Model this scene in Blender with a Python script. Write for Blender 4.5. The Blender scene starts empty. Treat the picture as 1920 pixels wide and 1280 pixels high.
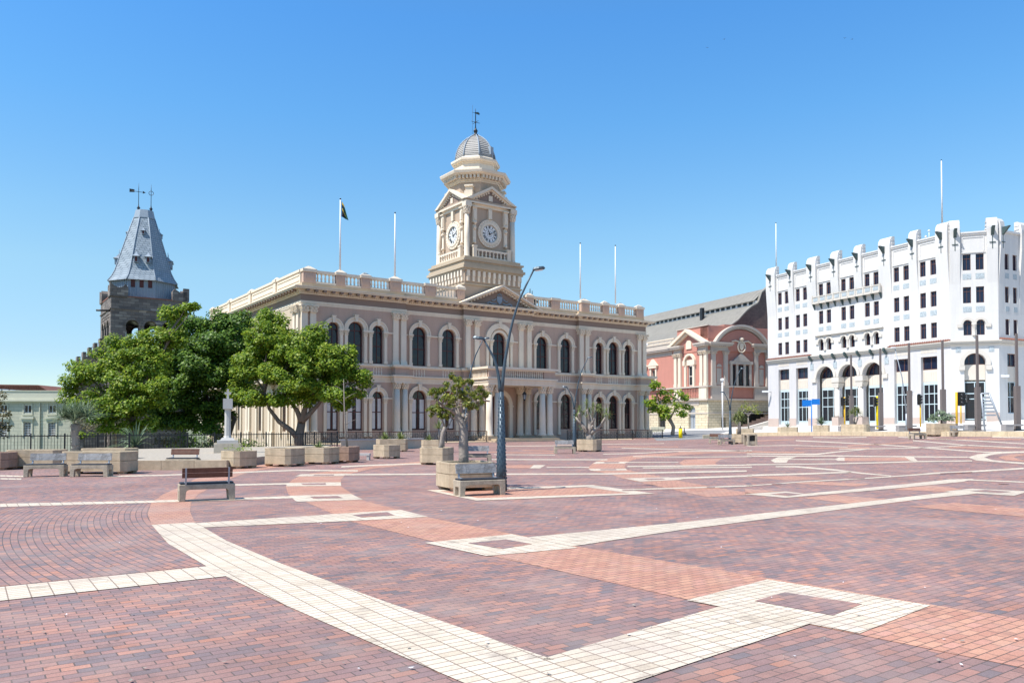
import bpy, bmesh, math, random
from math import sin, cos, pi, radians, sqrt, tan, atan2
from mathutils import Matrix, Vector, noise
random.seed(7)
S = bpy.context.scene
C = bpy.context.collection
# ------------------------------------------------------------------ camera, sky, sun, exposure
FPX, HOR, EYE = 1470.0, 791.5, 1.8
PITCH = FPX / 65000.0
CY = HOR - FPX * tan(PITCH)
cam_d = bpy.data.cameras.new("camera"); cam = bpy.data.objects.new("camera", cam_d); C.objects.link(cam)
cam.location = (0, 0, EYE); cam.rotation_euler = (pi / 2 + PITCH, 0, 0)
cam_d.sensor_fit = 'HORIZONTAL'; cam_d.sensor_width = 36.0; cam_d.lens = 36.0 * FPX / 1920
cam_d.shift_y = (CY - 640.0) / 1920.0
cam_d.clip_end = 6000; cam_d.clip_start = 0.05
S.camera = cam
SUN_EL, SUN_AZ = radians(57), radians(31.5)      # the sun stands to the left and a little behind the camera
to_sun = Vector((-cos(SUN_AZ) * cos(SUN_EL), -sin(SUN_AZ) * cos(SUN_EL), sin(SUN_EL)))
w = bpy.data.worlds.new("World"); S.world = w; w.use_nodes = True
wn = w.node_tree; bg = wn.nodes['Background']
sky = wn.nodes.new('ShaderNodeTexSky'); sky.sky_type = 'NISHITA'; sky.sun_disc = False
sky.sun_elevation = SUN_EL; sky.sun_rotation = atan2(to_sun.x, to_sun.y)
sky.altitude = 1500; sky.air_density = 1.0; sky.dust_density = 0.0; sky.ozone_density = 5.0
tcw = wn.nodes.new('ShaderNodeTexCoord'); spw = wn.nodes.new('ShaderNodeSeparateXYZ'); wn.links.new(tcw.outputs['Generated'], spw.inputs[0])
rw_ = wn.nodes.new('ShaderNodeValToRGB'); els = [(0, (.68, .62, .58)), (.08, (.71, .67, .64)), (.178, (.90, .90, .76)), (.235, (.86, .96, .86)), (.357, (.66, 1.0, 1.07)), (.46, (.57, 1.0, 1.2)), (.8, (.9, 1.0, 1.05))]
els = [(a_, (c_[0] * .97, c_[1] * 1.03, c_[2])) for a_, c_ in els]
while len(rw_.color_ramp.elements) < len(els): rw_.color_ramp.elements.new(.5)
for e_, (p_, c_) in zip(rw_.color_ramp.elements, els): e_.position = p_; e_.color = (c_[0] / 1.25, c_[1] / 1.25, c_[2] / 1.25, 1)
wn.links.new(spw.outputs[2], rw_.inputs[0])
vm = wn.nodes.new('ShaderNodeVectorMath'); vm.operation = 'MULTIPLY'; wn.links.new(sky.outputs[0], vm.inputs[0]); wn.links.new(rw_.outputs[0], vm.inputs[1])
vs_ = wn.nodes.new('ShaderNodeVectorMath'); vs_.operation = 'SCALE'; vs_.inputs['Scale'].default_value = 1.25; wn.links.new(vm.outputs[0], vs_.inputs[0])
wn.links.new(vs_.outputs[0], bg.inputs[0]); bg.inputs[1].default_value = 0.15
sd = bpy.data.lights.new("sun", 'SUN'); so = bpy.data.objects.new("sun", sd); C.objects.link(so)
sd.energy = 4.6; sd.angle = radians(0.53); sd.color = (1.0, 0.955, 0.89)
so.rotation_euler = to_sun.to_track_quat('Z', 'Y').to_euler()
S.view_settings.view_transform = 'Standard'; S.view_settings.look = 'None'
S.view_settings.exposure = 0.62; S.view_settings.gamma = 1.0

# ------------------------------------------------------------------ pixel <-> place helpers (the camera was solved from the photo)
def gz(X):
    t = X - 15.0
    return 0.025 * (t + sqrt(t * t + 16.0))
def gzl(X):                                # piecewise linear, as the ground sheet is cut
    i = math.floor(X); f = X - i
    return gz(i) * (1 - f) + gz(i + 1) * f
def ray(u, v):
    c, s = cos(PITCH), sin(PITCH); x = (u - 960) / FPX; y = (CY - v) / FPX
    d = c - y * s
    return x / d, (s + y * c) / d          # X/Y and dz/Y
def G(u, v):
    rx, rz = ray(u, v)
    Y, st = 1.0, 0.5
    while Y < 600:
        if EYE + rz * (Y + st) < gz(rx * (Y + st)):
            lo, hi = Y, Y + st
            for _ in range(30):
                m = (lo + hi) / 2
                if EYE + rz * m < gz(rx * m): hi = m
                else: lo = m
            return rx * lo, lo
        Y += st
    return rx * 300, 300.0
def at(u, v, Y):
    rx, rz = ray(u, v)
    return Vector((rx * Y, Y, EYE + rz * Y))
PA = radians(35.0)                          # the square and the town hall are turned by this angle
def PQ(X, Y): return X * cos(PA) + Y * sin(PA), -X * sin(PA) + Y * cos(PA)
def XY(p, q): return p * cos(PA) - q * sin(PA), p * sin(PA) + q * cos(PA)

# ------------------------------------------------------------------ materials
def nodes(name):
    m = bpy.data.materials.new(name); m.use_nodes = True
    nt = m.node_tree; b = nt.nodes['Principled BSDF']
    return m, nt, b
def N(nt, typ, **kw):
    n = nt.nodes.new(typ)
    for k, v in kw.items():
        if k in n.inputs: n.inputs[k].default_value = v
        else: setattr(n, k, v)
    return n
def ramp(nt, stops, interp='LINEAR'):
    r = nt.nodes.new('ShaderNodeValToRGB'); cr = r.color_ramp; cr.interpolation = interp
    while len(cr.elements) < len(stops): cr.elements.new(0.5)
    for e, (p, c) in zip(cr.elements, stops):
        e.position = p; e.color = (c[0], c[1], c[2], 1)
    return r
def mul(c, k): return tuple(x * k for x in c)
def MAT(name, col, rough=0.8, var=0.12, scale=1.2, fine=18.0, bump=0.25, metal=0.0, spec=0.3, streak=0.0):
    m, nt, b = nodes(name)
    tc = N(nt, 'ShaderNodeTexCoord')
    n1 = N(nt, 'ShaderNodeTexNoise', Scale=scale, Detail=6.0, Roughness=0.6); nt.links.new(tc.outputs['Object'], n1.inputs['Vector'])
    n2 = N(nt, 'ShaderNodeTexNoise', Scale=fine, Detail=3.0); nt.links.new(tc.outputs['Object'], n2.inputs['Vector'])
    mx = N(nt, 'ShaderNodeMix', data_type='FLOAT'); mx.inputs[0].default_value = 0.4
    nt.links.new(n1.outputs['Fac'], mx.inputs[2]); nt.links.new(n2.outputs['Fac'], mx.inputs[3])
    src = mx.outputs[0]
    if streak:
        mp = N(nt, 'ShaderNodeMapping'); mp.inputs['Scale'].default_value = (1.6, 1.6, 0.12); nt.links.new(tc.outputs['Object'], mp.inputs[0])
        n3 = N(nt, 'ShaderNodeTexNoise', Scale=1.5, Detail=5.0, Roughness=0.65); nt.links.new(mp.outputs[0], n3.inputs['Vector'])
        m2 = N(nt, 'ShaderNodeMix', data_type='FLOAT'); m2.inputs[0].default_value = streak
        nt.links.new(src, m2.inputs[2]); nt.links.new(n3.outputs['Fac'], m2.inputs[3]); src = m2.outputs[0]
    r = ramp(nt, [(0.3, mul(col, 1 - var)), (0.7, mul(col, 1 + var))])
    nt.links.new(src, r.inputs[0]); nt.links.new(r.outputs[0], b.inputs['Base Color'])
    b.inputs['Roughness'].default_value = rough; b.inputs['Metallic'].default_value = metal
    b.inputs['Specular IOR Level'].default_value = spec
    if bump:
        bp = N(nt, 'ShaderNodeBump', Strength=bump, Distance=0.02)
        nt.links.new(n2.outputs['Fac'], bp.inputs['Height']); nt.links.new(bp.outputs[0], b.inputs['Normal'])
    return m
def BRICK(name, stops, mortar, bw=0.22, bh=0.11, ms=0.006, coord='UV', offset=0.5, rough=0.75, bump=0.4, scale=1.0, blotch=0.12, swap=None, sq=1.0, sqf=2, stain=0):
    m, nt, b = nodes(name)
    tc = N(nt, 'ShaderNodeTexCoord')
    vec = tc.outputs[coord]
    if swap:
        sp = N(nt, 'ShaderNodeSeparateXYZ'); nt.links.new(vec, sp.inputs[0])
        cb = N(nt, 'ShaderNodeCombineXYZ')
        if swap == 'wall':                     # bricks on upright walls whatever way they face
            ad = N(nt, 'ShaderNodeMath', operation='ADD'); nt.links.new(sp.outputs[0], ad.inputs[0]); nt.links.new(sp.outputs[1], ad.inputs[1])
            nt.links.new(ad.outputs[0], cb.inputs[0]); nt.links.new(sp.outputs[2], cb.inputs[1])
        else:
            nt.links.new(sp.outputs[1], cb.inputs[0]); nt.links.new(sp.outputs[0], cb.inputs[1])
        vec = cb.outputs[0]
    br = N(nt, 'ShaderNodeTexBrick'); nt.links.new(vec, br.inputs['Vector'])
    br.offset = offset; br.squash = sq; br.squash_frequency = sqf
    br.inputs['Color1'].default_value = (0, 0, 0, 1); br.inputs['Color2'].default_value = (1, 1, 1, 1); br.inputs['Mortar'].default_value = (0.5, 0.5, 0.5, 1)
    for k, v in (('Scale', scale), ('Mortar Size', ms), ('Mortar Smooth', 0.1), ('Bias', 0.0), ('Brick Width', bw), ('Row Height', bh)): br.inputs[k].default_value = v
    r = ramp(nt, stops); nt.links.new(br.outputs['Color'], r.inputs[0])
    n1 = N(nt, 'ShaderNodeTexNoise', Scale=0.35, Detail=7.0, Roughness=0.65); nt.links.new(tc.outputs['Object'], n1.inputs['Vector'])
    n2 = N(nt, 'ShaderNodeTexNoise', Scale=70.0, Detail=4.0); nt.links.new(tc.outputs['Object'], n2.inputs['Vector'])
    rr = ramp(nt, [(0.3, (1 - blotch,) * 3), (0.7, (1 + blotch,) * 3)]); nt.links.new(n1.outputs['Fac'], rr.inputs[0])
    r2 = ramp(nt, [(0.3, (0.86,) * 3), (0.7, (1.14,) * 3)]); nt.links.new(n2.outputs['Fac'], r2.inputs[0])
    m1 = N(nt, 'ShaderNodeMix', data_type='RGBA', blend_type='MULTIPLY'); m1.inputs[0].default_value = 1
    nt.links.new(r.outputs[0], m1.inputs[6]); nt.links.new(rr.outputs[0], m1.inputs[7])
    m2 = N(nt, 'ShaderNodeMix', data_type='RGBA', blend_type='MULTIPLY'); m2.inputs[0].default_value = 1
    nt.links.new(m1.outputs[2], m2.inputs[6]); nt.links.new(r2.outputs[0], m2.inputs[7])
    m3 = N(nt, 'ShaderNodeMix', data_type='RGBA'); nt.links.new(br.outputs['Fac'], m3.inputs[0])
    nt.links.new(m2.outputs[2], m3.inputs[6]); m3.inputs[7].default_value = (*mortar, 1)
    if stain:                                  # worn, dusty patches, dark drips and gum spots
        for sc, dt, lo, hi, col_, amt in ((0.9, 8, .50, .72, (0.36, 0.28, 0.24), .4), (2.6, 10, .57, .70, (0.10, 0.075, 0.07), .38), (0.22, 6, .48, .66, (0.30, 0.23, 0.20), .22)):
            ns = N(nt, 'ShaderNodeTexNoise', Scale=sc, Detail=float(dt), Roughness=0.62); nt.links.new(tc.outputs['Object'], ns.inputs['Vector'])
            rs = ramp(nt, [(lo, (0, 0, 0)), (hi, (amt,) * 3)]); nt.links.new(ns.outputs['Fac'], rs.inputs[0])
            mm = N(nt, 'ShaderNodeMix', data_type='RGBA'); nt.links.new(rs.outputs[0], mm.inputs[0]); nt.links.new(m3.outputs[2], mm.inputs[6]); mm.inputs[7].default_value = (*col_, 1); m3 = mm
        vo = N(nt, 'ShaderNodeTexVoronoi', Scale=2.2); nt.links.new(tc.outputs['Object'], vo.inputs['Vector'])
        rv = ramp(nt, [(0.035, (.55,) * 3), (0.06, (0,) * 3)]); nt.links.new(vo.outputs['Distance'], rv.inputs[0])
        mm = N(nt, 'ShaderNodeMix', data_type='RGBA'); nt.links.new(rv.outputs[0], mm.inputs[0]); nt.links.new(m3.outputs[2], mm.inputs[6]); mm.inputs[7].default_value = (0.06, 0.05, 0.05, 1); m3 = mm
    nt.links.new(m3.outputs[2], b.inputs['Base Color']); b.inputs['Roughness'].default_value = rough
    b.inputs['Specular IOR Level'].default_value = 0.3
    if bump:
        iv = N(nt, 'ShaderNodeMath', operation='MULTIPLY_ADD'); nt.links.new(br.outputs['Fac'], iv.inputs[0]); iv.inputs[1].default_value = -1.0
        nt.links.new(n2.outputs['Fac'], iv.inputs[2])
        bp = N(nt, 'ShaderNodeBump', Strength=bump, Distance=0.006); nt.links.new(iv.outputs[0], bp.inputs['Height']); nt.links.new(bp.outputs[0], b.inputs['Normal'])
    return m
def LEAF(name, stops, trans=0.35, rough=0.5):
    m, nt, b = nodes(name)
    g = N(nt, 'ShaderNodeNewGeometry')
    r = ramp(nt, stops); nt.links.new(g.outputs['Random Per Island'], r.inputs[0])
    nt.links.new(r.outputs[0], b.inputs['Base Color']); b.inputs['Roughness'].default_value = rough
    b.inputs['Specular IOR Level'].default_value = 0.35
    tr = N(nt, 'ShaderNodeBsdfTranslucent'); nt.links.new(r.outputs[0], tr.inputs[0])
    mx = N(nt, 'ShaderNodeMixShader'); mx.inputs[0].default_value = trans
    nt.links.new(b.outputs[0], mx.inputs[1]); nt.links.new(tr.outputs[0], mx.inputs[2])
    nt.links.new(mx.outputs[0], nt.nodes['Material Output'].inputs[0])
    return m
def GLASS(name, col=(0.025, 0.03, 0.04), rough=0.04, wob=0.35, sp=0.6):
    m, nt, b = nodes(name)
    b.inputs['Base Color'].default_value = (*col, 1); b.inputs['Roughness'].default_value = rough
    b.inputs['Specular IOR Level'].default_value = sp
    tc = N(nt, 'ShaderNodeTexCoord'); n = N(nt, 'ShaderNodeTexNoise', Scale=1.4, Detail=2.0); nt.links.new(tc.outputs['Object'], n.inputs['Vector'])
    bp = N(nt, 'ShaderNodeBump', Strength=wob, Distance=0.05); nt.links.new(n.outputs['Fac'], bp.inputs['Height']); nt.links.new(bp.outputs[0], b.inputs['Normal'])
    return m
TERRA = [(0.0, (0.40, 0.205, 0.15)), (0.16, (0.30, 0.165, 0.14)), (0.34, (0.225, 0.15, 0.145)), (0.5, (0.33, 0.185, 0.15)), (0.68, (0.26, 0.16, 0.145)), (0.85, (0.165, 0.135, 0.14)), (1.0, (0.38, 0.18, 0.125))]
M = dict(
    pave=BRICK('brick_paving', TERRA, (0.115, 0.085, 0.075), ms=0.0055, bw=0.2, bh=0.1, blotch=0.2, stain=1),
    pavec=BRICK('curved_brick_paving', TERRA, (0.095, 0.075, 0.07), ms=0.0065, bw=0.2, bh=0.1, swap='uv', blotch=0.2, stain=1),
    pink=BRICK('salmon_paving', [(0, (0.44, 0.225, 0.155)), (0.3, (0.50, 0.27, 0.18)), (0.7, (0.41, 0.20, 0.14)), (1, (0.48, 0.25, 0.185))], (0.15, 0.095, 0.075), ms=0.006, bw=0.2, bh=0.1, blotch=0.12, stain=1),
    cream=BRICK('cream_paving', [(0, (0.575, 0.49, 0.375)), (0.5, (0.62, 0.535, 0.425)), (1, (0.52, 0.435, 0.325))], (0.24, 0.18, 0.135), ms=0.0065, bw=0.2, bh=0.1, offset=0.0, blotch=0.1, stain=1),
    asphalt=MAT('asphalt', (0.22, 0.22, 0.22), 0.9, 0.15, 0.3, 40), concrete=MAT('pale_paving', (0.62, 0.59, 0.54), 0.85, 0.08, 0.4, 20),
    gravel=MAT('gravel', (0.38, 0.335, 0.27), 0.95, 0.35, 6, 45, bump=0.8), kerb=MAT('kerb_stone', (0.56, 0.46, 0.31), 0.9, 0.25, 3, 25, bump=0.5),
    earth=MAT('earth', (0.12, 0.10, 0.06), 0.95, 0.4, 2, 20), lowland=MAT('far_ground', (0.16, 0.17, 0.10), 0.95, 0.3, 0.1, 4),
    # town hall
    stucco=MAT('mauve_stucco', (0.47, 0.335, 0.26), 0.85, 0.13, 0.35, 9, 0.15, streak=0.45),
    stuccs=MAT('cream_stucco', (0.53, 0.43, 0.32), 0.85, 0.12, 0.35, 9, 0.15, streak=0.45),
    stucct=MAT('tower_stucco', (0.43, 0.33, 0.245), 0.85, 0.07, 0.35, 9, 0.15, streak=0.5),
    trim=MAT('cream_trim', (0.70, 0.60, 0.47), 0.8, 0.13, 0.8, 12, 0.15, streak=0.4),
    trimd=MAT('tan_plinth', (0.44, 0.35, 0.245), 0.85, 0.12, 0.8, 12, 0.2, streak=0.5),
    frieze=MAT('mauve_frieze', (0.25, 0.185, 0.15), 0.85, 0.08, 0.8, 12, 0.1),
    maroon=MAT('maroon_frame', (0.085, 0.022, 0.02), 0.5, 0.15, 2, 10, 0.05),
    glass=GLASS('window_glass', (0.016, 0.016, 0.02), .05, .5, .45), curtain=MAT('curtain', (0.62, 0.60, 0.58), 0.9, 0.1, 3, 9, 0),
    slate=BRICK('slate_tiles', [(0, (0.24, 0.29, 0.33)), (1, (0.31, 0.36, 0.40))], (0.13, 0.16, 0.19), bw=0.45, bh=0.3, ms=0.03, coord='Object', swap='wall', scale=1.0, blotch=0.08),
    lead=MAT('grey_lead', (0.27, 0.32, 0.37), 0.55, 0.1, 0.5, 8, 0.1, streak=0.4), domelead=MAT('dome_slate', (0.38, 0.36, 0.33), 0.6, 0.15, 1.5, 10, 0.2),
    iron=MAT('black_iron', (0.012, 0.013, 0.016), 0.45, 0.2, 4, 20, 0.1, spec=0.5), clock=MAT('clock_face', (0.72, 0.72, 0.70), 0.5, 0.04, 3, 10, 0),
    redrail=MAT('rust_handrail', (0.16, 0.05, 0.03), 0.6, 0.2),
    whitel=MAT('greyish_white_paint', (0.52, 0.505, 0.50), 0.75, 0.12, 0.35, 9, 0.1, streak=0.5),
    white=MAT('white_paint', (0.60, 0.585, 0.56), 0.75, 0.10, 0.35, 9, 0.1, streak=0.5), white2=MAT('warm_white_render', (0.57, 0.53, 0.47), 0.8, 0.06, 0.5, 9, 0.15, streak=0.4),
    whiteorn=MAT('pale_blue_panel', (0.37, 0.42, 0.44), 0.8, 0.5, 9, 14, 0.9), beige=MAT('beige_panel', (0.60, 0.54, 0.46), 0.8, 0.06, 1, 9, 0.2),
    tile=MAT('red_roof_tile', (0.23, 0.10, 0.07), 0.8, 0.2, 3, 12, 0.3), bronze=MAT('green_bronze', (0.055, 0.085, 0.085), 0.55, 0.2, 3, 12, 0.1),
    brown=MAT('brown_frame', (0.12, 0.055, 0.045), 0.5, 0.1), paleblue=MAT('pale_blue_frame', (0.50, 0.60, 0.63), 0.5, 0.05), glass2=GLASS('blue_glass', (0.012, 0.018, 0.04), .06, .5, .4),
    glass3=GLASS('shop_glass', (0.018, 0.019, 0.024), 0.08, .5, .3), plinth=MAT('pinkish_stone', (0.46, 0.37, 0.32), 0.8, 0.08, 1, 10, 0.2),
    pinkw=MAT('salmon_wall', (0.48, 0.215, 0.165), 0.85, 0.11, 0.5, 9, 0.15, streak=0.5), stone=BRICK('yellow_ashlar', [(0, (0.52, 0.45, 0.31)), (1, (0.60, 0.52, 0.37))], (0.27, 0.22, 0.15), bw=1.0, bh=0.42, ms=0.025, coord='Object', swap='wall', blotch=0.08),
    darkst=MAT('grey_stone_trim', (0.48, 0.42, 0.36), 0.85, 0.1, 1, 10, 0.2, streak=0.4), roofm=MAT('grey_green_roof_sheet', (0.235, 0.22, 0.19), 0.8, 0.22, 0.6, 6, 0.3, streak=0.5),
    gable=BRICK('dark_gable_brick', [(0, (0.12, 0.085, 0.075)), (1, (0.17, 0.12, 0.10))], (0.08, 0.06, 0.055), bw=0.5, bh=0.2, ms=0.02, coord='Object', swap='wall'),
    rub=BRICK('dark_sandstone', [(0, (0.15, 0.125, 0.11)), (0.5, (0.21, 0.175, 0.15)), (0.8, (0.12, 0.10, 0.09)), (1, (0.34, 0.29, 0.245))], (0.10, 0.08, 0.07), bw=0.9, bh=0.34, ms=0.02, coord='Object', swap='wall', blotch=0.2),
    green=BRICK('pale_green_masonry', [(0, (0.46, 0.455, 0.35)), (1, (0.51, 0.495, 0.385))], (0.34, 0.35, 0.28), bw=1.2, bh=0.5, ms=0.03, coord='Object', swap='wall', blotch=0.06),
    greent=MAT('cream_green_trim', (0.55, 0.54, 0.43), 0.8, 0.06),
    # furniture
    agg=MAT('exposed_aggregate', (0.48, 0.38, 0.26), 0.95, 0.38, 4, 60, 1.0, streak=0.35), aggr=MAT('reddish_aggregate', (0.36, 0.235, 0.17), 0.95, 0.3, 5, 75, 0.9), benchc=MAT('weathered_concrete', (0.38, 0.32, 0.24), 0.9, 0.42, 4, 40, 0.6),
    oldwood=MAT('weathered_grey_wood', (0.27, 0.265, 0.26), 0.85, 0.5, 7, 30, 0.6), redwood=MAT('worn_brown_wood', (0.13, 0.058, 0.038), 0.6, 0.35, 6, 30, 0.4), blackwood=MAT('dark_slats', (0.035, 0.04, 0.05), 0.5, 0.3, 6, 30, 0.3),
    steel=MAT('bluish_steel', (0.06, 0.085, 0.105), 0.42, 0.15, 3, 20, 0.1, metal=0.4, spec=0.5), galv=MAT('galvanised', (0.33, 0.36, 0.39), 0.5, 0.12, 3, 12, 0.05, metal=0.3), wpole=MAT('white_pole', (0.75, 0.75, 0.75), 0.5, 0.04),
    mast=MAT('brown_grey_mast', (0.15, 0.125, 0.115), 0.6, 0.1), yel=MAT('yellow_paint', (0.62, 0.36, 0.02), 0.5, 0.08), yelb=MAT('bright_yellow_paint', (0.85, 0.62, 0.0), 0.45, 0.05),
    blue=MAT('blue_sign', (0.01, 0.17, 0.55), 0.4, 0.04), lens=MAT('dark_lens', (0.02, 0.02, 0.02), 0.3, 0.1), granite=MAT('grey_granite', (0.27, 0.25, 0.24), 0.8, 0.15, 5, 60),
    monu=MAT('pale_monument_stone', (0.46, 0.44, 0.41), 0.8, 0.08, 2, 14, 0.2, streak=0.3), monub=MAT('tan_monument_stone', (0.50, 0.43, 0.33), 0.85, 0.15, 1.5, 10, 0.3),
    bark=MAT('bark', (0.17, 0.135, 0.105), 0.9, 0.35, 5, 24, 0.9), barkg=MAT('grey_bark', (0.27, 0.23, 0.195), 0.9, 0.5, 7, 22, 1.0, streak=0.4), barkd=MAT('dark_bark', (0.085, 0.068, 0.055), 0.9, 0.35, 5, 24, 0.8),
    leafA=LEAF('leaf_dark', [(0, (0.035, 0.085, 0.014)), (0.5, (0.09, 0.18, 0.022)), (0.85, (0.15, 0.27, 0.025)), (1, (0.26, 0.37, 0.035))], 0.4),
    leafB=LEAF('leaf_bright', [(0, (0.06, 0.13, 0.012)), (0.4, (0.16, 0.27, 0.02)), (0.8, (0.32, 0.42, 0.03)), (1, (0.42, 0.47, 0.06))], 0.5),
    leafC=LEAF('leaf_dry', [(0, (0.10, 0.10, 0.045)), (1, (0.17, 0.14, 0.06))], 0.3),
    leafD=LEAF('leaf_olive', [(0, (0.07, 0.11, 0.02)), (0.5, (0.17, 0.21, 0.035)), (0.9, (0.32, 0.33, 0.05)), (1, (0.42, 0.36, 0.08))], 0.4),
    leafE=LEAF('leaf_blade', [(0, (0.10, 0.14, 0.04)), (1, (0.30, 0.34, 0.12))], 0.3), leafF=LEAF('leaf_grey_blade', [(0, (0.10, 0.15, 0.085)), (1, (0.26, 0.33, 0.20))], 0.25),
    fgreen=MAT('flag_green', (0.012, 0.06, 0.04), 0.8, 0.1), fdark=MAT('flag_dark', (0.01, 0.012, 0.03), 0.8, 0.1), fgold=MAT('flag_gold', (0.55, 0.38, 0.04), 0.8, 0.1), fred=MAT('flag_red', (0.35, 0.04, 0.03), 0.8, 0.1),
    bird=MAT('bird', (0.02, 0.02, 0.02), 0.8, 0.1),
)

# ------------------------------------------------------------------ mesh builder
class MB:
    def __init__(s, T=None): s.v = []; s.f = []; s.mi = []; s.sm = []; s.T = T; s.m = 0; s.uv = None
    def add(s, vs, fs, smooth=False):
        o = len(s.v)
        for p in vs:
            p = Vector(p)
            s.v.append(tuple(s.T @ p) if s.T else tuple(p))
        for f in fs:
            s.f.append([i + o for i in f]); s.mi.append(s.m); s.sm.append(smooth)
    def box(s, x0, x1, y0, y1, z0, z1):
        s.add([(x0, y0, z0), (x1, y0, z0), (x1, y1, z0), (x0, y1, z0), (x0, y0, z1), (x1, y0, z1), (x1, y1, z1), (x0, y1, z1)],
              [(0, 3, 2, 1), (4, 5, 6, 7), (0, 1, 5, 4), (1, 2, 6, 5), (2, 3, 7, 6), (3, 0, 4, 7)])
    def prism(s, pts, a, b, ax='z', smooth=False):
        def P(p, h): return (p[0], p[1], h) if ax == 'z' else ((p[0], h, p[1]) if ax == 'y' else (h, p[0], p[1]))
        n = len(pts)
        s.add([P(p, a) for p in pts] + [P(p, b) for p in pts],
              [tuple(range(n))[::-1], tuple(range(n, 2 * n))] + [(i, (i + 1) % n, (i + 1) % n + n, i + n) for i in range(n)], smooth)
    def frust(s, cx, cy, z0, z1, a0, b0, a1, b1):     # tapered box
        s.add([(cx - a0, cy - b0, z0), (cx + a0, cy - b0, z0), (cx + a0, cy + b0, z0), (cx - a0, cy + b0, z0),
               (cx - a1, cy - b1, z1), (cx + a1, cy - b1, z1), (cx + a1, cy + b1, z1), (cx - a1, cy + b1, z1)],
              [(0, 3, 2, 1), (4, 5, 6, 7), (0, 1, 5, 4), (1, 2, 6, 5), (2, 3, 7, 6), (3, 0, 4, 7)])
    def lathe(s, cx, cy, prof, n=12, a0=0.0, smooth=True, half=False):
        vs = []; fs = []; k = len(prof)
        for i in range(n):
            a = a0 + 2 * pi * i / n
            for r, z in prof: vs.append((cx + r * cos(a), cy + r * sin(a), z))
        for i in range(n):
            j = (i + 1) % n
            for q in range(k - 1): fs.append((i * k + q, j * k + q, j * k + q + 1, i * k + q + 1))
        fs.append(tuple(i * k for i in range(n))[::-1]); fs.append(tuple(i * k + k - 1 for i in range(n)))
        s.add(vs, fs, smooth)
    def tube(s, pts, rad, n=8, smooth=True):
        pts = [Vector(p) for p in pts]
        if not isinstance(rad, (list, tuple)): rad = [rad] * len(pts)
        vs = []; fs = []; up = None
        for i, p in enumerate(pts):
            t = (pts[min(i + 1, len(pts) - 1)] - pts[max(i - 1, 0)])
            if t.length < 1e-9: t = Vector((0, 0, 1))
            t.normalize()
            if up is None:
                up = t.orthogonal().normalized()
            else:
                up = (up - t * up.dot(t));
                up = up.normalized() if up.length > 1e-6 else t.orthogonal().normalized()
            b = t.cross(up)
            for k in range(n):
                a = 2 * pi * k / n; vs.append(p + (up * cos(a) + b * sin(a)) * rad[i])
        m = len(pts)
        for i in range(m - 1):
            for k in range(n):
                fs.append((i * n + k, i * n + (k + 1) % n, (i + 1) * n + (k + 1) % n, (i + 1) * n + k))
        fs.append(tuple(range(n))[::-1]); fs.append(tuple((m - 1) * n + k for k in range(n)))
        s.add(vs, fs, smooth)
    def build(s, name, mats, parent=None, loc=None, rz=0.0):
        me = bpy.data.meshes.new(name); me.from_pydata(s.v, [], s.f)
        if not isinstance(mats, (list, tuple)): mats = [mats]
        for m in mats: me.materials.append(M[m] if isinstance(m, str) else m)
        me.polygons.foreach_set('material_index', s.mi); me.polygons.foreach_set('use_smooth', s.sm)
        if s.uv:
            ul = me.uv_layers.new(name='UVMap')
            ul.data.foreach_set('uv', [c for li in me.loops for c in s.uv[li.vertex_index]])
        me.update(); o = bpy.data.objects.new(name, me); C.objects.link(o)
        if parent: o.parent = parent
        if loc: o.location = loc
        if rz: o.rotation_euler = (0, 0, rz)
        return o
def tag(o, label, cat, group=None, kind=None):
    if label: o['label'] = label
    if cat: o['category'] = cat
    if group: o['group'] = group
    if kind: o['kind'] = kind
    return o
def thing(name, label, cat, loc=(0, 0, 0), rz=0.0, group=None):
    o = bpy.data.objects.new(name, None); C.objects.link(o); o.location = loc; o.rotation_euler = (0, 0, rz)
    return tag(o, label, cat, group)
def copy_tree(o, parent=None):
    c = o.copy(); C.objects.link(c); c.parent = parent
    for ch in [x for x in bpy.data.objects if x.parent == o]: copy_tree(ch, c)
    return c
def arc(cx, cz, r, n=12, a0=pi, a1=0.0): return [(cx + r * cos(a0 + (a1 - a0) * i / n), cz + r * sin(a0 + (a1 - a0) * i / n)) for i in range(n + 1)]
# a wall panel with openings: opening = (xa, xb, z bottom, z spring, arched)
def panel(mb, x0, x1, z0, z1, y, ops, depth, na=12):
    x = x0
    def q(a, b, c, d): mb.add([a, b, c, d], [(0, 1, 2, 3)])
    for (xa, xb, zb, zs, ar) in sorted(ops):
        if xa > x + 1e-5: q((x, y, z0), (xa, y, z0), (xa, y, z1), (x, y, z1))
        if zb > z0 + 1e-5: q((xa, y, z0), (xb, y, z0), (xb, y, zb), (xa, y, zb)); q((xa, y, zb), (xb, y, zb), (xb, y + depth, zb), (xa, y + depth, zb))
        top = arc((xa + xb) / 2, zs, (xb - xa) / 2, na) if ar else [(xa, zs), (xb, zs)]
        for (a, za), (b, zbb) in zip(top, top[1:]):
            q((a, y, za), (b, y, zbb), (b, y, z1), (a, y, z1)); q((a, y, za), (a, y + depth, za), (b, y + depth, zbb), (b, y, zbb))
        q((xa, y, zb), (xa, y + depth, zb), (xa, y + depth, zs), (xa, y, zs)); q((xb, y, zb), (xb, y, zs), (xb, y + depth, zs), (xb, y + depth, zb))
        x = xb
    if x1 > x + 1e-5: q((x, y, z0), (x1, y, z0), (x1, y, z1), (x, y, z1))
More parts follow.
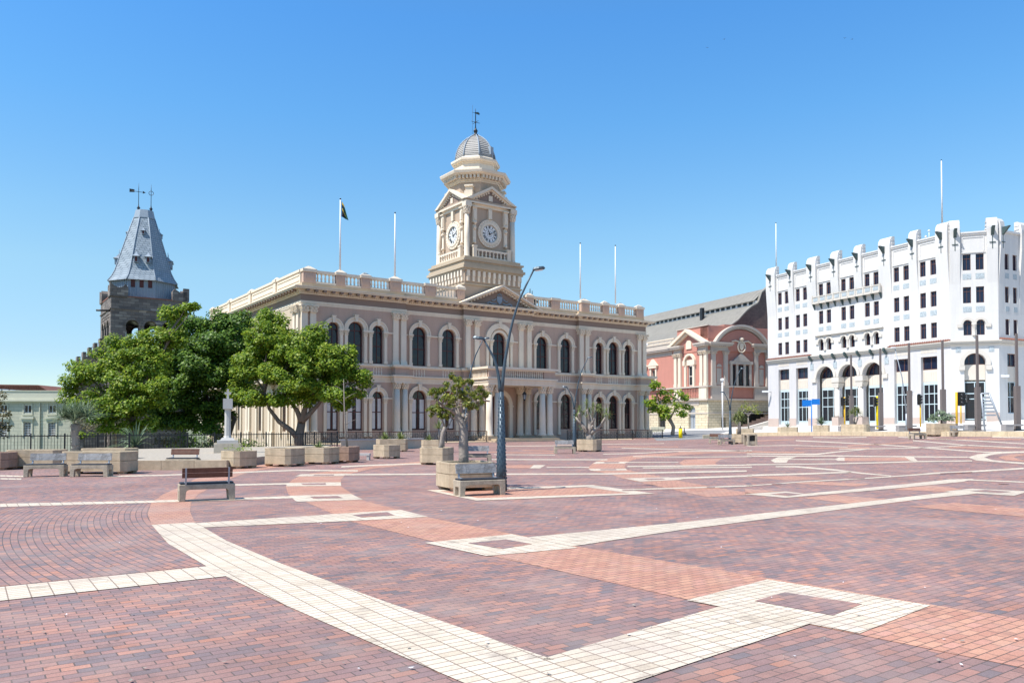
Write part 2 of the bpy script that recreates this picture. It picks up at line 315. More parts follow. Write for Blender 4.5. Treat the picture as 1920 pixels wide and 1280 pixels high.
def archivolt(mb, cx, zs, r0, r1, y0, y1, n=14, legs=0.0):
    o = arc(cx, zs, r1, n); i = arc(cx, zs, r0, n)
    if legs: o = [(cx - r1, zs - legs)] + o + [(cx + r1, zs - legs)]; i = [(cx - r0, zs - legs)] + i + [(cx + r0, zs - legs)]
    for k in range(len(o) - 1):
        mb.prism([o[k], o[k + 1], i[k + 1], i[k]], y0, y1, 'y')
def window(parent, name, cx, w, zb, zs, ar, y, T=None, fm='maroon', gm='glass', ft=0.07, tr=(), mv=1, curtain=False, lab=None):
    fr = MB(T); r = w / 2
    if ar: archivolt(fr, cx, zs, r - ft, r + 0.01, y - 0.05, y + 0.05, 10)
    else: fr.box(cx - r, cx + r, y - 0.05, y + 0.05, zs - ft, zs)
    fr.box(cx - r, cx - r + ft, y - 0.05, y + 0.05, zb, zs - (0 if ar else ft)); fr.box(cx + r - ft, cx + r, y - 0.05, y + 0.05, zb, zs - (0 if ar else ft))
    fr.box(cx - r + ft, cx + r - ft, y - 0.045, y + 0.045, zb, zb + ft)
    for z in tr: fr.box(cx - r + ft, cx + r - ft, y - 0.04, y + 0.04, z - ft * 0.5, z + ft * 0.5)
    for k in range(mv):
        x = cx - r + w * (k + 1) / (mv + 1)
        fr.box(x - ft * 0.4, x + ft * 0.4, y - 0.035, y + 0.035, zb + ft, zs + (sqrt(max(0, (r - ft) ** 2 - (x - cx) ** 2)) if ar else -ft))
    f = fr.build(name, fm, parent)
    if lab: f['label'] = lab
    g = MB(T); pts = (arc(cx, zs, r - ft * 0.5, 10) if ar else [(cx - r + ft / 2, zs - ft / 2), (cx + r - ft / 2, zs - ft / 2)])
    g.prism(pts + [(cx + r - ft / 2, zb + ft / 2), (cx - r + ft / 2, zb + ft / 2)], y + 0.005, y + 0.02, 'y'); g.build('pane', gm, f)
    if curtain:
        c = MB(T)
        for sgn in (-1, 1):
            n = 8; vs = []; wid = r * 0.62
            for k in range(n + 1):
                x = cx + sgn * (r - ft) - sgn * wid * k / n
                vs += [(x, y - 0.012 + 0.008 * (k % 2), zb + ft + 0.05), (x, y - 0.012 + 0.008 * (k % 2), zs - 0.1)]
            c.add(vs, [(2 * k, 2 * k + 2, 2 * k + 3, 2 * k + 1) for k in range(n)])
        c.build('curtain', 'curtain', f)
    return f
def capital(mb, cx, cy, r, z0, z1, square=False):
    h = z1 - z0
    if square: mb.frust(cx, cy, z0, z0 + h * 0.82, r, r, r * 1.22, r * 1.22)
    else: mb.lathe(cx, cy, [(r * 0.95, z0), (r * 1.0, z0 + h * 0.4), (r * 1.3, z0 + h * 0.82)], 10)
    for row, (zz, rr, s) in enumerate(((z0 + h * 0.08, 1.05, 0.24), (z0 + h * 0.38, 1.15, 0.24), (z0 + h * 0.66, 1.35, 0.2))):
        for k in range(8):
            a = 2 * pi * (k + 0.5 * (row % 2)) / 8
            ex, ey = cos(a), sin(a)
            if square:
                m = max(abs(ex), abs(ey)); ex /= m; ey /= m
            x, y = cx + ex * r * rr, cy + ey * r * rr
            mb.frust(x, y, zz, zz + h * 0.26, s * r * 0.6, s * r * 0.6, s * r * 1.35, s * r * 1.35)
    mb.box(cx - r * 1.38, cx + r * 1.38, cy - r * 1.38, cy + r * 1.38, z0 + h * 0.86, z1)
def baluster(mb, cx, cy, z0, z1, r=0.09, n=6):
    h = z1 - z0
    mb.lathe(cx, cy, [(r, z0), (r, z0 + h * 0.1), (r * 0.55, z0 + h * 0.16), (r * 1.0, z0 + h * 0.4), (r * 0.5, z0 + h * 0.75), (r * 0.9, z0 + h * 0.9), (r * 0.9, z1)], n)

# ------------------------------------------------------------------ ground
FEN = [(-60, 30.0), (-26.6, 40.4), (-21.3, 43.7), (-11.2, 50.4)]     # foot of the railing on the left
def yfence(X):
    for (xa, ya), (xb, yb) in zip(FEN, FEN[1:]):
        if X <= xb: return ya + (yb - ya) * (X - xa) / (xb - xa)
    return FEN[-1][1]
def struct(mb, name, mats, kind='structure', **k):
    o = mb.build(name, mats, **k); o['kind'] = kind; return o
CUTX = -17
gb = MB(); gb.uv = []
def gquad(mb, pts, dz):
    mb.add([(x, y, gzl(x) + dz) for x, y in pts], [tuple(range(len(pts)))]); mb.uv += [PQ(x, y) for x, y in pts]
for i in range(-60, 130):
    if i + 1 <= CUTX: gquad(gb, [(i, -12), (i + 1, -12), (i + 1, yfence(i + 1) + 1.2), (i, yfence(i) + 1.2)], 0)
    else: gquad(gb, [(i, -12), (i + 1, -12), (i + 1, 700), (i, 700)], 0)
struct(gb, 'plaza_paving', 'pave')
lw = MB(); lw.add([(-2500, 36, -7), (CUTX + 1.2, 36, -7), (CUTX + 1.2, 3000, -7), (-2500, 3000, -7)], [(0, 1, 2, 3)])
struct(lw, 'lower_ground', 'lowland')
lw = MB()
lw.box(130, 2500, -12, 3000, gz(129) - 3, gz(129) - 1); struct(lw, 'far_ground', 'lowland')
rw = MB()
for i in range(-60, CUTX): rw.add([(i, yfence(i) + 1.2, 0), (i + 1, yfence(i + 1) + 1.2, 0), (i + 1, yfence(i + 1) + 1.2, -7), (i, yfence(i) + 1.2, -7)], [(0, 1, 2, 3)])
rw.add([(CUTX, yfence(CUTX) + 1.2, 0), (CUTX, 200, 0), (CUTX, 200, -7), (CUTX, yfence(CUTX) + 1.2, -7)], [(0, 1, 2, 3)])
struct(rw, 'terrain_edge', 'earth')

def clip(poly, a, b):                        # keep the part of a polygon between X=a and X=b
    for k, keep in ((a, 1), (b, -1)):
        out = []
        for i, p in enumerate(poly):
            q = poly[(i + 1) % len(poly)]; ip = (p[0] - k) * keep >= -1e-9; iq = (q[0] - k) * keep >= -1e-9
            if ip: out.append(p)
            if ip != iq:
                t = (k - p[0]) / (q[0] - p[0]); out.append((k, p[1] + t * (q[1] - p[1])))
        poly = out
        if len(poly) < 3: return []
    return poly
def lay(mb, poly, dz, uvf=PQ):
    xs = [p[0] for p in poly]
    ar = sum(poly[i][0] * poly[(i + 1) % len(poly)][1] - poly[(i + 1) % len(poly)][0] * poly[i][1] for i in range(len(poly)))
    if ar < 0: poly = poly[::-1]
    for i in range(math.floor(min(xs)), math.ceil(max(xs))):
        c = clip(poly, i, i + 1)
        c = [p for k, p in enumerate(c) if (p[0] - c[k - 1][0]) ** 2 + (p[1] - c[k - 1][1]) ** 2 > 1e-10]
        if len(c) >= 3:
            mb.add([(x, y, gzl(x) + dz) for x, y in c], [tuple(range(len(c)))]); mb.uv += [uvf(x, y) for x, y in c]
pinkm = MB(); pinkm.uv = []; cream = MB(); cream.uv = []; insm = MB(); insm.uv = []; polm = MB(); polm.uv = []
def px(*pts): return [G(*p) for p in pts]
def R1(*pts): return px(*[(900 + x / 3.765, 820 + y / 3.765) for x, y in pts])
def R2(*pts): return px(*[(1400 + x / 3.692, 800 + y / 3.692) for x, y in pts])
def R3(*pts): return px(*[(500 + x / 4.8, 820 + y / 4.8) for x, y in pts])
def pq(*pts): return [XY(*p) for p in pts]
def strip(mb, L, R, dz, uvf=PQ):
    for a, b, c, d in zip(L, L[1:], R[1:], R): lay(mb, [a, b, c, d], dz, uvf)
def line(mb, pts, th, dz=0.008):
    if not isinstance(th, (list, tuple)): th = [th] * len(pts)
    strip(mb, [G(u, v - t / 2) for (u, v), t in zip(pts, th)], [G(u, v + t / 2) for (u, v), t in zip(pts, th)], dz)
def line1(pts, th, mb=None): line(mb or cream, [(900 + x / 3.765, 820 + y / 3.765) for x, y in pts], [t / 3.765 for t in th] if isinstance(th, (list, tuple)) else th / 3.765, 0.008)
def line2(pts, th, mb=None): line(mb or cream, [(1400 + x / 3.692, 800 + y / 3.692) for x, y in pts], [t / 3.692 for t in th] if isinstance(th, (list, tuple)) else th / 3.692, 0.008)
def frame(outer, inner):
    for k in range(4): lay(cream, [outer[k], outer[(k + 1) % 4], inner[(k + 1) % 4], inner[k]], 0.009)
    lay(insm, inner, 0.012)
# two salmon bands that run straight and then swing round in concentric arcs
Lo = [(2.96, 3.2), (2.80, 5.0), (2.60, 7.6), (2.50, 9.9), (2.50, 12.4), (2.72, 14.85)]
Ro = [(3.86, 3.2), (3.64, 4.86), (3.45, 7.4), (3.32, 9.8), (3.28, 12.2), (3.42, 14.75)]
Lp = [(2.72, 14.85), (3.0, 16.8), (3.45, 18.9), (4.1, 21.0), (4.9, 23.0), (6.0, 26.0), (7.7, 29.5), (10.2, 33.0), (13.5, 36.0)]
Rp = [(3.42, 14.75), (3.75, 16.6), (4.2, 18.5), (4.85, 20.6), (5.7, 22.6), (6.9, 25.4), (8.5, 28.7), (11.0, 32.1), (14.2, 35.0)]
strip(cream, pq(*Lo), pq(*Ro), 0.008); strip(pinkm, pq(*Lp), pq(*Rp), 0.004)
Li = pq((6.28, 3.0), (6.0, 5.5), (5.83, 8.8), (5.76, 13.3)) ; Ri = pq((7.9, 3.0), (7.6, 5.5), (7.26, 8.8), (7.2, 13.3))
strip(pinkm, pq((6.75, -1), (6.28, 3.0)), pq((8.4, -1), (7.9, 3.0)), 0.004); strip(pinkm, Li, Ri, 0.004)
Lr = [Li[-1]] + R3((200, 515), (170, 440), (230, 380), (300, 345), (400, 322), (700, 290), (1000, 250), (1380, 215))
Rr = [Ri[-1]] + R3((850, 560), (670, 440), (668, 380), (700, 345), (760, 325), (950, 280), (1180, 255), (1390, 235))
strip(pinkm, Lr, Rr, 0.004)
frame(px((1438.3, 1086.8), (1745, 1135.6), (1612, 1188.4), (1287.8, 1125.8)), px((1471.5, 1111.4), (1616, 1133.7), (1561.4, 1155.2), (1414.8, 1127.8)))
frame(px((751.7, 956), (803, 969), (647, 977.5), (608, 965)), px((726, 960.3), (739.7, 966.5), (677.8, 970.6), (660.6, 965.5)))
frame(px((959.7, 1001.6), (1083.5, 1027.3), (913.3, 1042.8), (796.4, 1018)), px((949.4, 1011.9), (997.5, 1020.5), (942.5, 1029.8), (877.2, 1018.8)))
lay(cream, px((1350, 1137), (1520, 1169.5), (1280, 1249), (1013, 1237)), 0.008); lay(cream, px((1013, 1237), (1280, 1249), (1180, 1283), (880, 1272)), 0.0082)
lay(cream, pq((-14, 10.25), (2.5, 10.18), (2.53, 9.4), (-14, 9.5)), 0.007)
lay(cream, px((990, 1007.2), (1280, 979.2), (1709.8, 930.4), (1830, 916.5), (1852, 923), (1710, 937.5), (1280, 993), (1072, 1024.5)), 0.0075)
lay(cream, px((0, 944.5), (282, 938.5), (545, 930), (548, 934), (282, 942.5), (0, 950.5)), 0.008)
lay(cream, px((364, 981), (620, 964.5), (650, 977), (379, 989)), 0.0078)
lay(cream, R3((205, 525), (760, 510), (870, 560), (270, 580)), 0.009); lay(insm, R3((390, 535), (640, 528), (690, 548), (420, 553)), 0.012)
lay(cream, R3((175, 410), (665, 403), (672, 435), (180, 440)), 0.009); lay(insm, R3((310, 415), (530, 412), (535, 427), (325, 428)), 0.012)
lay(cream, R3((310, 331), (730, 326), (690, 347), (255, 350)), 0.009); lay(insm, R3((430, 336), (610, 334), (600, 343), (420, 344)), 0.012)
line(cream, [(440, 909), (537, 907)], 3.0); line(cream, [(200, 893), (300, 891), (556, 881.5), (671, 882.5)], 2.4); line(cream, [(0, 892), (45, 893)], 2.5); line(cream, [(0, 897.5), (40, 898)], 2.5)
line(cream, [(648, 889.6), (808, 889), (950, 888.8), (1139, 888.4), (1232, 886), (1400, 883)], 2.6); line(cream, [(640, 875), (700, 872), (790, 869.2)], 2.4)
# frame of the big planter
o_ = px((800, 919), (1110, 909), (1228, 925.5), (893, 938.5)); i_ = px((824, 921), (1098, 913), (1180, 924.5), (897, 934))
for k in range(4): lay(cream, [o_[k], o_[(k + 1) % 4], i_[(k + 1) % 4], i_[k]], 0.009)
lay(pinkm, i_, 0.006)
# middle distance
line1([(60, 155), (900, 157)], 7); line1([(470, 210), (770, 211)], 6); line1([(1040, 205), (1500, 200), (1920, 194)], 8)
lay(pinkm, R1((180, 196), (380, 194), (350, 216), (180, 216)), 0.006); lay(cream, R1((380, 194), (462, 195), (425, 218), (350, 218)), 0.008)
ringO = R1((1500, 104), (1200, 118), (1010, 135), (880, 150), (800, 178), (760, 215), (800, 238), (900, 252), (1010, 290)); ringI = R1((1640, 110), (1400, 124), (1180, 142), (1085, 155), (1030, 180), (1018, 210), (1050, 232), (1150, 250), (1330, 290))
strip(pinkm, ringO, ringI, 0.004)
lay(cream, R1((820, 171), (1040, 171), (1022, 184), (795, 186)), 0.009); lay(insm, R1((880, 173), (985, 173), (975, 180), (870, 181)), 0.012)
lay(cream, R1((765, 222), (1028, 220), (1040, 232), (785, 236)), 0.009); lay(insm, R1((850, 224), (960, 223), (965, 230), (850, 231)), 0.012)
strip(pinkm, R1((1010, 290), (1260, 345), (1600, 420)), R1((1330, 290), (1620, 345), (1960, 400)), 0.004)
lay(cream, R1((1020, 289), (1330, 281), (1440, 298), (1130, 312)), 0.0095); lay(insm, R1((1155, 292), (1290, 289), (1310, 298), (1190, 302)), 0.012)
line1([(1320, 290), (1920, 271)], [12, 11]); line2([(0, 337), (400, 326), (720, 314)], [11, 11, 9])
ring2O = R1((1600, 150), (1440, 158), (1405, 180), (1440, 200)); ring2I = R1((1760, 145), (1700, 155), (1660, 180), (1680, 196)); strip(pinkm, ring2O, ring2I, 0.004)
line1([(830, 176), (1400, 176)], 5); line1([(1150, 215), (1920, 210)], 7); line1([(1080, 134), (1500, 138), (1920, 134)], 5)
line1([(180, 62), (520, 58), (900, 47), (1300, 42)], [4, 4, 3, 3]); line1([(100, 120), (530, 124)], 4); line1([(870, 118), (1100, 112), (1380, 98), (1920, 92)], 5); line1([(1000, 75), (1500, 85), (1920, 96)], 5)
line1([(300, 90), (530, 96)], 6, pinkm); line1([(900, 66), (1400, 66)], 6, pinkm); line1([(1400, 104), (1920, 106)], 8, pinkm); line1([(60, 104), (520, 110)], 7, pinkm)
# far right
line2([(0, 262), (720, 253), (1190, 240), (1560, 236)], 8); line2([(0, 202), (600, 201), (1530, 210)], 7); line2([(290, 225), (620, 226)], 5)
lay(cream, R2((165, 232), (215, 210), (345, 208), (292, 225), (275, 250), (195, 250)), 0.0085)
lay(pinkm, R2((670, 213), (1100, 211), (1135, 233), (675, 236)), 0.005)
lay(cream, R2((612, 224), (640, 212), (678, 212), (678, 236), (630, 236)), 0.0085); lay(cream, R2((1095, 211), (1155, 210), (1190, 242), (1132, 234)), 0.0085)
strip(cream, R2((1960, 168), (1750, 176), (1600, 190), (1530, 211), (1590, 233), (1760, 247), (1960, 262)), R2((1960, 178), (1780, 184), (1690, 196), (1645, 212), (1700, 230), (1800, 240), (1960, 250)), 0.0085)
strip(pinkm, R2((1960, 185), (1830, 190), (1740, 208), (1790, 230), (1960, 242)), R2((1960, 193), (1900, 198), (1850, 210), (1880, 226), (1960, 234)), 0.005)
line2([(200, 276), (340, 276), (620, 300), (800, 322), (1000, 340)], [7, 10, 12, 9, 5])
line2([(340, 95), (900, 122), (1300, 150), (1650, 176), (1960, 172)], [6, 6, 7, 7, 5]); line2([(0, 186), (480, 190), (640, 172), (830, 155)], [6, 9, 7, 5]); line2([(640, 155), (1150, 148), (1530, 128)], 5)
line2([(1150, 95), (1500, 126), (1960, 148)], 6); line2([(1050, 70), (1500, 92), (1960, 120)], 6); line2([(460, 72), (640, 76), (830, 70)], 5); line2([(0, 132), (340, 128), (700, 140)], 4); line2([(1700, 70), (1960, 76)], 7)
line2([(60, 98), (330, 88)], 6, pinkm); line2([(0, 172), (400, 178)], 10, pinkm); line2([(700, 132), (1150, 108)], 8, pinkm); line2([(1250, 84), (1900, 88)], 8, pinkm); line2([(1400, 142), (1920, 150)], 9, pinkm); line2([(330, 150), (850, 146)], 7, pinkm)
lay(cream, R2((-20, 466), (270, 448), (400, 464), (1400, 365), (1580, 360), (1500, 380), (560, 468), (270, 492)), 0.0085); line2([(1500, 366), (1960, 385)], [8, 7])
lay(insm, R2((160, 468), (270, 458), (380, 468), (290, 480)), 0.012)
frame(R2((1555, 428), (1960, 447), (1850, 478), (1370, 448)), R2((1650, 437), (1830, 451), (1755, 460), (1555, 446)))
strip(pinkm, R2((390, 492), (830, 545)), R2((600, 470), (1130, 515)), 0.004); strip(pinkm, R2((1130, 552), (1960, 625)), R2((1430, 524), (1960, 568)), 0.004)
lay(pinkm, R2((1000, 432), (1270, 404), (1490, 430), (1370, 450)), 0.004); lay(pinkm, R2((420, 375), (860, 395), (760, 412), (330, 392)), 0.004); lay(pinkm, R2((-10, 428), (240, 446), (-10, 464)), 0.004); lay(pinkm, R2((-10, 345), (330, 340), (560, 362), (300, 372)), 0.004)
# worn drain line that crosses the square
line(cream, [(1148, 918.8), (1256, 915.6), (1410, 910.5)], 2.2); line2([(0, 410), (400, 380), (820, 357), (1000, 345)], [5, 6, 7, 8]); line2([(1000, 345), (1300, 322), (1920, 288)], [6, 11, 10])
for q_ in (R1((1010, 372), (1080, 370), (1085, 376), (1000, 378)), R1((1090, 358), (1170, 357), (1165, 363), (1085, 364)), R1((1600, 352), (1660, 351), (1655, 356), (1600, 357)), R2((700, 358), (820, 353), (815, 359), (705, 362)), R2((1340, 322), (1560, 312), (1560, 318), (1340, 327)), R2((1740, 392), (1810, 390), (1815, 400), (1745, 396)), R2((180, 396), (240, 394), (238, 400), (170, 401))):
    lay(insm, q_, 0.014)
# courses that follow the arc on the left
CC = (21.5, 13.5)
def polar(x, y):
    p, q = PQ(x, y); r = math.hypot(p - CC[0], q - CC[1]); a = atan2(q - CC[1], CC[0] - p)
    return r, a * 24.0
def pedge(q, d):
    for (pa, qa), (pb, qb) in zip([(2.5, 10.2), (2.5, 12.4)] + Lp, [(2.5, 12.4)] + Lp):
        if qa <= q <= qb: return pa + (pb - pa) * (q - qa) / max(qb - qa, 1e-6) - d
    return Lp[-1][0] - d
qs = [10.26 + 0.6 * k for k in range(43)]
for d0, d1 in ((0.003, 4), (4, 9), (9, 16)):
    strip(polm, pq(*[(pedge(q, d0), q) for q in qs]), pq(*[(pedge(q, d1), q) for q in qs]), 0.003, polar)
struct(polm, 'curved_paving', 'pavec')
struct(pinkm, 'salmon_paving', 'pink'); struct(insm, 'dark_paving_inset', 'pave'); struct(cream, 'cream_paving', 'cream')
# street, pavement and the stone kerb on the right
K = px((1318, 822), (1370, 819), (1440, 817), (1560, 816.5), (1700, 817.5), (1830, 818), (1920, 818.5)); K.append((K[-1][0] + 40, K[-1][1] + 1))
asp = MB(); asp.uv = []
AS = px((1232, 826), (1330, 822), (1430, 813.5), (1430, 806), (1300, 806), (1215, 812)); lay(asp, AS, 0.005); struct(asp, 'street', 'asphalt')
st = MB(); st.uv = []
strip(st, K, [(x + 34, y + 90) for x, y in K], 0.006); lay(st, px((1430, 806), (1432, 799.5), (1215, 803.5), (1215, 812), (1300, 806.2)), 0.006); struct(st, 'street_paving', 'concrete')
rp = MB(); rp.uv = []                    # red brick footpath behind the kerb and up the hill
K2 = [(x + 0.25, y + 1.0) for x, y in K]; K3 = [(x + 0.9, y + 6) for x, y in K]
strip(rp, K2[3:], K3[3:], 0.010); struct(rp, 'footpath', 'pink')
kb = MB()
for (xa, ya), (xb, yb) in zip(K, K[1:]):
    n = max(1, int(math.hypot(xb - xa, yb - ya) / 1.2))
    for k in range(n):
        t0, t1 = (k + 0.015) / n, (k + 1 - 0.015) / n
        a = Vector((xa + (xb - xa) * t0, ya + (yb - ya) * t0, 0)); b = Vector((xa + (xb - xa) * t1, ya + (yb - ya) * t1, 0)); dn = Vector((0.12, 0.7, 0))
        vs = []
        for p in (a, b, b + dn, a + dn): vs.append((p.x, p.y, gz(p.x) - 0.2))
        for p in (a, b, b + dn, a + dn): vs.append((p.x, p.y, gz(p.x) + 0.34 + 0.01 * random.uniform(-1, 1)))
        kb.add(vs, [(0, 3, 2, 1), (4, 5, 6, 7), (0, 1, 5, 4), (1, 2, 6, 5), (2, 3, 7, 6), (3, 0, 4, 7)])
struct(kb, 'kerb', 'kerb')

# ------------------------------------------------------------------ town hall (local frame: x along the front, y into the building)
TH0 = (-17.536, 65.0, 0.0); TL, TD = 39.7, 29.4
th = thing('town_hall', 'mauve and cream two-storey town hall with a clock tower behind its pedimented entrance', 'town hall', TH0, PA)
def fpr(p, b=0.35):                          # footprint with the pavilions and the middle standing forward, grown by p
    return [(-p, -p), (9.7 + p, -p), (9.7 + p, b - p), (15.85 - p, b - p), (15.85 - p, -p), (23.85 + p, -p), (23.85 + p, b - p), (30.0 - p, b - p), (30.0 - p, -p), (TL + p, -p), (TL + p, TD + p), (-p, TD + p)]
def layer(mb, p, z0, z1): mb.prism(fpr(p), z0, z1)
SEG = [(0, 9.7, 0.0), (9.7, 15.85, 0.35), (15.85, 23.85, 0.0), (23.85, 30.0, 0.35), (30.0, TL, 0.0)]
PAVC = (2.8, 4.85, 6.95)
up = []; lo = []                              # (cx, half width, y) of the openings, per segment
UP = {0: [(2.8, .5), (4.85, .68), (6.95, .5)], 1: [(11.25, .7), (14.35, .7)], 2: [(19.85, .72)], 3: [(25.35, .7), (28.45, .7)], 4: [(32.75, .5), (34.8, .68), (36.9, .5)]}
wall = MB()
for k, (a, b, y) in enumerate(SEG):
    panel(wall, a, b, 5.3, 11.7, y, [(c - r, c + r, 6.95, 9.8, True) for c, r in UP[k]], 0.35)
    ops = [(c - r, c + r, 1.1, 4.0, True) for c, r in UP[k]] if k != 2 else [(18.75, 20.95, 0.3, 3.45, True)]
    panel(wall, a, b, -1.0, 5.3, y, ops, 0.35 if k != 2 else 0.8)
for x in (9.7, 15.85, 23.85, 30.0): wall.add([(x, 0, -1), (x, 0.35, -1), (x, 0.35, 11.7), (x, 0, 11.7)], [(0, 1, 2, 3)])
wall.add([(TL, 0, -1), (TL, TD, -1), (TL, TD, 11.7), (TL, 0, 11.7)], [(0, 1, 2, 3)]); wall.add([(0, TD, -7), (TL, TD, -7), (TL, TD, 11.7), (0, TD, 11.7)], [(0, 1, 2, 3)])
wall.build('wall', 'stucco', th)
# left-hand side in the sun: x' runs from the back to the front corner
TS = Matrix(((0, 1, 0, 0), (-1, 0, 0, TD), (0, 0, 1, 0), (0, 0, 0, 1)))
SW = [TD - 3.9, TD - 10.7, TD - 17.6, TD - 24.6]
ws = MB(TS)
panel(ws, 0, TD, 5.3, 11.7, 0, [(c - .62, c + .62, 6.95, 9.8, True) for c in SW], 0.35)
panel(ws, 0, TD, -7, 5.3, 0, [(c - .55, c + .55, 1.0, 3.9, True) for c in SW], 0.35)
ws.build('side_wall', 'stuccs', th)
for c in SW:
    window(th, 'window', c, 1.24, 6.97, 9.8, True, 0.25, TS, tr=(8.6, 9.75)); window(th, 'window', c, 1.1, 1.02, 3.9, True, 0.25, TS, tr=(2.6, 3.85))
for c in SW:
    for zz, zb_, r0_, r1_, o_ in ((9.8, 6.95, .66, 1.05, .98), (3.9, .5, .6, .95, .9)):
        sp = MB(TS); archivolt(sp, c, zz, r0_, r1_, -0.14, 0.0)
        for s in (-1, 1): sp.box(c + s * o_ - .17, c + s * o_ + .17, -0.16, 0, zb_, zz)
        sp.build('window_surround', 'trim', th)
for c in (0.6, 1.35, TD - 21.5, TD - 20.7, TD - 14.6, TD - 13.8, TD - 7.7, TD - 6.9, TD - 1.4, TD - 0.55):
    p = MB(TS); p.box(c - .26, c + .26, -0.16, 0, 6.95, 10.98); p.box(c - .31, c + .31, -0.2, 0, 6.95, 7.3); capital(p, c, -0.02, .26, 10.98, 11.58, True); p.build('pilaster', 'trim', th)
    p = MB(TS); p.box(c - .28, c + .28, -0.2, 0, 0.95, 4.8); p.box(c - .36, c + .36, -0.3, 0, -0.4, 0.95); capital(p, c, -0.03, .28, 4.8, 5.33, True); p.build('pilaster', 'trim', th)
# windows of the front
n = 0
for k, (a, b, y) in enumerate(SEG):
    for c, r in UP[k]:
        window(th, 'window', c, 2 * r, 6.97, 9.8, True, y + 0.25, tr=(8.5, 9.75), curtain=False)
        if k != 2: window(th, 'window', c, 2 * r, 1.12, 4.0, True, y + 0.25, tr=(2.7, 3.95), curtain=(c in (2.8, 4.85, 6.95, 11.25, 14.35)))
# door in the porch
dr = MB(); dr.box(18.75, 20.95, 0.7, 0.8, 0.3, 3.45); dr.prism(arc(19.85, 3.45, 1.1, 12), 0.7, 0.8, 'y')
d_ = dr.build('door', 'maroon', th); d_['label'] = 'dark arched double door inside the porch'
dd = MB()
for cx in (19.3, 20.4):
    for z0, z1 in ((0.5, 1.3), (1.5, 3.2)): dd.box(cx - .42, cx + .42, 0.66, 0.69, z0, z1)
dd.build('door_panel', 'brown', d_)
# arch rings, keystones, imposts and colonnettes
for k, (a, b, y) in enumerate(SEG):
    for fl in (0, 1):
        if k == 2 and fl == 0: continue
        zs = 9.8 if fl else 4.0; zb = 6.95 if fl else 0.55
        for c, r in UP[k]:
            ar = MB()
            ro = r + (.4 if r < .6 else .42)
            if k == 2: archivolt(ar, c, zs, 1.12, 1.62, y - 0.22, y, 20); archivolt(ar, c, zs, r + .03, 1.0, y - 0.12, y, 16)
            else:
                archivolt(ar, c, zs, r + .05, ro, y - 0.16, y); archivolt(ar, c, zs, ro - .09, ro + 0.02, y - 0.22, y - 0.162)
            top = zs + (1.62 if k == 2 else ro)
            ar.frust(c, y - 0.14, top - .42, top + .1, .11, .14, .16, .14); ar.box(c - .2, c + .2, y - 0.3, y, top + .1, top + .18)
            for s in (-1, 1):
                cx = c + s * (r + .22) if k != 2 else c + s * 1.3
                for cx in ((cx,) if k != 2 else (c + s * .95, c + s * 1.4)):
                    cl = MB(); cl.box(cx - .13, cx + .13, y - 0.16, y, zb, zs - .55); cl.box(cx - .17, cx + .17, y - 0.2, y, zb, zb + .25)
                    capital(cl, cx, y - 0.03, .13, zs - .55, zs - .17, True)
                    cl.box(cx - .24, cx + .24, y - 0.26, y, zs - .16, zs); cl.build('colonnette', 'trim', th)
            ar.build('arch_surround', 'trim', th)
        # impost band between the arches
        ar = MB()
        xs = [a + (1.26 if k in (0, 4) and a in (0, 30.0) else .02)]
        xs = sorted([(c - r - .46, c + r + .46) for c, r in UP[k]]) if k != 2 else [(19.85 - 1.66, 19.85 + 1.66)]
        e0, e1 = a + (1.3 if k in (0, 4) else (0.05 if k != 2 else 1.75)), b - (1.3 if k in (0, 4) else (0.05 if k != 2 else 1.75))
        cur = e0
        for p, q in xs:
            if p > cur + .05: ar = MB(); ar.box(cur, p, y - 0.09, y, zs - .15, zs - .02); ar.build('impost_band', 'trim', th)
            cur = max(cur, q)
        if e1 > cur + .05: ar = MB(); ar.box(cur, e1, y - 0.09, y, zs - .15, zs - .02); ar.build('impost_band', 'trim', th)
# paired giant pilasters above, round columns below
PAIRS = [(.26, 1.0, 0), (8.66, 9.44, 0), (16.25, 17.25, 0), (22.45, 23.45, 0), (30.27, 31.05, 0), (38.64, 39.42, 0)]
for a, b, y in PAIRS:
    for c in (a, b):
        p = MB(); p.box(c - .26, c + .26, -0.16, 0, 7.15, 10.98); p.frust(c, -0.06, 6.95, 7.3, .33, .2, .28, .14); capital(p, c, -0.02, .26, 10.98, 11.58, True)
        p.build('pilaster', 'trim', th)
    if 16 < a < 23: continue
    for c in (a, b):
        p = MB(); p.lathe(c, -0.42, [(.36, .95), (.36, 1.05), (.29, 1.15), (.275, 2.5), (.24, 4.75)], 14); capital(p, c, -0.42, .24, 4.75, 5.33)
        p.build('column', 'trim', th)
    for c in (a, b):
        p = MB(); p.box(c - .26, c + .26, -0.1, 0, .95, 5.33); p.build('pilaster', 'trim', th)
    pd = MB(); pd.box(a - .42, b + .42, -0.86, 0, -0.4, .93); pd.build('pedestal', 'trim', th)
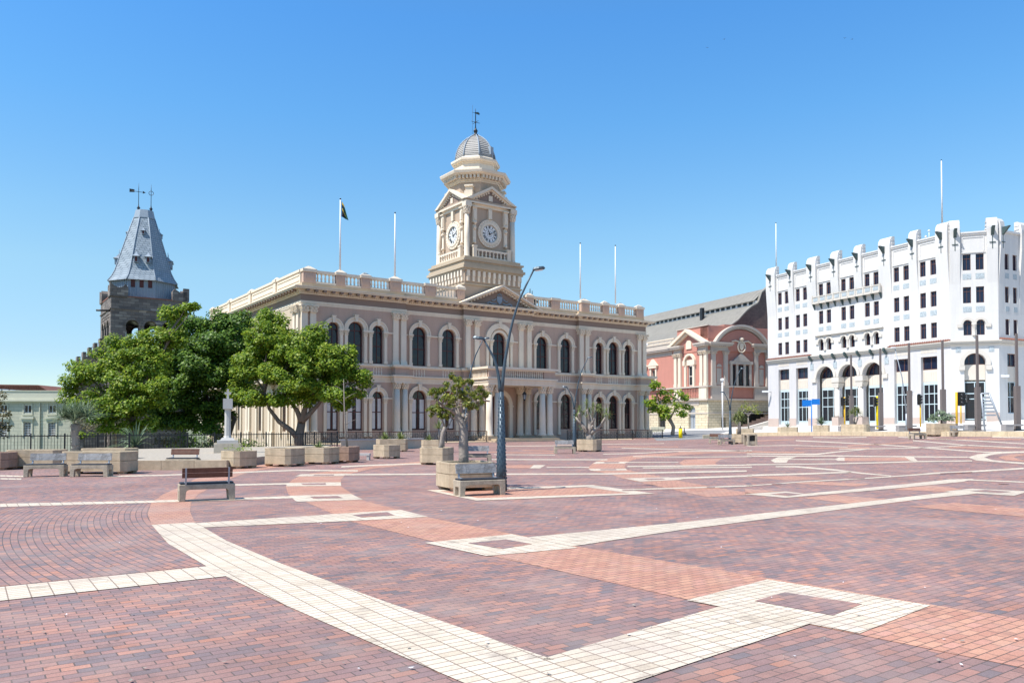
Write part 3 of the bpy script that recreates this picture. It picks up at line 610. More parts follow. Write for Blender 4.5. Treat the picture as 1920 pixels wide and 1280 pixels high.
# entablature between the storeys, with its blind balustrade and ledge
def fpl(p, q):                               # footprint that also steps out by q over each pair of columns
    out = [(-p, -p)]
    y0 = -p
    runs = [(-.2, 1.5, 0), (1.5, 8.2, None), (8.2, 9.9, 0)]
    pts = []
    ev = [(-q - .1, 1.45, -q), (1.45, 8.25, 0), (8.25, 9.85, -q), (9.85, 15.7, .35), (15.7, 24.0, 0), (24.0, 29.85, .35), (29.85, 31.5, -q), (31.5, 38.2, 0), (38.2, TL + q + .1, -q)]
    for i, (a, b, y) in enumerate(ev):
        pl = p if (i == 0 or ev[i - 1][2] > y) else -p
        pr = p if (i == len(ev) - 1 or ev[i + 1][2] > y) else -p
        pts += [(a - pl, y - p), (b + pr, y - p)]
    return pts + [(TL + q + .1 + p, TD + p), (-q - .1 - p, TD + p)]
en = MB()
for p, z0, z1 in ((.02, 5.33, 5.55), (.06, 5.552, 5.85), (.22, 5.85, 5.97)): en.prism(fpl(p, .72), z0, z1)
for p, z0, z1 in ((.02, 6.62, 6.72), (.16, 6.72, 6.86), (.1, 6.862, 6.93)): en.prism(fpl(p, .72), z0, z1)
en.build('string_course', 'trim', th)
bk = MB(); bk.prism(fpl(-.1, .72), 5.97, 6.62); bk.build('balcony_wall', 'stucco', th)
def balus_row(x0, x1, y, z0, z1, name='balustrade', step=.27, r=.09, mat='trim', T=None, parent=None, rail=False):
    b = MB(T); n = max(1, int((x1 - x0) / step))
    for i in range(n): baluster(b, x0 + (x1 - x0) * (i + .5) / n, y, z0, z1, r)
    if rail: b.box(x0, x1, y - .16, y + .16, z1, z1 + .2)
    return b.build(name, mat, parent or th)
for c, hw, y in [(2.8, .5, 0), (4.85, .75, 0), (6.95, .5, 0), (11.25, .7, .35), (14.35, .7, .35), (25.35, .7, .35), (28.45, .7, .35), (32.75, .5, 0), (34.8, .75, 0), (36.9, .5, 0)]:
    balus_row(c - hw, c + hw, y + .02, 5.975, 6.615, step=.25, r=.08)
# main entablature, frieze and bracketed cornice
e1 = MB(); layer(e1, .04, 11.6, 11.75); layer(e1, .08, 11.752, 11.95); e1.build('architrave', 'trim', th)
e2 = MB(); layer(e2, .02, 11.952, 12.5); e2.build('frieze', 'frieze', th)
e3 = MB(); layer(e3, .12, 12.5, 12.6); layer(e3, .3, 12.7, 12.78); layer(e3, .72, 12.86, 12.98); layer(e3, .8, 12.982, 13.06); layer(e3, .18, 12.602, 12.7); layer(e3, .34, 12.782, 12.86); e3.build('cornice', 'trim', th)
def along(f):                                # walks the front and the sunny side at a spacing
    for k, (a, b, y) in enumerate(SEG): f(a, b, y, None)
    f(0, TD, 0, TS)
for k, (a, b, y) in enumerate(SEG):
    dn = MB(); n = int((b - a) / .2)
    for i in range(n): x = a + (i + .5) * (b - a) / n; dn.box(x - .05, x + .05, y - .27, y - .1, 12.605, 12.695)
    dn.build('dentil_band', 'trim', th)
dn2 = MB(TS)
for i in range(140): x = (i + .5) * TD / 140; dn2.box(x - .05, x + .05, -.27, -.1, 12.605, 12.695)
dn2.build('dentil_band', 'trim', th)
ms_ = MB(TS)
for k, (a, b, y) in enumerate(SEG):
    md = MB(); n = int(round((b - a) / .72))
    for i in range(n): x = a + (i + .5) * (b - a) / n; md.box(x - .13, x + .13, y - .66, y - .3, 12.70, 12.855)
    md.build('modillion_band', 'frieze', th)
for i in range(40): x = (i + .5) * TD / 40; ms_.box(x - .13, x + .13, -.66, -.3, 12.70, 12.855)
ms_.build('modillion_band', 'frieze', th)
# roof deck and parapet
rf = MB(); rf.prism(fpr(-.3), 13.06, 13.1); rf.build('roof', 'lead', th)
PB = [(0.2, 1.3), (3.12, 3.95), (5.42, 6.27), (8.2, 9.3), (11.95, 13.0), (15.4, 16.2)]; PBm = [(TL - b, TL - a) for a, b in PB][::-1]
def pline(a, b, y):
    pb = MB(); pb.box(a, b, y + .1, y + .5, 13.061, 13.5); pb.build('parapet_base', 'trimd', th)
pline(.1, 9.6, 0); pline(9.602, 15.8, .35); pline(23.9, 30.098, .35); pline(30.1, TL - .1, 0)
pb = MB(); pb.box(.1, .5, .502, TD - .1, 13.061, 13.5)
pb.build('parapet_base', 'trimd', th)
for lst, flip in ((PB, 0), (PBm, 1)):
    for i, (a, b) in enumerate(lst):
        y = .35 if 9.7 < (a + b) / 2 < 30 else 0
        p = MB(); p.box(a, b, y + .06, y + .54, 13.501, 14.42); p.box(a + .12, b - .12, y + .03, y + .06, 13.75, 14.3); p.box(a + .3, b - .3, y + .0, y + .03, 13.88, 14.16)
        p.build('parapet_pedestal', 'stucco', th)
        c = MB(); c.box(a - .08, b + .08, y - .02, y + .62, 14.421, 14.66); cx = (a + b) / 2
        if (a, b) not in ((11.95, 13.0), (TL - 13.0, TL - 11.95)): c.frust(cx, y + .3, 14.66, 14.92, (b - a) / 2 + .04, .28, .1, .06)
        c.build('pedestal_cap', 'trim', th)
    L = lst
    for (a, b), (c_, d_2) in zip(L, L[1:]):
        y = .35 if 9.7 < (b + c_) / 2 < 30 else 0
        bl = balus_row(b + .05, c_ - .05, y + .3, 13.66, 14.36, step=.3, r=.1)
        q = MB(); q.box(b, c_, y + .12, y + .48, 13.501, 13.66); q.box(b + .08, c_ - .08, y + .1, y + .5, 14.36, 14.6); q.build('rail', 'trim', bl)
# parapet of the sunny side: solid panels between pedestals
for k, y in enumerate((0.25, 6.8, 14.3, 21.7, 29.0)):
    p = MB(TS); x = TD - y; p.box(x - .45, x + .25 if k else x - .1, -.02, .5, 13.501, 14.42) if k else None
    if k: p.box(x - .5, x + .3, -.08, .56, 14.421, 14.66); p.frust(x - .1, .24, 14.66, 14.9, .36, .28, .08, .06); p.build('parapet_pedestal', 'trim', th)
ps = MB(TS); ps.box(.3, TD - .6, .12, .42, 13.501, 14.42); ps.box(.3, TD - .6, .02, .52, 14.422, 14.62)
for a, b in ((.8, 7.2), (8.2, 14.6), (15.6, 22.1), (23.1, 28.6)):
    ps.box(a, b, .07, .12, 13.7, 13.8); ps.box(a, b, .07, .12, 14.15, 14.28)
    for i in range(int((b - a) / .3)): ps.box(a + i * .3, a + i * .3 + .14, .08, .12, 14.3, 14.4)
ps.build('side_parapet', 'trim', th)
# pediment
pg = MB(); PH = 15.1; cxp = 19.85; hw = 4.35
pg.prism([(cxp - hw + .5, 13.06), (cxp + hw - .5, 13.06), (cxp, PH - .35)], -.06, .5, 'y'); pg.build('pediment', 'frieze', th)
pr = MB()
for s in (-1, 1):
    for (t, y0, y1, o) in ((.16, -.82, .5, .0), (.12, -.62, .45, -.17), (.14, -.3, .4, -.3)):
        a = (cxp + s * (hw + .35 + o * 1.0), 12.99 + 0); b = (cxp, PH + o * .9)
        L_ = Vector((b[0] - a[0], b[1] - a[1])); nrm = Vector((-L_.y, L_.x)).normalized() * t
        if nrm.y > 0: nrm = -nrm
        ptl = [a, b, (b[0], b[1] + nrm.y * 1.1), (a[0] - s * abs(nrm.y) * 1.2, max(a[1] + nrm.y, 12.99))]
        pr.prism([(a[0], 13.065), (b[0], b[1]), (b[0], b[1] - t * 1.15), (a[0] - s * t * 2.2, 13.065)], y0, y1, 'y')
    for i in range(11):
        u = (i + .7) / 11.5; x = cxp + s * (hw - .35) * (1 - u); z = 13.0 + (PH - 13.38) * u
        pr.box(x - .1, x + .1, -.4, -.08, z - .06, z + .09)
pr.build('pediment_moulding', 'trim', th)
cr = MB()                                     # carved crest in the gable: shield, crown and scrolls
cr.prism([(cxp - .32, 14.05), (cxp + .32, 14.05), (cxp + .3, 13.6), (cxp, 13.28), (cxp - .3, 13.6)], -.14, -.06, 'y')
for dx, z, r in ((-.2, 14.2, .1), (0, 14.28, .13), (.2, 14.2, .1)): cr.lathe(cxp + dx, -.1, [(.01, z - r), (r, z), (.01, z + r)], 8)
for s in (-1, 1):
    cr.tube([(cxp + s * x, -.12, z) for x, z in ((.4, 13.35), (.8, 13.3), (1.2, 13.42), (1.5, 13.3), (1.3, 13.22))], .07, 6)
    cr.tube([(cxp + s * x, -.12, z) for x, z in ((.4, 13.8), (.7, 13.6), (.95, 13.62))], .06, 6)
cr.build('crest', 'lead', th)
# porch
PY = -3.5
pc = MB(); X0, X1 = 16.35, 24.1
for z0, z1, g in ((5.25, 5.5, .0), (5.5, 5.78, .05), (5.78, 5.95, .18)): pc.box(X0 - g, X1 + g, PY - g, -.04 - g * .1, z0, z1)
for z0, z1, g in ((6.6, 6.72, .0), (6.72, 6.93, .2)): pc.box(X0 - g, X1 + g, PY - g, -.06, z0, z1)
pc.build('porch_slab', 'trim', th)
pbk = MB(); pbk.box(X0 + .12, X1 - .1, PY + .14, PY + .34, 5.95, 6.6); pbk.box(X0 + .12, X0 + .3, PY + .34, -.06, 5.95, 6.6); pbk.box(X1 - .3, X1 - .1, PY + .34, -.06, 5.95, 6.6)
for a, b in ((X0, X0 + 1.3), (X1 - 1.4, X1)): pbk.box(a + .02, b - .02, PY + .02, PY + .14, 5.951, 6.6)
pbk.build('porch_balcony_wall', 'stucco', th)
balus_row(X0 + 1.4, X1 - 1.5, PY + .05, 5.951, 6.6, step=.22, r=.07)
TP = Matrix(((0, 1, 0, X0 - 0.0), (-1, 0, 0, 0), (0, 0, 1, 0), (0, 0, 0, 1)))
balus_row(.5, 3.2, .04, 5.951, 6.6, T=TP, step=.22, r=.07)
for c in (16.72, 17.62, 22.85, 23.72):
    for y in (PY + .45,):
        p = MB(); p.lathe(c, y, [(.42, .52), (.42, .62), (.33, .74), (.315, 2.2), (.27, 4.55)], 16); capital(p, c, y, .27, 4.55, 5.24); p.build('column', 'trim', th)
for c in (16.72, 17.62, 22.1, 23.0):
    p = MB(); p.lathe(c, -.42, [(.4, .52), (.4, .62), (.32, .74), (.3, 2.2), (.27, 4.55)], 14); capital(p, c, -.42, .27, 4.55, 5.24); p.build('column', 'trim', th)
for a, b in ((16.27, 18.07), (22.4, 24.17)):
    p = MB(); p.box(a, b, PY - .05, PY + .95, -.25, .52); p.build('pedestal', 'trimd', th)
for a, b in ((16.3, 18.1), (21.65, 23.5)): p = MB(); p.box(a, b, -.9, -.0, -.25, .519); p.build('pedestal', 'trimd', th)
ad = MB(); archivolt(ad, 19.85, 3.45, 1.14, 1.55, -.16, 0, 18)
for s in (-1, 1): ad.box(19.85 + s * 1.33 - .2, 19.85 + s * 1.33 + .2, -.2, 0, .3, 3.3); ad.box(19.85 + s * 1.33 - .27, 19.85 + s * 1.33 + .27, -.24, 0, 3.3, 3.449)
ad.build('door_surround', 'trim', th)
stp = MB()
for i in range(3): stp.box(15.9 - i * .35 + .7, 24.6 + i * .35 - .7, PY - .9 - i * .36, -.01, -.3, .3 - i * .16 - .002 * i)
stp.build('steps', 'trimd', th)
# terrace under the railings
for a, b in ((-1.2, 15.85), (24.9, 38.9)): te = MB(); te.box(a, b, -4.35, -.01, -1.2, .06); te.build('terrace', 'trimd', th)
# hanging lantern in the porch
ln = thing('porch_lantern', 'black iron lantern hanging under the porch of the town hall', 'lantern', Vector(TH0) + Matrix.Rotation(PA, 3, 'Z') @ Vector((20.75, PY + .5, 3.95)))
q = MB(); q.lathe(0, 0, [(.11, 0), (.2, .5), (.24, .52), (.05, .75), (.02, .78), (.02, 1.3)], 6); q.lathe(0, 0, [(.02, -.12), (.07, -.06), (.11, 0)], 6); q.build('lantern_frame', 'iron', ln)
q = MB(); q.lathe(0, 0, [(.125, .06), (.19, .46)], 6, pi / 6, False); q.build('lantern_glass', 'whiteorn', ln)
# small dark ventilator seen over the parapet
v_ = MB(); v_.lathe(29.5, 8, [(.6, 13.1), (.6, 15.2), (1.1, 15.4), (.3, 15.9), (.05, 16.3)], 10); v_.tube([(29.5, 8, 16.2), (29.5, 8, 16.9)], .05); v_.tube([(29.8, 8, 16.0), (29.8, 8, 16.7)], .04); v_.build('roof_ventilator', 'iron', th)

# clock tower (a part of the town hall, its pieces one level deeper)
cx0, cy0 = 19.85, 4.3
def sq(h): return [(cx0 - h, cy0 - h), (cx0 + h, cy0 - h), (cx0 + h, cy0 + h), (cx0 - h, cy0 + h)]
tw = MB(); tw.prism(sq(3.3), 12.9, 15.4); tw.prism(sq(3.34), 15.402, 16.5); tw.prism(sq(2.55), 18.0, 23.0)
tower = tw.build('clock_tower', 'stucct', th)
t1 = MB()
for h, z0, z1 in ((3.5, 16.5, 16.7), (3.66, 16.702, 16.95), (3.5, 16.952, 17.2), (3.4, 17.202, 17.45), (3.55, 17.452, 17.62), (3.3, 17.622, 17.9), (3.42, 15.1, 15.25)): t1.prism(sq(h), z0, z1)
t1.build('tower_cornice', 'trimd', tower)
def face4(f):                                # run f in the frame of each of the four tower faces
    for k in range(4):
        T = Matrix.Translation((cx0, cy0, 0)) @ Matrix.Rotation(k * pi / 2, 4, 'Z')
        f(T, k)
def brk(T, k):
    b = MB(T)
    for i in range(11):
        x = -3.0 + i * .6; b.box(x - .14, x + .14, -3.56, -3.34, 15.95, 16.49); b.box(x - .12, x + .12, -3.48, -3.34, 15.45, 15.95)
    b.build('tower_bracket_row', 'trim', tower)
    c = MB(T); x = -2.72; c.lathe(x, -2.72, [(.34, 17.9), (.34, 18.0), (.27, 18.12), (.26, 19.8), (.22, 22.1)], 12)
    c.build('tower_column', 'trim', tower)
    c = MB(T)
    for x in (-2.72,): capital(c, x, -2.72, .24, 22.1, 22.95)
    c.build('column_capital', 'trim', tower)
    e = MB(T)
    for x in (-2.72, ): e.box(x - .34, x + .36, -3.06, -2.36, 22.951, 23.3)
    e.box(-2.3, 2.3, -2.72, -2.551, 23.0, 23.3); e.box(-2.95, 2.95, -2.98 + .02 * (k % 2), -2.0, 23.301, 23.45 + .004 * k); e.box(-3.2, 3.2 - .9, -3.2 + .003 * k, -2.0, 23.46, 23.6 + .004 * k) if 0 else None
    e.build('tower_entablature', 'trim', tower)
    # pediment over the clock
    pd = MB(T); pd.prism([(-2.3, 23.62), (2.3, 23.62), (0, 24.85)], -2.75, -1.6, 'y'); pd.build('tower_pediment', 'frieze', tower)
    pm = MB(T)
    for s in (-1, 1):
        pm.prism([(s * 3.0, 23.62), (0, 25.2), (0, 24.95), (s * 2.45, 23.62)], -3.12, -1.4, 'y')
        pm.prism([(s * 2.4, 23.66), (0, 24.93), (0, 24.78), (s * 2.1, 23.66)], -2.92, -2.751, 'y')
        for i in range(7): u = (i + .6) / 7.5; x = s * 2.1 * (1 - u); z = 23.7 + 1.05 * u; pm.box(x - .07, x + .07, -2.9, -2.75, z - .16, z - .02)
    pm.box(-.22, .22, -2.85, -2.75, 23.75, 24.3)
    pm.build('pediment_moulding', 'trim', tower)
    # clock
    ring = MB(T)
    for r0, r1, d in ((1.12, 1.4, .14), (.9, 1.12, .2)):
        ou = arc(0, 0, r1, 32, 0, 2 * pi); inn = arc(0, 0, r0, 32, 0, 2 * pi)
        for i in range(32): ring.prism([(ou[i][0], 20.55 + ou[i][1]), (ou[i + 1][0], 20.55 + ou[i + 1][1]), (inn[i + 1][0], 20.55 + inn[i + 1][1]), (inn[i][0], 20.55 + inn[i][1])], -2.551 - d, -2.551, 'y')
    for i in range(24):
        a = 2 * pi * i / 24; ring.lathe(1.26 * cos(a), -2.7, [(.04, 20.5 + 1.26 * sin(a)), (.06, 20.55 + 1.26 * sin(a)), (.04, 20.6 + 1.26 * sin(a))], 5)
    ck = ring.build('clock', 'trim', tower)
    fc = MB(T)
    fc.prism([(x, 20.55 + z) for x, z in arc(0, 0, .9, 32, 0, 2 * pi)[:-1]], -2.62, -2.56, 'y')
    fc.m = 1
    NUM = [3, 1, 2, 3, 2, 1, 2, 3, 4, 2, 1, 2]      # strokes of XII, I, II ...
    for h in range(12):
        a = pi / 2 - 2 * pi * h / 12; k2 = NUM[h]
        for q_ in range(k2):
            off = (q_ - (k2 - 1) / 2) * .09; dx, dz = -sin(a) * off, cos(a) * off
            ux, uz = cos(a), sin(a); px_, pz_ = -uz * .028, ux * .028
            tilt = .05 if (h in (0, 4, 5, 9, 10, 11) and q_ == 0) else 0
            A = (ux * .56 + dx + -uz * tilt, uz * .56 + dz + ux * tilt); B_ = (ux * .80 + dx, uz * .80 + dz)
            fc.prism([(A[0] + px_, 20.55 + A[1] + pz_), (A[0] - px_, 20.55 + A[1] - pz_), (B_[0] - px_, 20.55 + B_[1] - pz_), (B_[0] + px_, 20.55 + B_[1] + pz_)], -2.635, -2.621, 'y')
    for rr in (.86, .5, .3):
        ou = arc(0, 0, rr, 32, 0, 2 * pi); inn = arc(0, 0, rr - .022, 32, 0, 2 * pi)
        for i in range(32): fc.prism([(ou[i][0], 20.55 + ou[i][1]), (ou[i + 1][0], 20.55 + ou[i + 1][1]), (inn[i + 1][0], 20.55 + inn[i + 1][1]), (inn[i][0], 20.55 + inn[i][1])], -2.63, -2.621, 'y')
    cf = fc.build('clock_face', ['clock', 'lens'], tower)
    hd = MB(T)
    for ang, ln_, wd in ((pi / 2 - 2 * pi * 11.2 / 12, .45, .055), (pi / 2 - 2 * pi * 2.35 / 12, .74, .038)):
        ux, uz = cos(ang), sin(ang); hd.prism([(-uz * wd - ux * .15, 20.55 + ux * wd - uz * .15), (uz * wd - ux * .15, 20.55 - ux * wd - uz * .15), (ux * ln_ + uz * .01, 20.55 + uz * ln_ - ux * .01), (ux * ln_ - uz * .01, 20.55 + uz * ln_ + ux * .01)], -2.665 - wd * .2, -2.645, 'y')
    hd.build('clock_hand', 'lens', tower)
    # scrolled consoles and the little balcony
    for x in (-1.85, 1.85):
        cs = MB(T); cs.box(x - .24, x + .24, -2.84, -2.551, 21.4, 22.9); cs.box(x - .16, x + .16, -2.92, -2.84, 21.7, 22.6); cs.box(x - .17, x + .17, -2.78, -2.551, 19.4, 21.2); cs.box(x - .3, x + .3, -2.96, -2.551, 22.9, 22.999)
        cs.lathe(x, -2.86, [(.05, 21.2), (.17, 21.35), (.17, 21.5), (.05, 21.65)], 8); cs.lathe(x, -2.82, [(.05, 19.3), (.16, 19.45), (.05, 19.6)], 8); cs.lathe(x, -2.82, [(.05, 20.7), (.18, 20.9), (.05, 21.1)], 8); cs.build('console', 'trim', tower)
    cs = MB(T); cs.box(-.2, .2, -2.8, -2.551, 22.0, 22.95); cs.build('console', 'trim', tower)
    bl = MB(T); bl.box(-1.9, 1.9, -3.12, -2.9, 17.902, 18.05)
    for x in (-2.02, 2.02): bl.box(x - .2, x + .2, -3.16, -2.84, 17.901, 18.95); bl.box(x - .25, x + .25, -3.2, -2.8, 18.951, 19.1)
    bl.box(-1.82, 1.82, -3.1, -2.92, 18.62, 18.8)
    for i in range(8): baluster(bl, -1.55 + i * .443, -3.01, 18.05, 18.62, .11)
    bl.build('tower_balustrade', 'trim', tower)
face4(brk)
oc = pi / 8
def octa(mb, r, z0, z1, r1=None):
    r1 = r if r1 is None else r1; n = 8; r *= .875; r1 *= .875
    vs = [(cx0 + r * cos(oc + pi / 4 * i), cy0 + r * sin(oc + pi / 4 * i), z0) for i in range(n)] + [(cx0 + r1 * cos(oc + pi / 4 * i), cy0 + r1 * sin(oc + pi / 4 * i), z1) for i in range(n)]
    mb.add(vs, [tuple(range(n))[::-1], tuple(range(n, 16))] + [(i, (i + 1) % n, (i + 1) % n + n, i + n) for i in range(n)])
o1 = MB(); o1.prism(sq(2.95), 23.46, 23.62); octa(o1, 3.05, 23.62, 25.65); o1.build('octagon_drum', 'stucct', tower)
o2 = MB()
for k in range(4):
    a = pi / 4 + k * pi / 2; T = Matrix.Translation((cx0, cy0, 0)) @ Matrix.Rotation(a, 4, 'Z'); q = MB(T)
    q.box(2.3, 3.3, -.4, .4, 23.63, 24.6); q.box(2.3, 3.0, -.34, .34, 24.6, 25.1); q.box(2.3, 3.15, -.43, .43, 25.1, 25.25); q.build('corner_buttress', 'trim', tower)
o3 = MB(); octa(o3, 3.15, 25.65, 25.8); octa(o3, 3.3, 25.802, 25.95); octa(o3, 3.25, 25.952, 26.3); octa(o3, 3.75, 26.3, 26.42, 3.9); octa(o3, 4.12, 26.42, 26.62, 4.2); octa(o3, 4.2, 26.622, 26.72); octa(o3, 3.7, 26.722, 27.0, 2.7); octa(o3, 2.6, 27.0, 27.75, 2.5); octa(o3, 2.62, 27.75, 27.9); octa(o3, 2.8, 27.902, 28.05, 2.9); octa(o3, 2.92, 28.052, 28.25); octa(o3, 2.6, 28.252, 28.5, 2.4); o3.build('octagon_cornice', 'trim', tower)
mo = MB()
for k in range(8):
    a0_, a1_ = oc + pi / 4 * k, oc + pi / 4 * (k + 1); A = Vector((cx0 + 2.99 * cos(a0_), cy0 + 2.99 * sin(a0_), 0)); B_ = Vector((cx0 + 2.99 * cos(a1_), cy0 + 2.99 * sin(a1_), 0)); t = atan2(B_.y - A.y, B_.x - A.x)
    for i in range(6):
        P = A.lerp(B_, (i + .5) / 6); q = Matrix.Translation(P) @ Matrix.Rotation(t, 4, 'Z'); mo.T = q; mo.box(-.11, .11, -.28, .18, 25.97, 26.29)
mo.T = None; mo.build('octagon_bracket_row', 'trim', tower)
# ribbed dome
dm = MB(); n = 8; prof = [(2.04, 28.5), (2.02, 28.8), (1.95, 29.2), (1.8, 29.65), (1.56, 30.1), (1.24, 30.5), (.83, 30.85), (.42, 31.1), (.3, 31.2)]
for k in range(8):
    a0_, a1_ = oc + pi / 4 * k, oc + pi / 4 * (k + 1)
    for (r0, z0), (r1, z1) in zip(prof, prof[1:]):
        for sb in (0, .5):
            ra, rb = r0 + (r1 - r0) * sb, r0 + (r1 - r0) * (sb + .5); za, zb = z0 + (z1 - z0) * sb, z0 + (z1 - z0) * (sb + .5)
            dm.add([(cx0 + (ra + .05) * cos(a0_), cy0 + (ra + .05) * sin(a0_), za), (cx0 + (ra + .05) * cos(a1_), cy0 + (ra + .05) * sin(a1_), za), (cx0 + rb * cos(a1_), cy0 + rb * sin(a1_), zb), (cx0 + rb * cos(a0_), cy0 + rb * sin(a0_), zb)], [(0, 1, 2, 3)])
dome = dm.build('dome', 'domelead', tower)
rb_ = MB()
for k in range(8):
    a = oc + pi / 4 * k; rb_.tube([(cx0 + (r + .05) * cos(a), cy0 + (r + .05) * sin(a), z) for r, z in prof], .07, 5)
rb_.build('dome_rib', 'lead', tower)
# dormer on the dome
q = MB(Matrix.Translation((cx0, cy0, 0)) @ Matrix.Rotation(radians(22), 4, 'Z')); q.box(-.25, .25, -2.06, -1.4, 28.85, 29.65); q.build('dome_hatch', 'lead', tower)
fn = MB(); fn.lathe(cx0, cy0, [(.42, 31.12), (.28, 31.3), (.12, 31.45), (.2, 31.6), (.22, 31.72), (.1, 31.9), (.05, 32.1), (.045, 33.2), (.02, 34.0)], 10)
for a in (0, pi / 2): fn.tube([(cx0 - .5 * cos(a), cy0 - .5 * sin(a), 32.6), (cx0 + .5 * cos(a), cy0 + .5 * sin(a), 32.6)], .025, 5)
fn.lathe(cx0, cy0, [(.02, 32.5), (.11, 32.6), (.02, 32.7)], 8); fn.build('finial', 'iron', tower)
vn = MB(); vn.prism([(cx0 - .1, 33.5), (cx0 + .45, 33.45), (cx0 + .5, 33.62), (cx0 + .3, 33.72), (cx0 - .1, 33.6)], cy0 - .015, cy0 + .015, 'y'); vn.tube([(cx0 - .4, cy0, 33.55), (cx0, cy0, 33.55)], .02, 5); vn.build('weather_vane', 'bronze', tower)
vn = MB(); vn.tube([(cx0 - .42, cy0, 28.5), (cx0 - .36, cy0, 34.3)], [.012, .012], 5); vn.build('lightning_rod', 'iron', tower)
# flagpoles on the roof
def th_world(x, y, z): return Vector(TH0) + Matrix.Rotation(PA, 3, 'Z') @ Vector((x, y, z))
def flagpole(p, h, r, label, group='white flagpoles'):
    t = thing('flagpole', label, 'flagpole', p, 0, group)
    m = MB(); m.tube([(0, 0, 0), (0, 0, h)], [r, r * .55], 8); m.build('pole', 'wpole', t)
    m = MB(); m.lathe(0, 0, [(.02, h), (.09, h + .06), (.02, h + .14)], 8); m.build('truck', 'lens', t); return t
flagpole(th_world(3.53, .3, 14.9), 6.1, .085, 'white flagpole flying a small dark flag above the left wing of the town hall')
flagpole(th_world(8.75, .3, 14.9), 5.7, .085, 'bare white flagpole over the town hall just left of the clock tower')
flagpole(th_world(30.45, .3, 14.9), 5.8, .08, 'bare white flagpole over the town hall nearest the clock tower on its right')
flagpole(th_world(35.45, .3, 14.8), 6.3, .08, 'bare white flagpole over the far right wing of the town hall')
fl = thing('flag', 'small dark green flag hanging limp from the leftmost flagpole', 'flag', th_world(3.53, .3, 20.6))
m = MB(); m.uv = None
def drape(u, v):                              # limp cloth: hangs down along the pole, folds outward
    return (.1 + .62 * u * (0.35 + .65 * v) , .10 * sin(u * 9 + v * 3) * v, .28 - v * 1.35 - u * .35 + .0)
nu, nv = 12, 12
vs = [drape(i / nu, j / nv) for j in range(nv + 1) for i in range(nu + 1)]
m.add(vs, [(j * (nu + 1) + i, j * (nu + 1) + i + 1, (j + 1) * (nu + 1) + i + 1, (j + 1) * (nu + 1) + i) for j in range(nv) for i in range(nu)], True)
cl = m.build('flag_cloth', ['fgreen', 'fdark', 'fgold', 'fred'], fl)
for p in cl.data.polygons:
    j, i = divmod(p.index, nu); p.material_index = 2 if (j < 2 and i > 1) or (i + (nv - j)) in (9, 10) and 4 < j < 10 else (1 if i < 5 else 0)
mo_ = cl.modifiers.new('thickness', 'SOLIDIFY'); mo_.thickness = 0.01
# railings on the terrace
def railing(name, p0, p1, h, label, scroll=True, step=.13, z=0.0, cat='railing', group=None, mats='iron', spear=False, postgap=2.0):
    p0 = Vector(p0); p1 = Vector(p1); L = (p1 - p0).length; ang = atan2(p1.y - p0.y, p1.x - p0.x)
    t = thing(name, label, cat, (p0.x, p0.y, p0.z), ang, group)
    r = MB(); r.box(0, L, -.03, .03, h - .05, h); r.build('handrail', 'redrail' if scroll else 'iron', t)
    r = MB(); r.box(0, L, -.015, .015, .1, .14)
    if not scroll: r.box(0, L, -.02, .02, h * .86, h * .86 + .03) if 0 else None
    r.build('rail', mats, t)
    n = int(L / postgap)
    for i in range(n + 1): x = L * i / n; r = MB(); r.box(x - .035, x + .035, -.035, .035, 0, h + (.0 if scroll else .12)); r.build('post', mats, t)
    r = MB()
    if scroll:
        for i in range(n):
            a, b = L * i / n, L * (i + 1) / n; w_ = (b - a)
            for q in range(4):
                c = a + w_ * (q + .5) / 4
                for cz, rr in ((h * .62, .17), (h * .3, .15)):
                    r.tube([(c + rr * cos(k * pi / 5), 0, cz + rr * sin(k * pi / 5)) for k in range(11)], .014, 4)
            for q in range(13): x = a + w_ * q / 12; r.box(x - .009, x + .009, -.009, .009, .12, h - .05)
    else:
        for i in range(int(L / step)):
            x = (i + .5) * step; r.box(x - .011, x + .011, -.011, .011, 0.04, h + .02); r.frust(x, 0, h + .02, h + .1, .014, .014, .001, .001)
    r.build('ironwork', mats, t); return t
railing('terrace_railing', th_world(-1.1, -4.2, .06), th_world(15.7, -4.2, .06), .98, 'black scrolled iron railing with a rust-red handrail along the terrace left of the porch', group='scrolled railings of the town hall')
railing('terrace_railing', th_world(25.0, -4.2, .06), th_world(38.0, -4.2, .06), .98, 'black scrolled iron railing with a rust-red handrail along the terrace right of the porch', group='scrolled railings of the town hall')

# ------------------------------------------------------------------ white office block on the right
WA = Vector((37.54, 114.8, 0)); WB = Vector((49.04, 87.5, 0)); WC = Vector((53.4, 85.8, 0)); WL = (WB - WA).length
wh = thing('office_building', 'white five-storey office building with stepped piers and arched ground floor on the right', 'office building', (0, 0, 0))
def frameM(a, b): return Matrix.Translation(a) @ Matrix.Rotation(atan2(b.y - a.y, b.x - a.x), 4, 'Z')
TW1 = frameM(WA, WB); TW2 = frameM(WB, WC); CL = (WC - WB).length
WD = WC + Vector((3.9, 1.9, 0)).normalized() * 16; TW3 = frameM(WC, WD)
rows = [(18.69, 20.42), (15.03, 16.78), (11.45, 13.2)]
BAY = [(2.0, 4.5), (5.5, 8.1), (9.8, 12.4), (13.7, 16.3), (17.5, 20.15), (21.9, 24.5), (25.6, 28.1)]
WZ = -1.0
def wpair(a, b): c = (a + b) / 2; return [(c - 1.08, c - .30), (c + .30, c + 1.08)]
wl = MB(TW1)
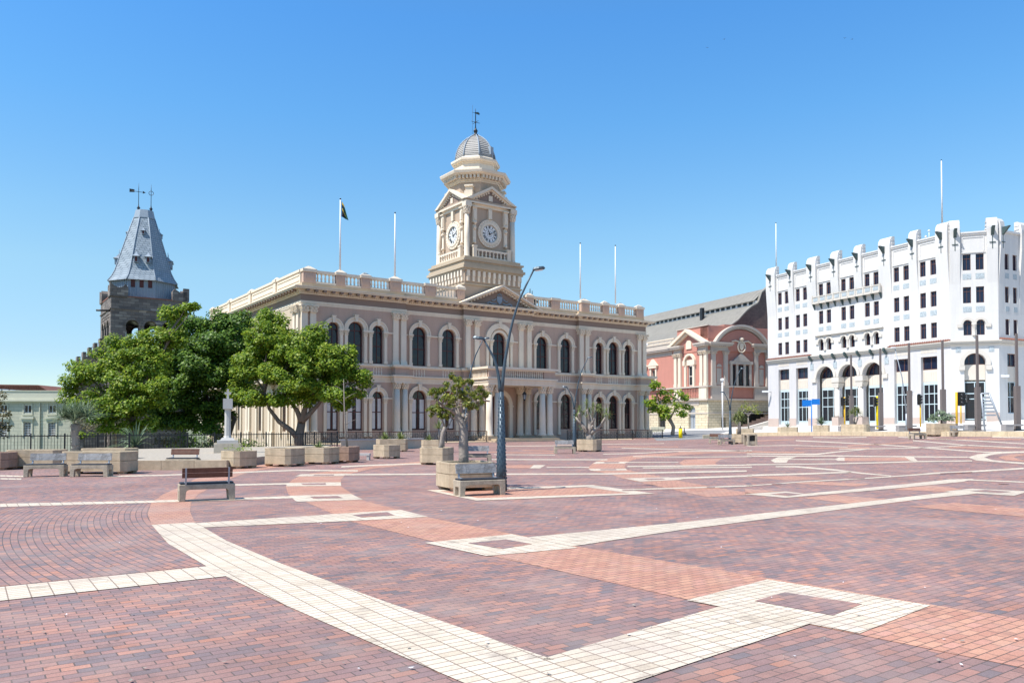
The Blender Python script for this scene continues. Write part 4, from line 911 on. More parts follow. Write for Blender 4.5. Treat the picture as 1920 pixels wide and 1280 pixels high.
for ri, (z0, z1) in enumerate(rows):
    zb = [17.0, 13.3, 10.9][ri]; zt = [23.0, 17.0, 13.3][ri]; ops = []
    for k, (a, b) in enumerate(BAY):
        for xa, xb in wpair(a, b):
            if ri == 2 and k in (2, 3, 4): ops.append((xa - .02, xb + .02, 11.45, 12.6, True))
            else: ops.append((xa, xb, z0, z1, False))
    panel(wl, 0, WL, zb, zt, 0, ops, .32, 8)
ops = [(a + .18, b - .18, 1.5, 9.35, False) for k, (a, b) in enumerate(BAY) if k not in (2, 3, 4)] + [(11.1 - 1.5, 11.1 + 1.5, 1.5, 7.75, True), (15.0 - 1.5, 15.0 + 1.5, 1.5, 7.75, True), (18.9 - 1.5, 18.9 + 1.5, 1.5, 7.75, True)]
wl.build('wall', 'white', wh); wl = MB(TW1); panel(wl, 0, WL, WZ, 10.9, 0, ops, .5, 14); wl.build('ground_floor_wall', 'whitel', wh)
wl = MB(TW1); wl.box(-.02, WL - 1.2, 1.6, 14, WZ, 22.6); wl.build('rear_block', 'white2', wh)
ar = MB(TW1)
for c in (11.1, 15.0, 18.9): archivolt(ar, c, 7.75, 1.52, 1.9, -.16, 0, 18); archivolt(ar, c, 7.75, 1.9, 2.0, -.24, -.0, 18) if 0 else None
ar.box(8.75, 9.55, -.22, 0, 7.2, 7.72); ar.box(20.45, 21.2, -.22, 0, 7.2, 7.72); ar.build('arch_surround', 'white2', wh)
for c in (13.05, 16.95):
    q = MB(TW1); q.lathe(c, .2, [(.44, 2.5), (.46, 2.7), (.43, 3.0), (.41, 6.3)], 16); q.frust(c, .2, 6.3, 6.9, .42, .42, .62, .5); q.frust(c, .2, 6.9, 7.05, .5, .45, .66, .55); q.box(c - .62, c + .62, -.3, .7, 7.05, 7.7); q.build('column', 'white2', wh)
    q = MB(TW1); q.box(c - .55, c + .55, -.35, .75, WZ, 2.48); q.build('column_base', 'plinth', wh)
# plinth, cornice and tiled ledge
for a, b in [(0, 2.15), (4.33, 5.66), (7.93, 9.57), (20.4, 22.05), (24.35, 25.75), (27.95, WL)]: pl = MB(TW1); pl.box(a, b, -.06, 0, WZ, 2.35); pl.build('plinth', 'plinth', wh)
co = MB(); 
def around(mb, p, z0, z1, close=0):           # moulding that follows all three faces
    pts = []
    for (A_, B_) in ((WA, WB), (WB, WC), (WC, WD)):
        pass
    n1 = Vector((TW1[0][1], TW1[1][1], 0)) * -1; n2 = Vector((TW2[0][1], TW2[1][1], 0)) * -1; n3 = Vector((TW3[0][1], TW3[1][1], 0)) * -1
    def mit(P, a, b): m = (a + b).normalized(); return P + m * (p / m.dot(a))
    o = [WA + n1 * p, mit(WB, n1, n2), mit(WC, n2, n3), WD + n3 * p]; i = [WA - n1 * .02, WB + (WB - mit(WB, n1, n2)).normalized() * .02, WC + (WC - mit(WC, n2, n3)).normalized() * .02, WD - n3 * .02]
    for k in range(3): mb.prism([(v.x, v.y) for v in (o[k], o[k + 1], i[k + 1], i[k])], z0, z1)
around(co, .16, 10.35, 10.5); around(co, .3, 10.52, 10.72); around(co, .42, 10.722, 10.86); co.build('cornice', 'white2', wh)
tl = MB(TW1)
for a, b in ((0.0, 8.6), (21.4, WL)):
    tl.prism([(-.45, 10.865), (0, 10.865), (0, 11.08)], a, b, 'x')
    for i in range(int((b - a) / .3)): tl.tube([(a + .15 + i * .3, -.46, 10.87), (a + .15 + i * .3, 0, 11.1)], .055, 5)
tl.build('tiled_ledge', 'tile', wh)
tl = MB(TW3)
tl.prism([(-.45, 10.865), (0, 10.865), (0, 11.08)], 0.1, 16, 'x')
for i in range(30): tl.tube([(.3 + i * .3, -.46, 10.87), (.3 + i * .3, 0, 11.1)], .055, 5)
tl.build('tiled_ledge', 'tile', wh)
for i in range(7):
    x = 8.7 + i * 2.05; q = MB(TW1); q.prism([(-.62, 10.55), (-.3, 10.2), (0, 10.05), (0, 10.86), (-.62, 10.86)], x - .11, x + .11, 'x'); q.build('gargoyle_bracket', 'bronze', wh)
for x in (8.7, 12.8, 16.9, 21.0):
    q = MB(TW1); q.box(x - .3, x + .3, -.05, 0, 8.9, 9.75); q.build('relief_panel', 'whiteorn', wh)
# windows and reliefs of face one
for ri, (z0, z1) in enumerate(rows):
    for k, (a, b) in enumerate(BAY):
        for xa, xb in wpair(a, b):
            c = (xa + xb) / 2; w_ = xb - xa
            if ri == 2 and k in (2, 3, 4): window(wh, 'window', c, w_ + .04, 11.45, 12.6, True, .5, TW1, 'brown', 'glass2', .06, mv=0)
            else: window(wh, 'window', c, w_, z0, z1, False, .2, TW1, 'brown', 'glass2', .06, tr=(z1 - .5,), mv=1)
            if not (ri == 2): 
                if not (k in (2, 3, 4) and ri == 0):
                    q = MB(TW1); q.box(c - .42, c + .42, -.025, 0, z0 - 1.0, z0 - .42); q.build('relief_panel', 'whiteorn', wh)
sa = MB(TW1)
for k in (2, 3, 4):
    a, b = BAY[k]; c = (a + b) / 2
    for s in (-1, 1): archivolt(sa, c + s * .69, 12.6, .42, .66, -.1 - .01 * s, 0, 10); sa.box(c + s * 1.35 - .22, c + s * 1.35 + .22, -.16, 0, 12.3, 12.6)
    sa.lathe(c, -.02, [(.2, 11.4), (.14, 11.5), (.13, 12.2), (.24, 12.5), (.26, 12.6)], 8)
sa.box(9.5, 20.5, -.2, 0, 13.32, 13.42); sa.box(9.4, 20.6, -.3, 0, 13.422, 13.5); sa.build('window_arcade', 'white2', wh)
# long stone balcony
bc = MB(TW1); bc.box(9.3, 20.5, -.55, 0, 17.75, 17.9); bc.box(9.3, 20.5, -.58, -.44, 18.62, 18.74); bc.box(9.36, 20.44, -.52, -.46, 17.9, 18.62)
for i in range(10): x = 9.3 + i * 1.24; bc.box(x, x + .12, -.6, -.4, 17.9, 18.8); bc.frust(x + .06, -.5, 18.8, 19.05, .05, .05, .0, .0)
bc.box(9.3, 9.4, -.46, 0, 17.9, 18.62); bc.box(20.4, 20.5, -.46, 0, 17.9, 18.62); bal = bc.build('balcony', 'white2', wh)
for i in range(9): x = 9.3 + i * 1.24; q = MB(TW1); q.box(x + .3, x + 1.08, -.545, -.521, 18.05, 18.5); q.build('balcony_panel', 'whiteorn', bal)
for i in range(10): x = 9.36 + i * 1.22; q = MB(TW1); q.prism([(-.48, 17.745), (0, 17.745), (0, 17.0), (-.12, 17.1)], x - .07, x + .07, 'x'); q.build('balcony_bracket', 'bronze', bal)
# ground floor infill
for k, (a, b) in enumerate(BAY):
    c = (a + b) / 2
    if k in (2, 3, 4): c = (11.1, 15.0, 18.9)[k - 2]; w_ = 2.9; y = .9
    else: w_ = b - a - .4; y = .42
    f = window(wh, 'shop_window', c, w_, 1.9, 6.2, False, y, TW1, 'paleblue', 'glass3', .09, tr=(3.9, 5.1), mv=2)
    q = MB(TW1); q.box(c - w_ / 2, c + w_ / 2, y - .02, y + .1, WZ, 1.9); q.box(c - w_ / 2, c + w_ / 2, y - .06, y + .1, 6.2, 6.45); q.build('shop_front_base', 'paleblue', wh)
    q = MB(TW1); q.box(c - w_ / 2, c + w_ / 2, y - .08, y + .1, 6.451, 7.72 if k in (2, 3, 4) else 7.85)
    for i in range(7): x = c - w_ / 2 + w_ * (i + .5) / 7; q.box(x - .03, x + .03, y - .11, y - .081, 6.6, 7.6)
    q.build('fluted_panel', 'beige', wh)
    if k in (2, 3, 4):
        window(wh, 'fanlight', c, 2.9, 7.73, 7.78, True, y, TW1, 'brown', 'glass2', .09, mv=3)
    else:
        window(wh, 'window', c, w_, 7.87, 9.33, False, y, TW1, 'brown', 'glass2', .08, mv=1)
        q = MB(TW1)
        for i in range(12): x = c - 1.05 + 2.1 * (i + .5) / 12; q.box(x - .05, x + .05, -.03, 0, 9.75, 10.25)
        q.build('fluted_band', 'beige', wh)
# parapet, panels and rounded piers
def pier(T, a, b, top, side=0):
    q = MB(T); d0, d1 = -.34, .5
    q.prism([(-.005, 14.0), (-.05, 17.2), (d0, 21.0), (d0, top - 1.0), (d0 + .1, top - .4), (d0 + .34, top - .08), (d0 + .5, top), (d1, top), (d1, 22.0), (.0, 14.0)], a, b, 'x')
    for i, z in enumerate((top - .35, top - .75, top - 1.15)):
        q.box(b + .001, b + .05 + .03 * i, d0 + .3, d1 - .05, z - .16, z); q.box(a - .05 - .03 * i, a - .001, d0 + .3, d1 - .05, z - .16, z)
    q.build('pier', 'white', wh)
    q = MB(T); c = (a + b) / 2; q.prism([(-1.15, 23.25), (-.34, 22.35), (-.34, 23.2)], c - .15, c + .15, 'x'); q.box(c - .04, c + .04, -.37, -.34, 20.9, 22.3); q.box(c - .3, c + .3, -.42, -.36, 21.55, 21.62); q.build('gargoyle_bracket', 'bronze', wh)
PI = [(0.05, 1.9), (4.5, 5.5), (8.1, 9.8), (12.4, 13.7), (16.3, 17.5), (20.15, 21.9), (24.5, 25.6), (28.1, WL)]
for a, b in PI: pier(TW1, a, b - (.02 if b == WL else 0), 24.35)
lb = MB(TW1)
for a, b in PI: lb.box(a, b, -.1, 0, 11.3, 17.2) if 0 else None
for a, b in BAY:
    pp = MB(TW1); pp.box(a, b, -.12, 0, 22.72, 22.9); pp.box(a, b, -.2, .4, 22.901, 23.06); pp.box(a + .2, a + .3, -.06, 0, 20.75, 22.5); pp.box(b - .3, b - .2, -.06, 0, 20.75, 22.5); pp.box(a + .3, b - .3, -.06, 0, 22.4, 22.5); pp.box(a + .1, b - .1, -.1, 0, 20.62, 20.72); pp.build('parapet', 'white', wh)
# chamfered corner face
wl = MB(TW2)
panel(wl, 0, CL, 17.0, 23.0, 0, [(1.28, 2.08, 18.69, 20.48, False), (2.56, 3.34, 18.69, 20.48, False)], .3)
panel(wl, 0, CL, 13.9, 17.0, 0, [(1.28, 2.08, 15.03, 16.83, False), (2.56, 3.34, 15.03, 16.83, False)], .3)
panel(wl, 0, CL, 10.9, 13.9, 0, [(1.3, 2.1, 11.46, 12.75, True), (2.56, 3.36, 11.46, 12.75, True)], .3)
panel(wl, 0, CL, WZ, 10.9, 0, [(1.32, 3.4, 2.0, 8.4, True)], .6, 14)
wl.build('corner_wall', 'white', wh)
for xa, xb in ((1.28, 2.08), (2.56, 3.34)):
    c = (xa + xb) / 2
    for z0, z1 in ((18.69, 20.48), (15.03, 16.83)):
        window(wh, 'window', c, xb - xa, z0, z1, False, .2, TW2, 'brown', 'glass2', .05, tr=(z1 - .5,))
        q = MB(TW2); q.box(c - .42, c + .42, -.025, 0, z0 - 1.0, z0 - .4); q.build('relief_panel', 'whiteorn', wh)
    window(wh, 'window', c + .01, .8, 11.48, 12.75, True, .22, TW2, 'brown', 'glass2', .05, tr=(12.7,))
q = MB(TW2)
for c in (1.7, 2.96): archivolt(q, c, 12.75, .43, .68, -.1 if c < 2 else -.12, 0, 10)
for x in (.95, 3.7): q.box(x - .25, x + .25, -.16, 0, 12.35, 12.75)
q.lathe(2.33, -.02, [(.2, 11.4), (.14, 11.5), (.14, 12.3), (.26, 12.6), (.28, 12.75)], 8); archivolt(q, 2.36, 8.4, 1.06, 1.5, -.18, 0, 18, .3); q.box(.8, 1.35, -.24, 0, 7.6, 8.08); q.box(3.4, 3.95, -.24, 0, 7.6, 8.08); q.build('arch_surround', 'white2', wh)
window(wh, 'fanlight', 2.36, 2.06, 8.2, 8.4, True, .45, TW2, 'brown', 'glass2', .06, mv=3)
q = MB(TW2); q.box(1.34, 3.38, .4, .55, 6.5, 8.19); q.build('fluted_panel', 'beige', wh)
window(wh, 'shop_window', 2.36, 2.06, 2.1, 6.3, False, .45, TW2, 'paleblue', 'glass3', .1, tr=(5.0, 4.4), mv=1)
for a, b in ((.01, 1.3), (3.42, CL - .01)): q = MB(TW2); q.box(a, b, -.05, 0, WZ, 2.9); q.build('plinth', 'plinth', wh)
for x in (.75, 3.95): q = MB(TW2); q.box(x - .25, x + .25, -.04, 0, 9.6, 10.15); q.build('relief_panel', 'whiteorn', wh)
pier(TW2, .02, 1.0, 24.4); pier(TW2, 3.62, CL - .02, 24.4)
q = MB(TW2); q.box(1.0, 3.62, -.12, 0, 22.6, 22.78); q.box(1.0, 3.62, -.2, .4, 22.781, 22.95); q.box(1.2, 1.3, -.06, 0, 20.75, 22.4); q.box(3.3, 3.4, -.06, 0, 20.75, 22.4); q.box(1.3, 3.3, -.06, 0, 22.3, 22.4); q.box(1.1, 3.5, -.1, 0, 20.6, 20.7); q.build('parapet', 'white', wh)
q = MB(TW2); q.box(.3, CL - .3, .9, 12, WZ, 22.5); q.build('rear_block', 'white2', wh)
# shaded third face
wl = MB(TW3); B3 = [(.9, 3.7), (5.3, 8.1), (9.7, 12.5)]
for z0, z1, zb, zt in ((18.69, 20.45, 17.0, 23.0), (15.03, 16.8, 13.9, 17.0), (11.45, 13.2, 10.9, 13.9)):
    panel(wl, 0, 16, zb, zt, 0, [(c + s * .72 - .38, c + s * .72 + .38, z0, z1, False) for a, b in B3 for c in ((a + b) / 2,) for s in (-1, 1)], .3)
panel(wl, 0, 16, WZ, 10.9, 0, [((a + b) / 2 - .85, (a + b) / 2 + .85, 2.8, 9.4, False) for a, b in B3], .4)
wl.build('side_wall', 'white', wh)
for a, b in B3:
    c = (a + b) / 2
    for z0, z1 in ((18.69, 20.45), (15.03, 16.8), (11.45, 13.2)):
        for s in (-1, 1):
            window(wh, 'window', c + s * .72, .76, z0, z1, False, .2, TW3, 'brown', 'glass2', .06)
            if z0 > 12: q = MB(TW3); q.box(c + s * .72 - .34, c + s * .72 + .34, -.02, 0, z0 - 1.0, z0 - .42); q.build('relief_panel', 'whiteorn', wh)
    window(wh, 'window', c, 1.7, 8.0, 9.4, False, .3, TW3, 'brown', 'glass2', .08); q = MB(TW3); q.box(c - .85, c + .85, .25, .45, 6.3, 7.99); q.build('fluted_panel', 'beige', wh)
    window(wh, 'shop_window', c, 1.7, 2.8, 6.29, False, .32, TW3, 'paleblue', 'glass3', .08, tr=(4.6,))
for a, b in ((.05, .8), (3.8, 5.2), (8.2, 9.6), (12.6, 14.0)): pier(TW3, a, b, 24.3)
q = MB(TW3); q.box(0, 16, -.2, .4, 22.78, 23.0); q.build('parapet', 'white', wh); q = MB(TW3); q.box(.5, 16, .9, 12, WZ, 22.4); q.build('rear_block', 'white2', wh)
flagpole(at(1455.5, 507, 115.5), 7.0, .1, 'white flagpole rising from the far left pier of the white office building', 'white flagpoles')
flagpole(at(1766.5, 418, 91), 7.3, .1, 'tall white flagpole on the corner of the white office building', 'white flagpoles')
an = thing('antenna', 'small white rooftop antennas on the white office building', 'antenna', at(1742, 446, 96)); q = MB(); q.tube([(0, 0, -.6), (0, 0, .9)], .04, 6); q.lathe(0, 0, [(.02, .75), (.18, .9), (.02, 1.02)], 8); q.tube([(-.4, 0, -.6), (-.4, 0, .15)], .04, 6); q.lathe(-.4, 0, [(.02, 0), (.18, .15), (.02, .3)], 8); q.build('mast', 'wpole', an)

# ------------------------------------------------------------------ red theatre with the long vaulted hall behind
R0 = Vector((31.3, 125.0, 0)); e = Vector((1, .42, 0)).normalized(); TRf = Matrix.Translation(R0) @ Matrix.Rotation(atan2(.42, 1), 4, 'Z')      # x along the shaded front, y away
TRl = TRf @ Matrix(((0, 1, 0, 0), (-1, 0, 0, 40), (0, 0, 1, 0), (0, 0, 0, 1)))          # sunny side: x from the far end to the corner
rd = thing('opera_house', 'salmon-red theatre with cream pilasters, a pediment and an arched gable beside the town hall', 'theatre', (0, 0, 0))
X = lambda s: 40 - s
w1 = MB(TRl)
panel(w1, 0, 40, 5.5, 15.2, 0, [(X(4.7) - .62, X(4.7) + .62, 7.8, 11.2, False), (X(15.6) - .6, X(15.6) + .6, 7.8, 11.0, False), (X(19) - .6, X(19) + .6, 7.8, 11.0, False)], .3)
w1.box(X(8.46), 40, .02, 8, 15.2, 17.3)
w1.build('side_wall', 'pinkw', rd)
w1 = MB(TRf)
w1.add([(0, 0, 5.5), (14, 0, 5.5), (14, 0, 15.0), (0, 0, 15.0)], [(0, 1, 2, 3)]); w1.box(.02, 14, .05, 2, 15.0, 17.3); w1.box(3.3, 9, .06, 1.9, 17.3, 17.6)
w1.build('front_wall', 'pinkw', rd)
w1 = MB(TRl); panel(w1, 0, 40, -1, 5.5, -.12, [(X(4.2) - .95, X(4.2) + .95, .2, 3.6, True), (X(13.0) - 1.1, X(13.0) + 1.1, .2, 3.2, True), (X(19) - 1.1, X(19) + 1.1, .2, 3.2, True)], .5)
w1.build('ground_floor', 'stone', rd)
w1 = MB(TRf); panel(w1, -.12, 14, -1, 5.5, -.12, [(2.4, 3.4, 0, 2.6, False), (6.0, 12.0, 0, 3.6, False)], 1.2); w1.build('ground_floor', 'stone', rd)
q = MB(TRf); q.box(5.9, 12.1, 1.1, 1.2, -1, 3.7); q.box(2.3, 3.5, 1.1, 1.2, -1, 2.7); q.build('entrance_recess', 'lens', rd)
for c, r, z in ((X(4.2), .95, 3.6), (X(13.0), 1.1, 3.2), (X(19), 1.1, 3.2)):
    q = MB(TRl); q.prism(arc(c, z, r, 12) + [(c + r, -.5), (c - r, -.5)], .3, .36, 'y'); q.box(c - r + .1, c - .08, .22, .3, 0, z - .6); q.box(c + .08, c + r - .1, .22, .3, 0, z - .6); q.build('door', 'galv' if c > 30 else 'glass3', rd)
for c, w_ in ((X(4.7), 1.24), (X(15.6), 1.2), (X(19), 1.2)): window(rd, 'window', c, w_, 7.82, 11.1, False, .2, TRl, 'white2', 'glass3', .12, tr=(9.4,), mv=0)
def mould(T, a, b, lst, name='cornice', mat='darkst'):
    q = MB(T)
    for p, z0, z1 in lst: q.box(a - p, b + p, -p, 0, z0, z1)
    return q.build(name, mat, rd)
ENT = [(.1, 13.3, 13.55), (.05, 13.552, 13.95), (.3, 13.952, 14.1), (.6, 14.102, 14.35), (.72, 14.352, 14.6)]
def seg(T, a, b, y):
    q = MB(T)
    for p, z0, z1 in ENT: q.box(a - p, b + p, y - p, .0, z0, z1)
    for i in range(int((b - a) / .4)): q.box(a + i * .4, a + i * .4 + .2, y - .5, y - .302, 13.96, 14.09)
    q.build('cornice', 'darkst', rd)
seg(TRl, 0, X(9.9), 0); seg(TRl, X(8.9), X(7.0), -.35); seg(TRl, X(2.0), X(.1), -.35) ; seg(TRf, .5, 3.6, -.35); seg(TRf, 9.0, 13.4, -.35)
for c in (X(.35), X(1.45), X(7.4), X(8.6)):
    q = MB(TRl); q.box(c - .36, c + .36, -.35, 0, 7.7, 12.75); q.box(c - .42, c + .42, -.4, 0, 7.7, 8.2); capital(q, c, -.1, .36, 12.75, 13.29, True); q.build('pilaster', 'trim', rd)
for c in (.9, 3.3, 9.4, 11.8, 13.2):
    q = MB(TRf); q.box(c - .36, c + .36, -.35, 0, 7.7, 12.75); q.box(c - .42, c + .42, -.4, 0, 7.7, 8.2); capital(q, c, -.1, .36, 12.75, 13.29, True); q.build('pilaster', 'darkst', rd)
# side pediment and round gable
q = MB(TRl)
xl, xr, xm = X(10.2), X(-.4), X(4.9)
for s, xe in ((-1, xl), (1, xr)):
    q.prism([(xe, 14.62), (xm, 17.15), (xm, 16.7), (xe - s * 1.0, 14.62)], -.95, .02, 'y'); q.prism([(xe - s * 1.1, 14.62), (xm, 16.62), (xm, 16.35), (xe - s * 1.8, 14.62)], -.6, .02, 'y')
q.build('pediment', 'trim', rd)
q = MB(TRl); q.prism([(X(8), 14.6), (X(1.9), 14.6), (xm, 16.5)], -.1, -.0, 'y'); q.box(X(8), X(1.9), -.08, -.001, 13.3, 14.599); q.build('tympanum', 'pinkw', rd)
q = MB(TRf); 
def arcring(r0, r1, y0, y1, a0=158, a1=22):
    ou = arc(6.3, 11.2, r1, 24, radians(a0), radians(a1)); inn = arc(6.3, 11.2, r0, 24, radians(a0), radians(a1))
    for i in range(24): q.prism([ou[i], ou[i + 1], inn[i + 1], inn[i]], y0, y1, 'y')
arcring(6.05, 6.42, -.8, 0, 148, 32); arcring(5.75, 6.05, -.55, 0, 145, 35); q.build('arched_gable', 'darkst', rd)
q = MB(TRf); ou = arc(6.3, 11.2, 5.6, 24, radians(143), radians(37)); q.prism([(9.0, 13.3), (3.6, 13.3)][::-1] and ([(3.6, 13.3)] + ou[::1] + [(9.0, 13.3)]), -.3, -.02, 'y'); q.build('gable_wall', 'pinkw', rd)
# coat of arms: wreath, shield and ribbon
q = MB(TRf); cc = 6.3
q.tube([(cc + .75 * cos(a), -.42, 14.0 + .85 * sin(a)) for a in [i * pi / 8 for i in range(17)]], .14, 6); q.prism([(cc - .42, 14.5), (cc, 14.7), (cc + .42, 14.5), (cc + .35, 13.8), (cc, 13.4), (cc - .35, 13.8)], -.5, -.31, 'y')
q.lathe(cc, -.4, [(.05, 14.9), (.4, 15.1), (.42, 15.4), (.05, 15.6)], 10); q.tube([(cc - 1.9, -.4, 14.85), (cc - 1.2, -.42, 15.0), (cc - .5, -.42, 14.85), (cc + .5, -.42, 14.85), (cc + 1.3, -.42, 15.0), (cc + 2.0, -.4, 14.6)], .13, 6)
q.build('coat_of_arms', 'trim', rd)
q = MB(TRl); q.prism([(xm - .75, 13.9), (xm + .75, 13.9), (xm + .7, 14.9), (xm + .4, 15.3), (xm - .4, 15.3), (xm - .7, 14.9)], -.25, -.101, 'y'); q.build('relief', 'trim', rd)
# window dressings
q = MB(TRl); c = X(4.7)
for s in (-1, 1): q.box(c + s * 1.15 - .25, c + s * 1.15 + .25, -.3, 0, 7.7, 11.2); q.box(c + s * 1.35 - .3, c + s * 1.35 + .3, -.45, 0, 11.2, 12.0)
q.box(c - .85, c + .85, -.16, 0, 11.2, 12.1); archivolt(q, c, 11.6, 1.2, 1.55, -.4, 0, 14); q.build('window_surround', 'trim', rd)
for c in (X(15.6), X(19)):
    q = MB(TRl)
    for s in (-1, 1): q.box(c + s * .85 - .2, c + s * .85 + .2, -.22, 0, 7.7, 11.4)
    q.box(c - 1.25, c + 1.25, -.4, 0, 11.4, 11.8); q.prism([(c - 1.5, 11.8), (c + 1.5, 11.8), (c, 13.0)], -.45, 0, 'y'); q.build('window_surround', 'trim', rd)
q = MB(TRf); c = 6.3
for x in (-1.9, -.75, .75, 1.9): q.box(c + x - .2, c + x + .2, -.3, 0, 7.7, 11.2)
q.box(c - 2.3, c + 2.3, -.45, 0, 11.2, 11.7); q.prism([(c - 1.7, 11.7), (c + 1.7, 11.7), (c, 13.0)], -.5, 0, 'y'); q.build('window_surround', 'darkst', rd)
for x, w_ in ((-1.32, .75), (0, 1.1), (1.32, .75)):
    window(rd, 'window', c + x, w_, 7.75, 11.1, False, -.06, TRf, 'brown', 'glass3', .08, mv=0)
for c in (2.1, 10.6): q = MB(TRf); q.box(c - .45, c + .45, -.06, 0, 7.8, 10.5); q.prism(arc(c, 10.7, .5, 8) , -.12, 0, 'y'); q.build('niche', 'darkst', rd)
# ledges and balustrade zone
def both(p, z0, z1, name, mat): q = MB(TRl); q.box(0, 40 + p, -p, 0, z0, z1); q.build(name, mat, rd); q = MB(TRf); q.box(.0 , 14, -p, 0, z0, z1 - .003); q.build(name, mat, rd)
both(.5, 7.45, 7.68, 'ledge', 'darkst'); both(.55, 5.35, 5.6, 'ledge', 'darkst'); both(.2, 3.2, 3.4, 'string_course', 'darkst')
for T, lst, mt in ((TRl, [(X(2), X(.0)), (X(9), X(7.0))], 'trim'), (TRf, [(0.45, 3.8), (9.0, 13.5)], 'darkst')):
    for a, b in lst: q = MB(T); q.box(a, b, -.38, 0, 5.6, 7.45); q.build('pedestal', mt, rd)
balus_row(X(6.9), X(2.1), -.25, 5.8, 7.4, T=TRl, step=.42, r=.15, mat='pinkw', parent=rd); q = MB(TRl); q.box(X(6.9), X(2.1), -.1, 0, 5.6, 7.44); q.build('balustrade_back', 'trim', rd)
q = MB(TRl); q.box(X(5.9), X(2.2), -.19, -.12, 4.6, 5.3); q.build('relief', 'darkst', rd)
q = MB(TRl)
q.box(0, X(8.5), -.1, .3, 14.62, 15.3); q.box(0, X(8.5), -.2, .4, 15.3, 15.45); q.box(X(8.5), 40.1, -.14, .3, 17.3, 17.42); q.build('parapet', 'darkst', rd)
for a, b in ((X(38), X(28)), (X(27), X(18.5)), (X(17.6), X(9.2))): balus_row(a, b, -.02, 15.46, 16.0, T=TRl, step=.4, r=.12, mat='trim', parent=rd, rail=True)
# vaulted hall
hl = thing('market_hall', 'long hall with a curved grey-green sheet roof and dark brick gable behind the red theatre', 'hall', (0, 0, 0))
PR = [(4.6, 16.2), (5.6, 17.4), (6.9, 18.0), (8.3, 18.8), (9.2, 19.7), (10, 20.4), (11.1, 21.2), (12.3, 21.8)]
CLR = [(12.35, 21.8), (12.35, 22.5)]; UPR = [(11.9, 22.45), (13.2, 23.6), (14.8, 24.7), (16.2, 25.1)]
q = MB(TRf)
def sheet(prof, y0, y1, t=.12, ribs=0):
    for (xa, za), (xb, zb) in zip(prof, prof[1:]):
        q.add([(xa, y0, za), (xb, y0, zb), (xb, y1, zb), (xa, y1, za), (xa, y0, za - t), (xb, y0, zb - t), (xb, y1, zb - t), (xa, y1, za - t)], [(0, 1, 2, 3), (7, 6, 5, 4), (0, 4, 5, 1), (3, 2, 6, 7)])
sheet(PR, 3.2, 95); sheet(UPR, 3.2, 95); sheet([(32.4 - x, z) for x, z in PR], 3.2, 95); sheet([(32.4 - x, z) for x, z in UPR], 3.2, 95)
for k in range(70):
    y = 4 + k * 1.3
    for prof in (PR, UPR):
        for (xa, za), (xb, zb) in zip(prof, prof[1:]): q.add([(xa, y, za + .04), (xb, y, zb + .04), (xb, y + .12, zb + .04), (xa, y + .12, za + .04)], [(0, 1, 2, 3)])
q.build('roof', 'roofm', hl)
q = MB(TRf); q.box(12.3, 12.5, 3.2, 95, 21.8, 22.5); q.box(5.0, 5.2, 3.2, 95, 5, 17.0); q.build('clerestory', 'wpole', hl)
for k in range(60): q = MB(TRf); q.box(12.22, 12.3, 4 + k * 1.5, 4.9 + k * 1.5, 21.9, 22.4); q.build('clerestory_pane', 'glass3', hl)
prof = [(6.5, 5), (6.5, 17.6)] + PR[3:] + [(12.6, 22.2), (13.2, 23.7), (14.8, 24.85), (16.2, 25.3), (17.6, 24.9), (19.2, 23.7), (19.8, 22.2), (20.1, 21.8), (22.4, 20.4), (26, 17.6), (26, 5)]
q = MB(TRf); q.prism(prof, 2.9, 3.2, 'y'); q.build('gable_wall', 'gable', hl)
q = MB(TRf)
cop = prof[1:-1]
for (xa, za), (xb, zb) in zip(cop, cop[1:]): q.prism([(xa, za), (xb, zb), (xb, zb + .25), (xa, za + .25)], 2.7, 3.5, 'y')
q.build('gable_coping', 'roofm', hl)
q = MB(TRf); q.box(10.0, 10.5, 15, 15.7, 20, 22.7); q.build('roof_vent', 'iron', hl)

# ramp of steps in the lane between the theatre and the white block
lane = thing('lane_steps', 'rising flight of brown steps between the red theatre and the white building', 'steps', (0, 0, 0))
q = MB(TRf)
for i in range(10): q.box(3.0 + i * .9, 16, -5.4 + i * .12, -1.3, .4 + i * .28, .68 + i * .28 - .002)
q.build('tread', 'gable', lane)
q = MB(TRf); q.prism([(2.6, .2), (17, .2), (17, 4.2), (15.5, 3.9), (2.6, 1.0)], -6.0, -5.42, 'y'); q.build('ramp_wall', 'concrete', lane)

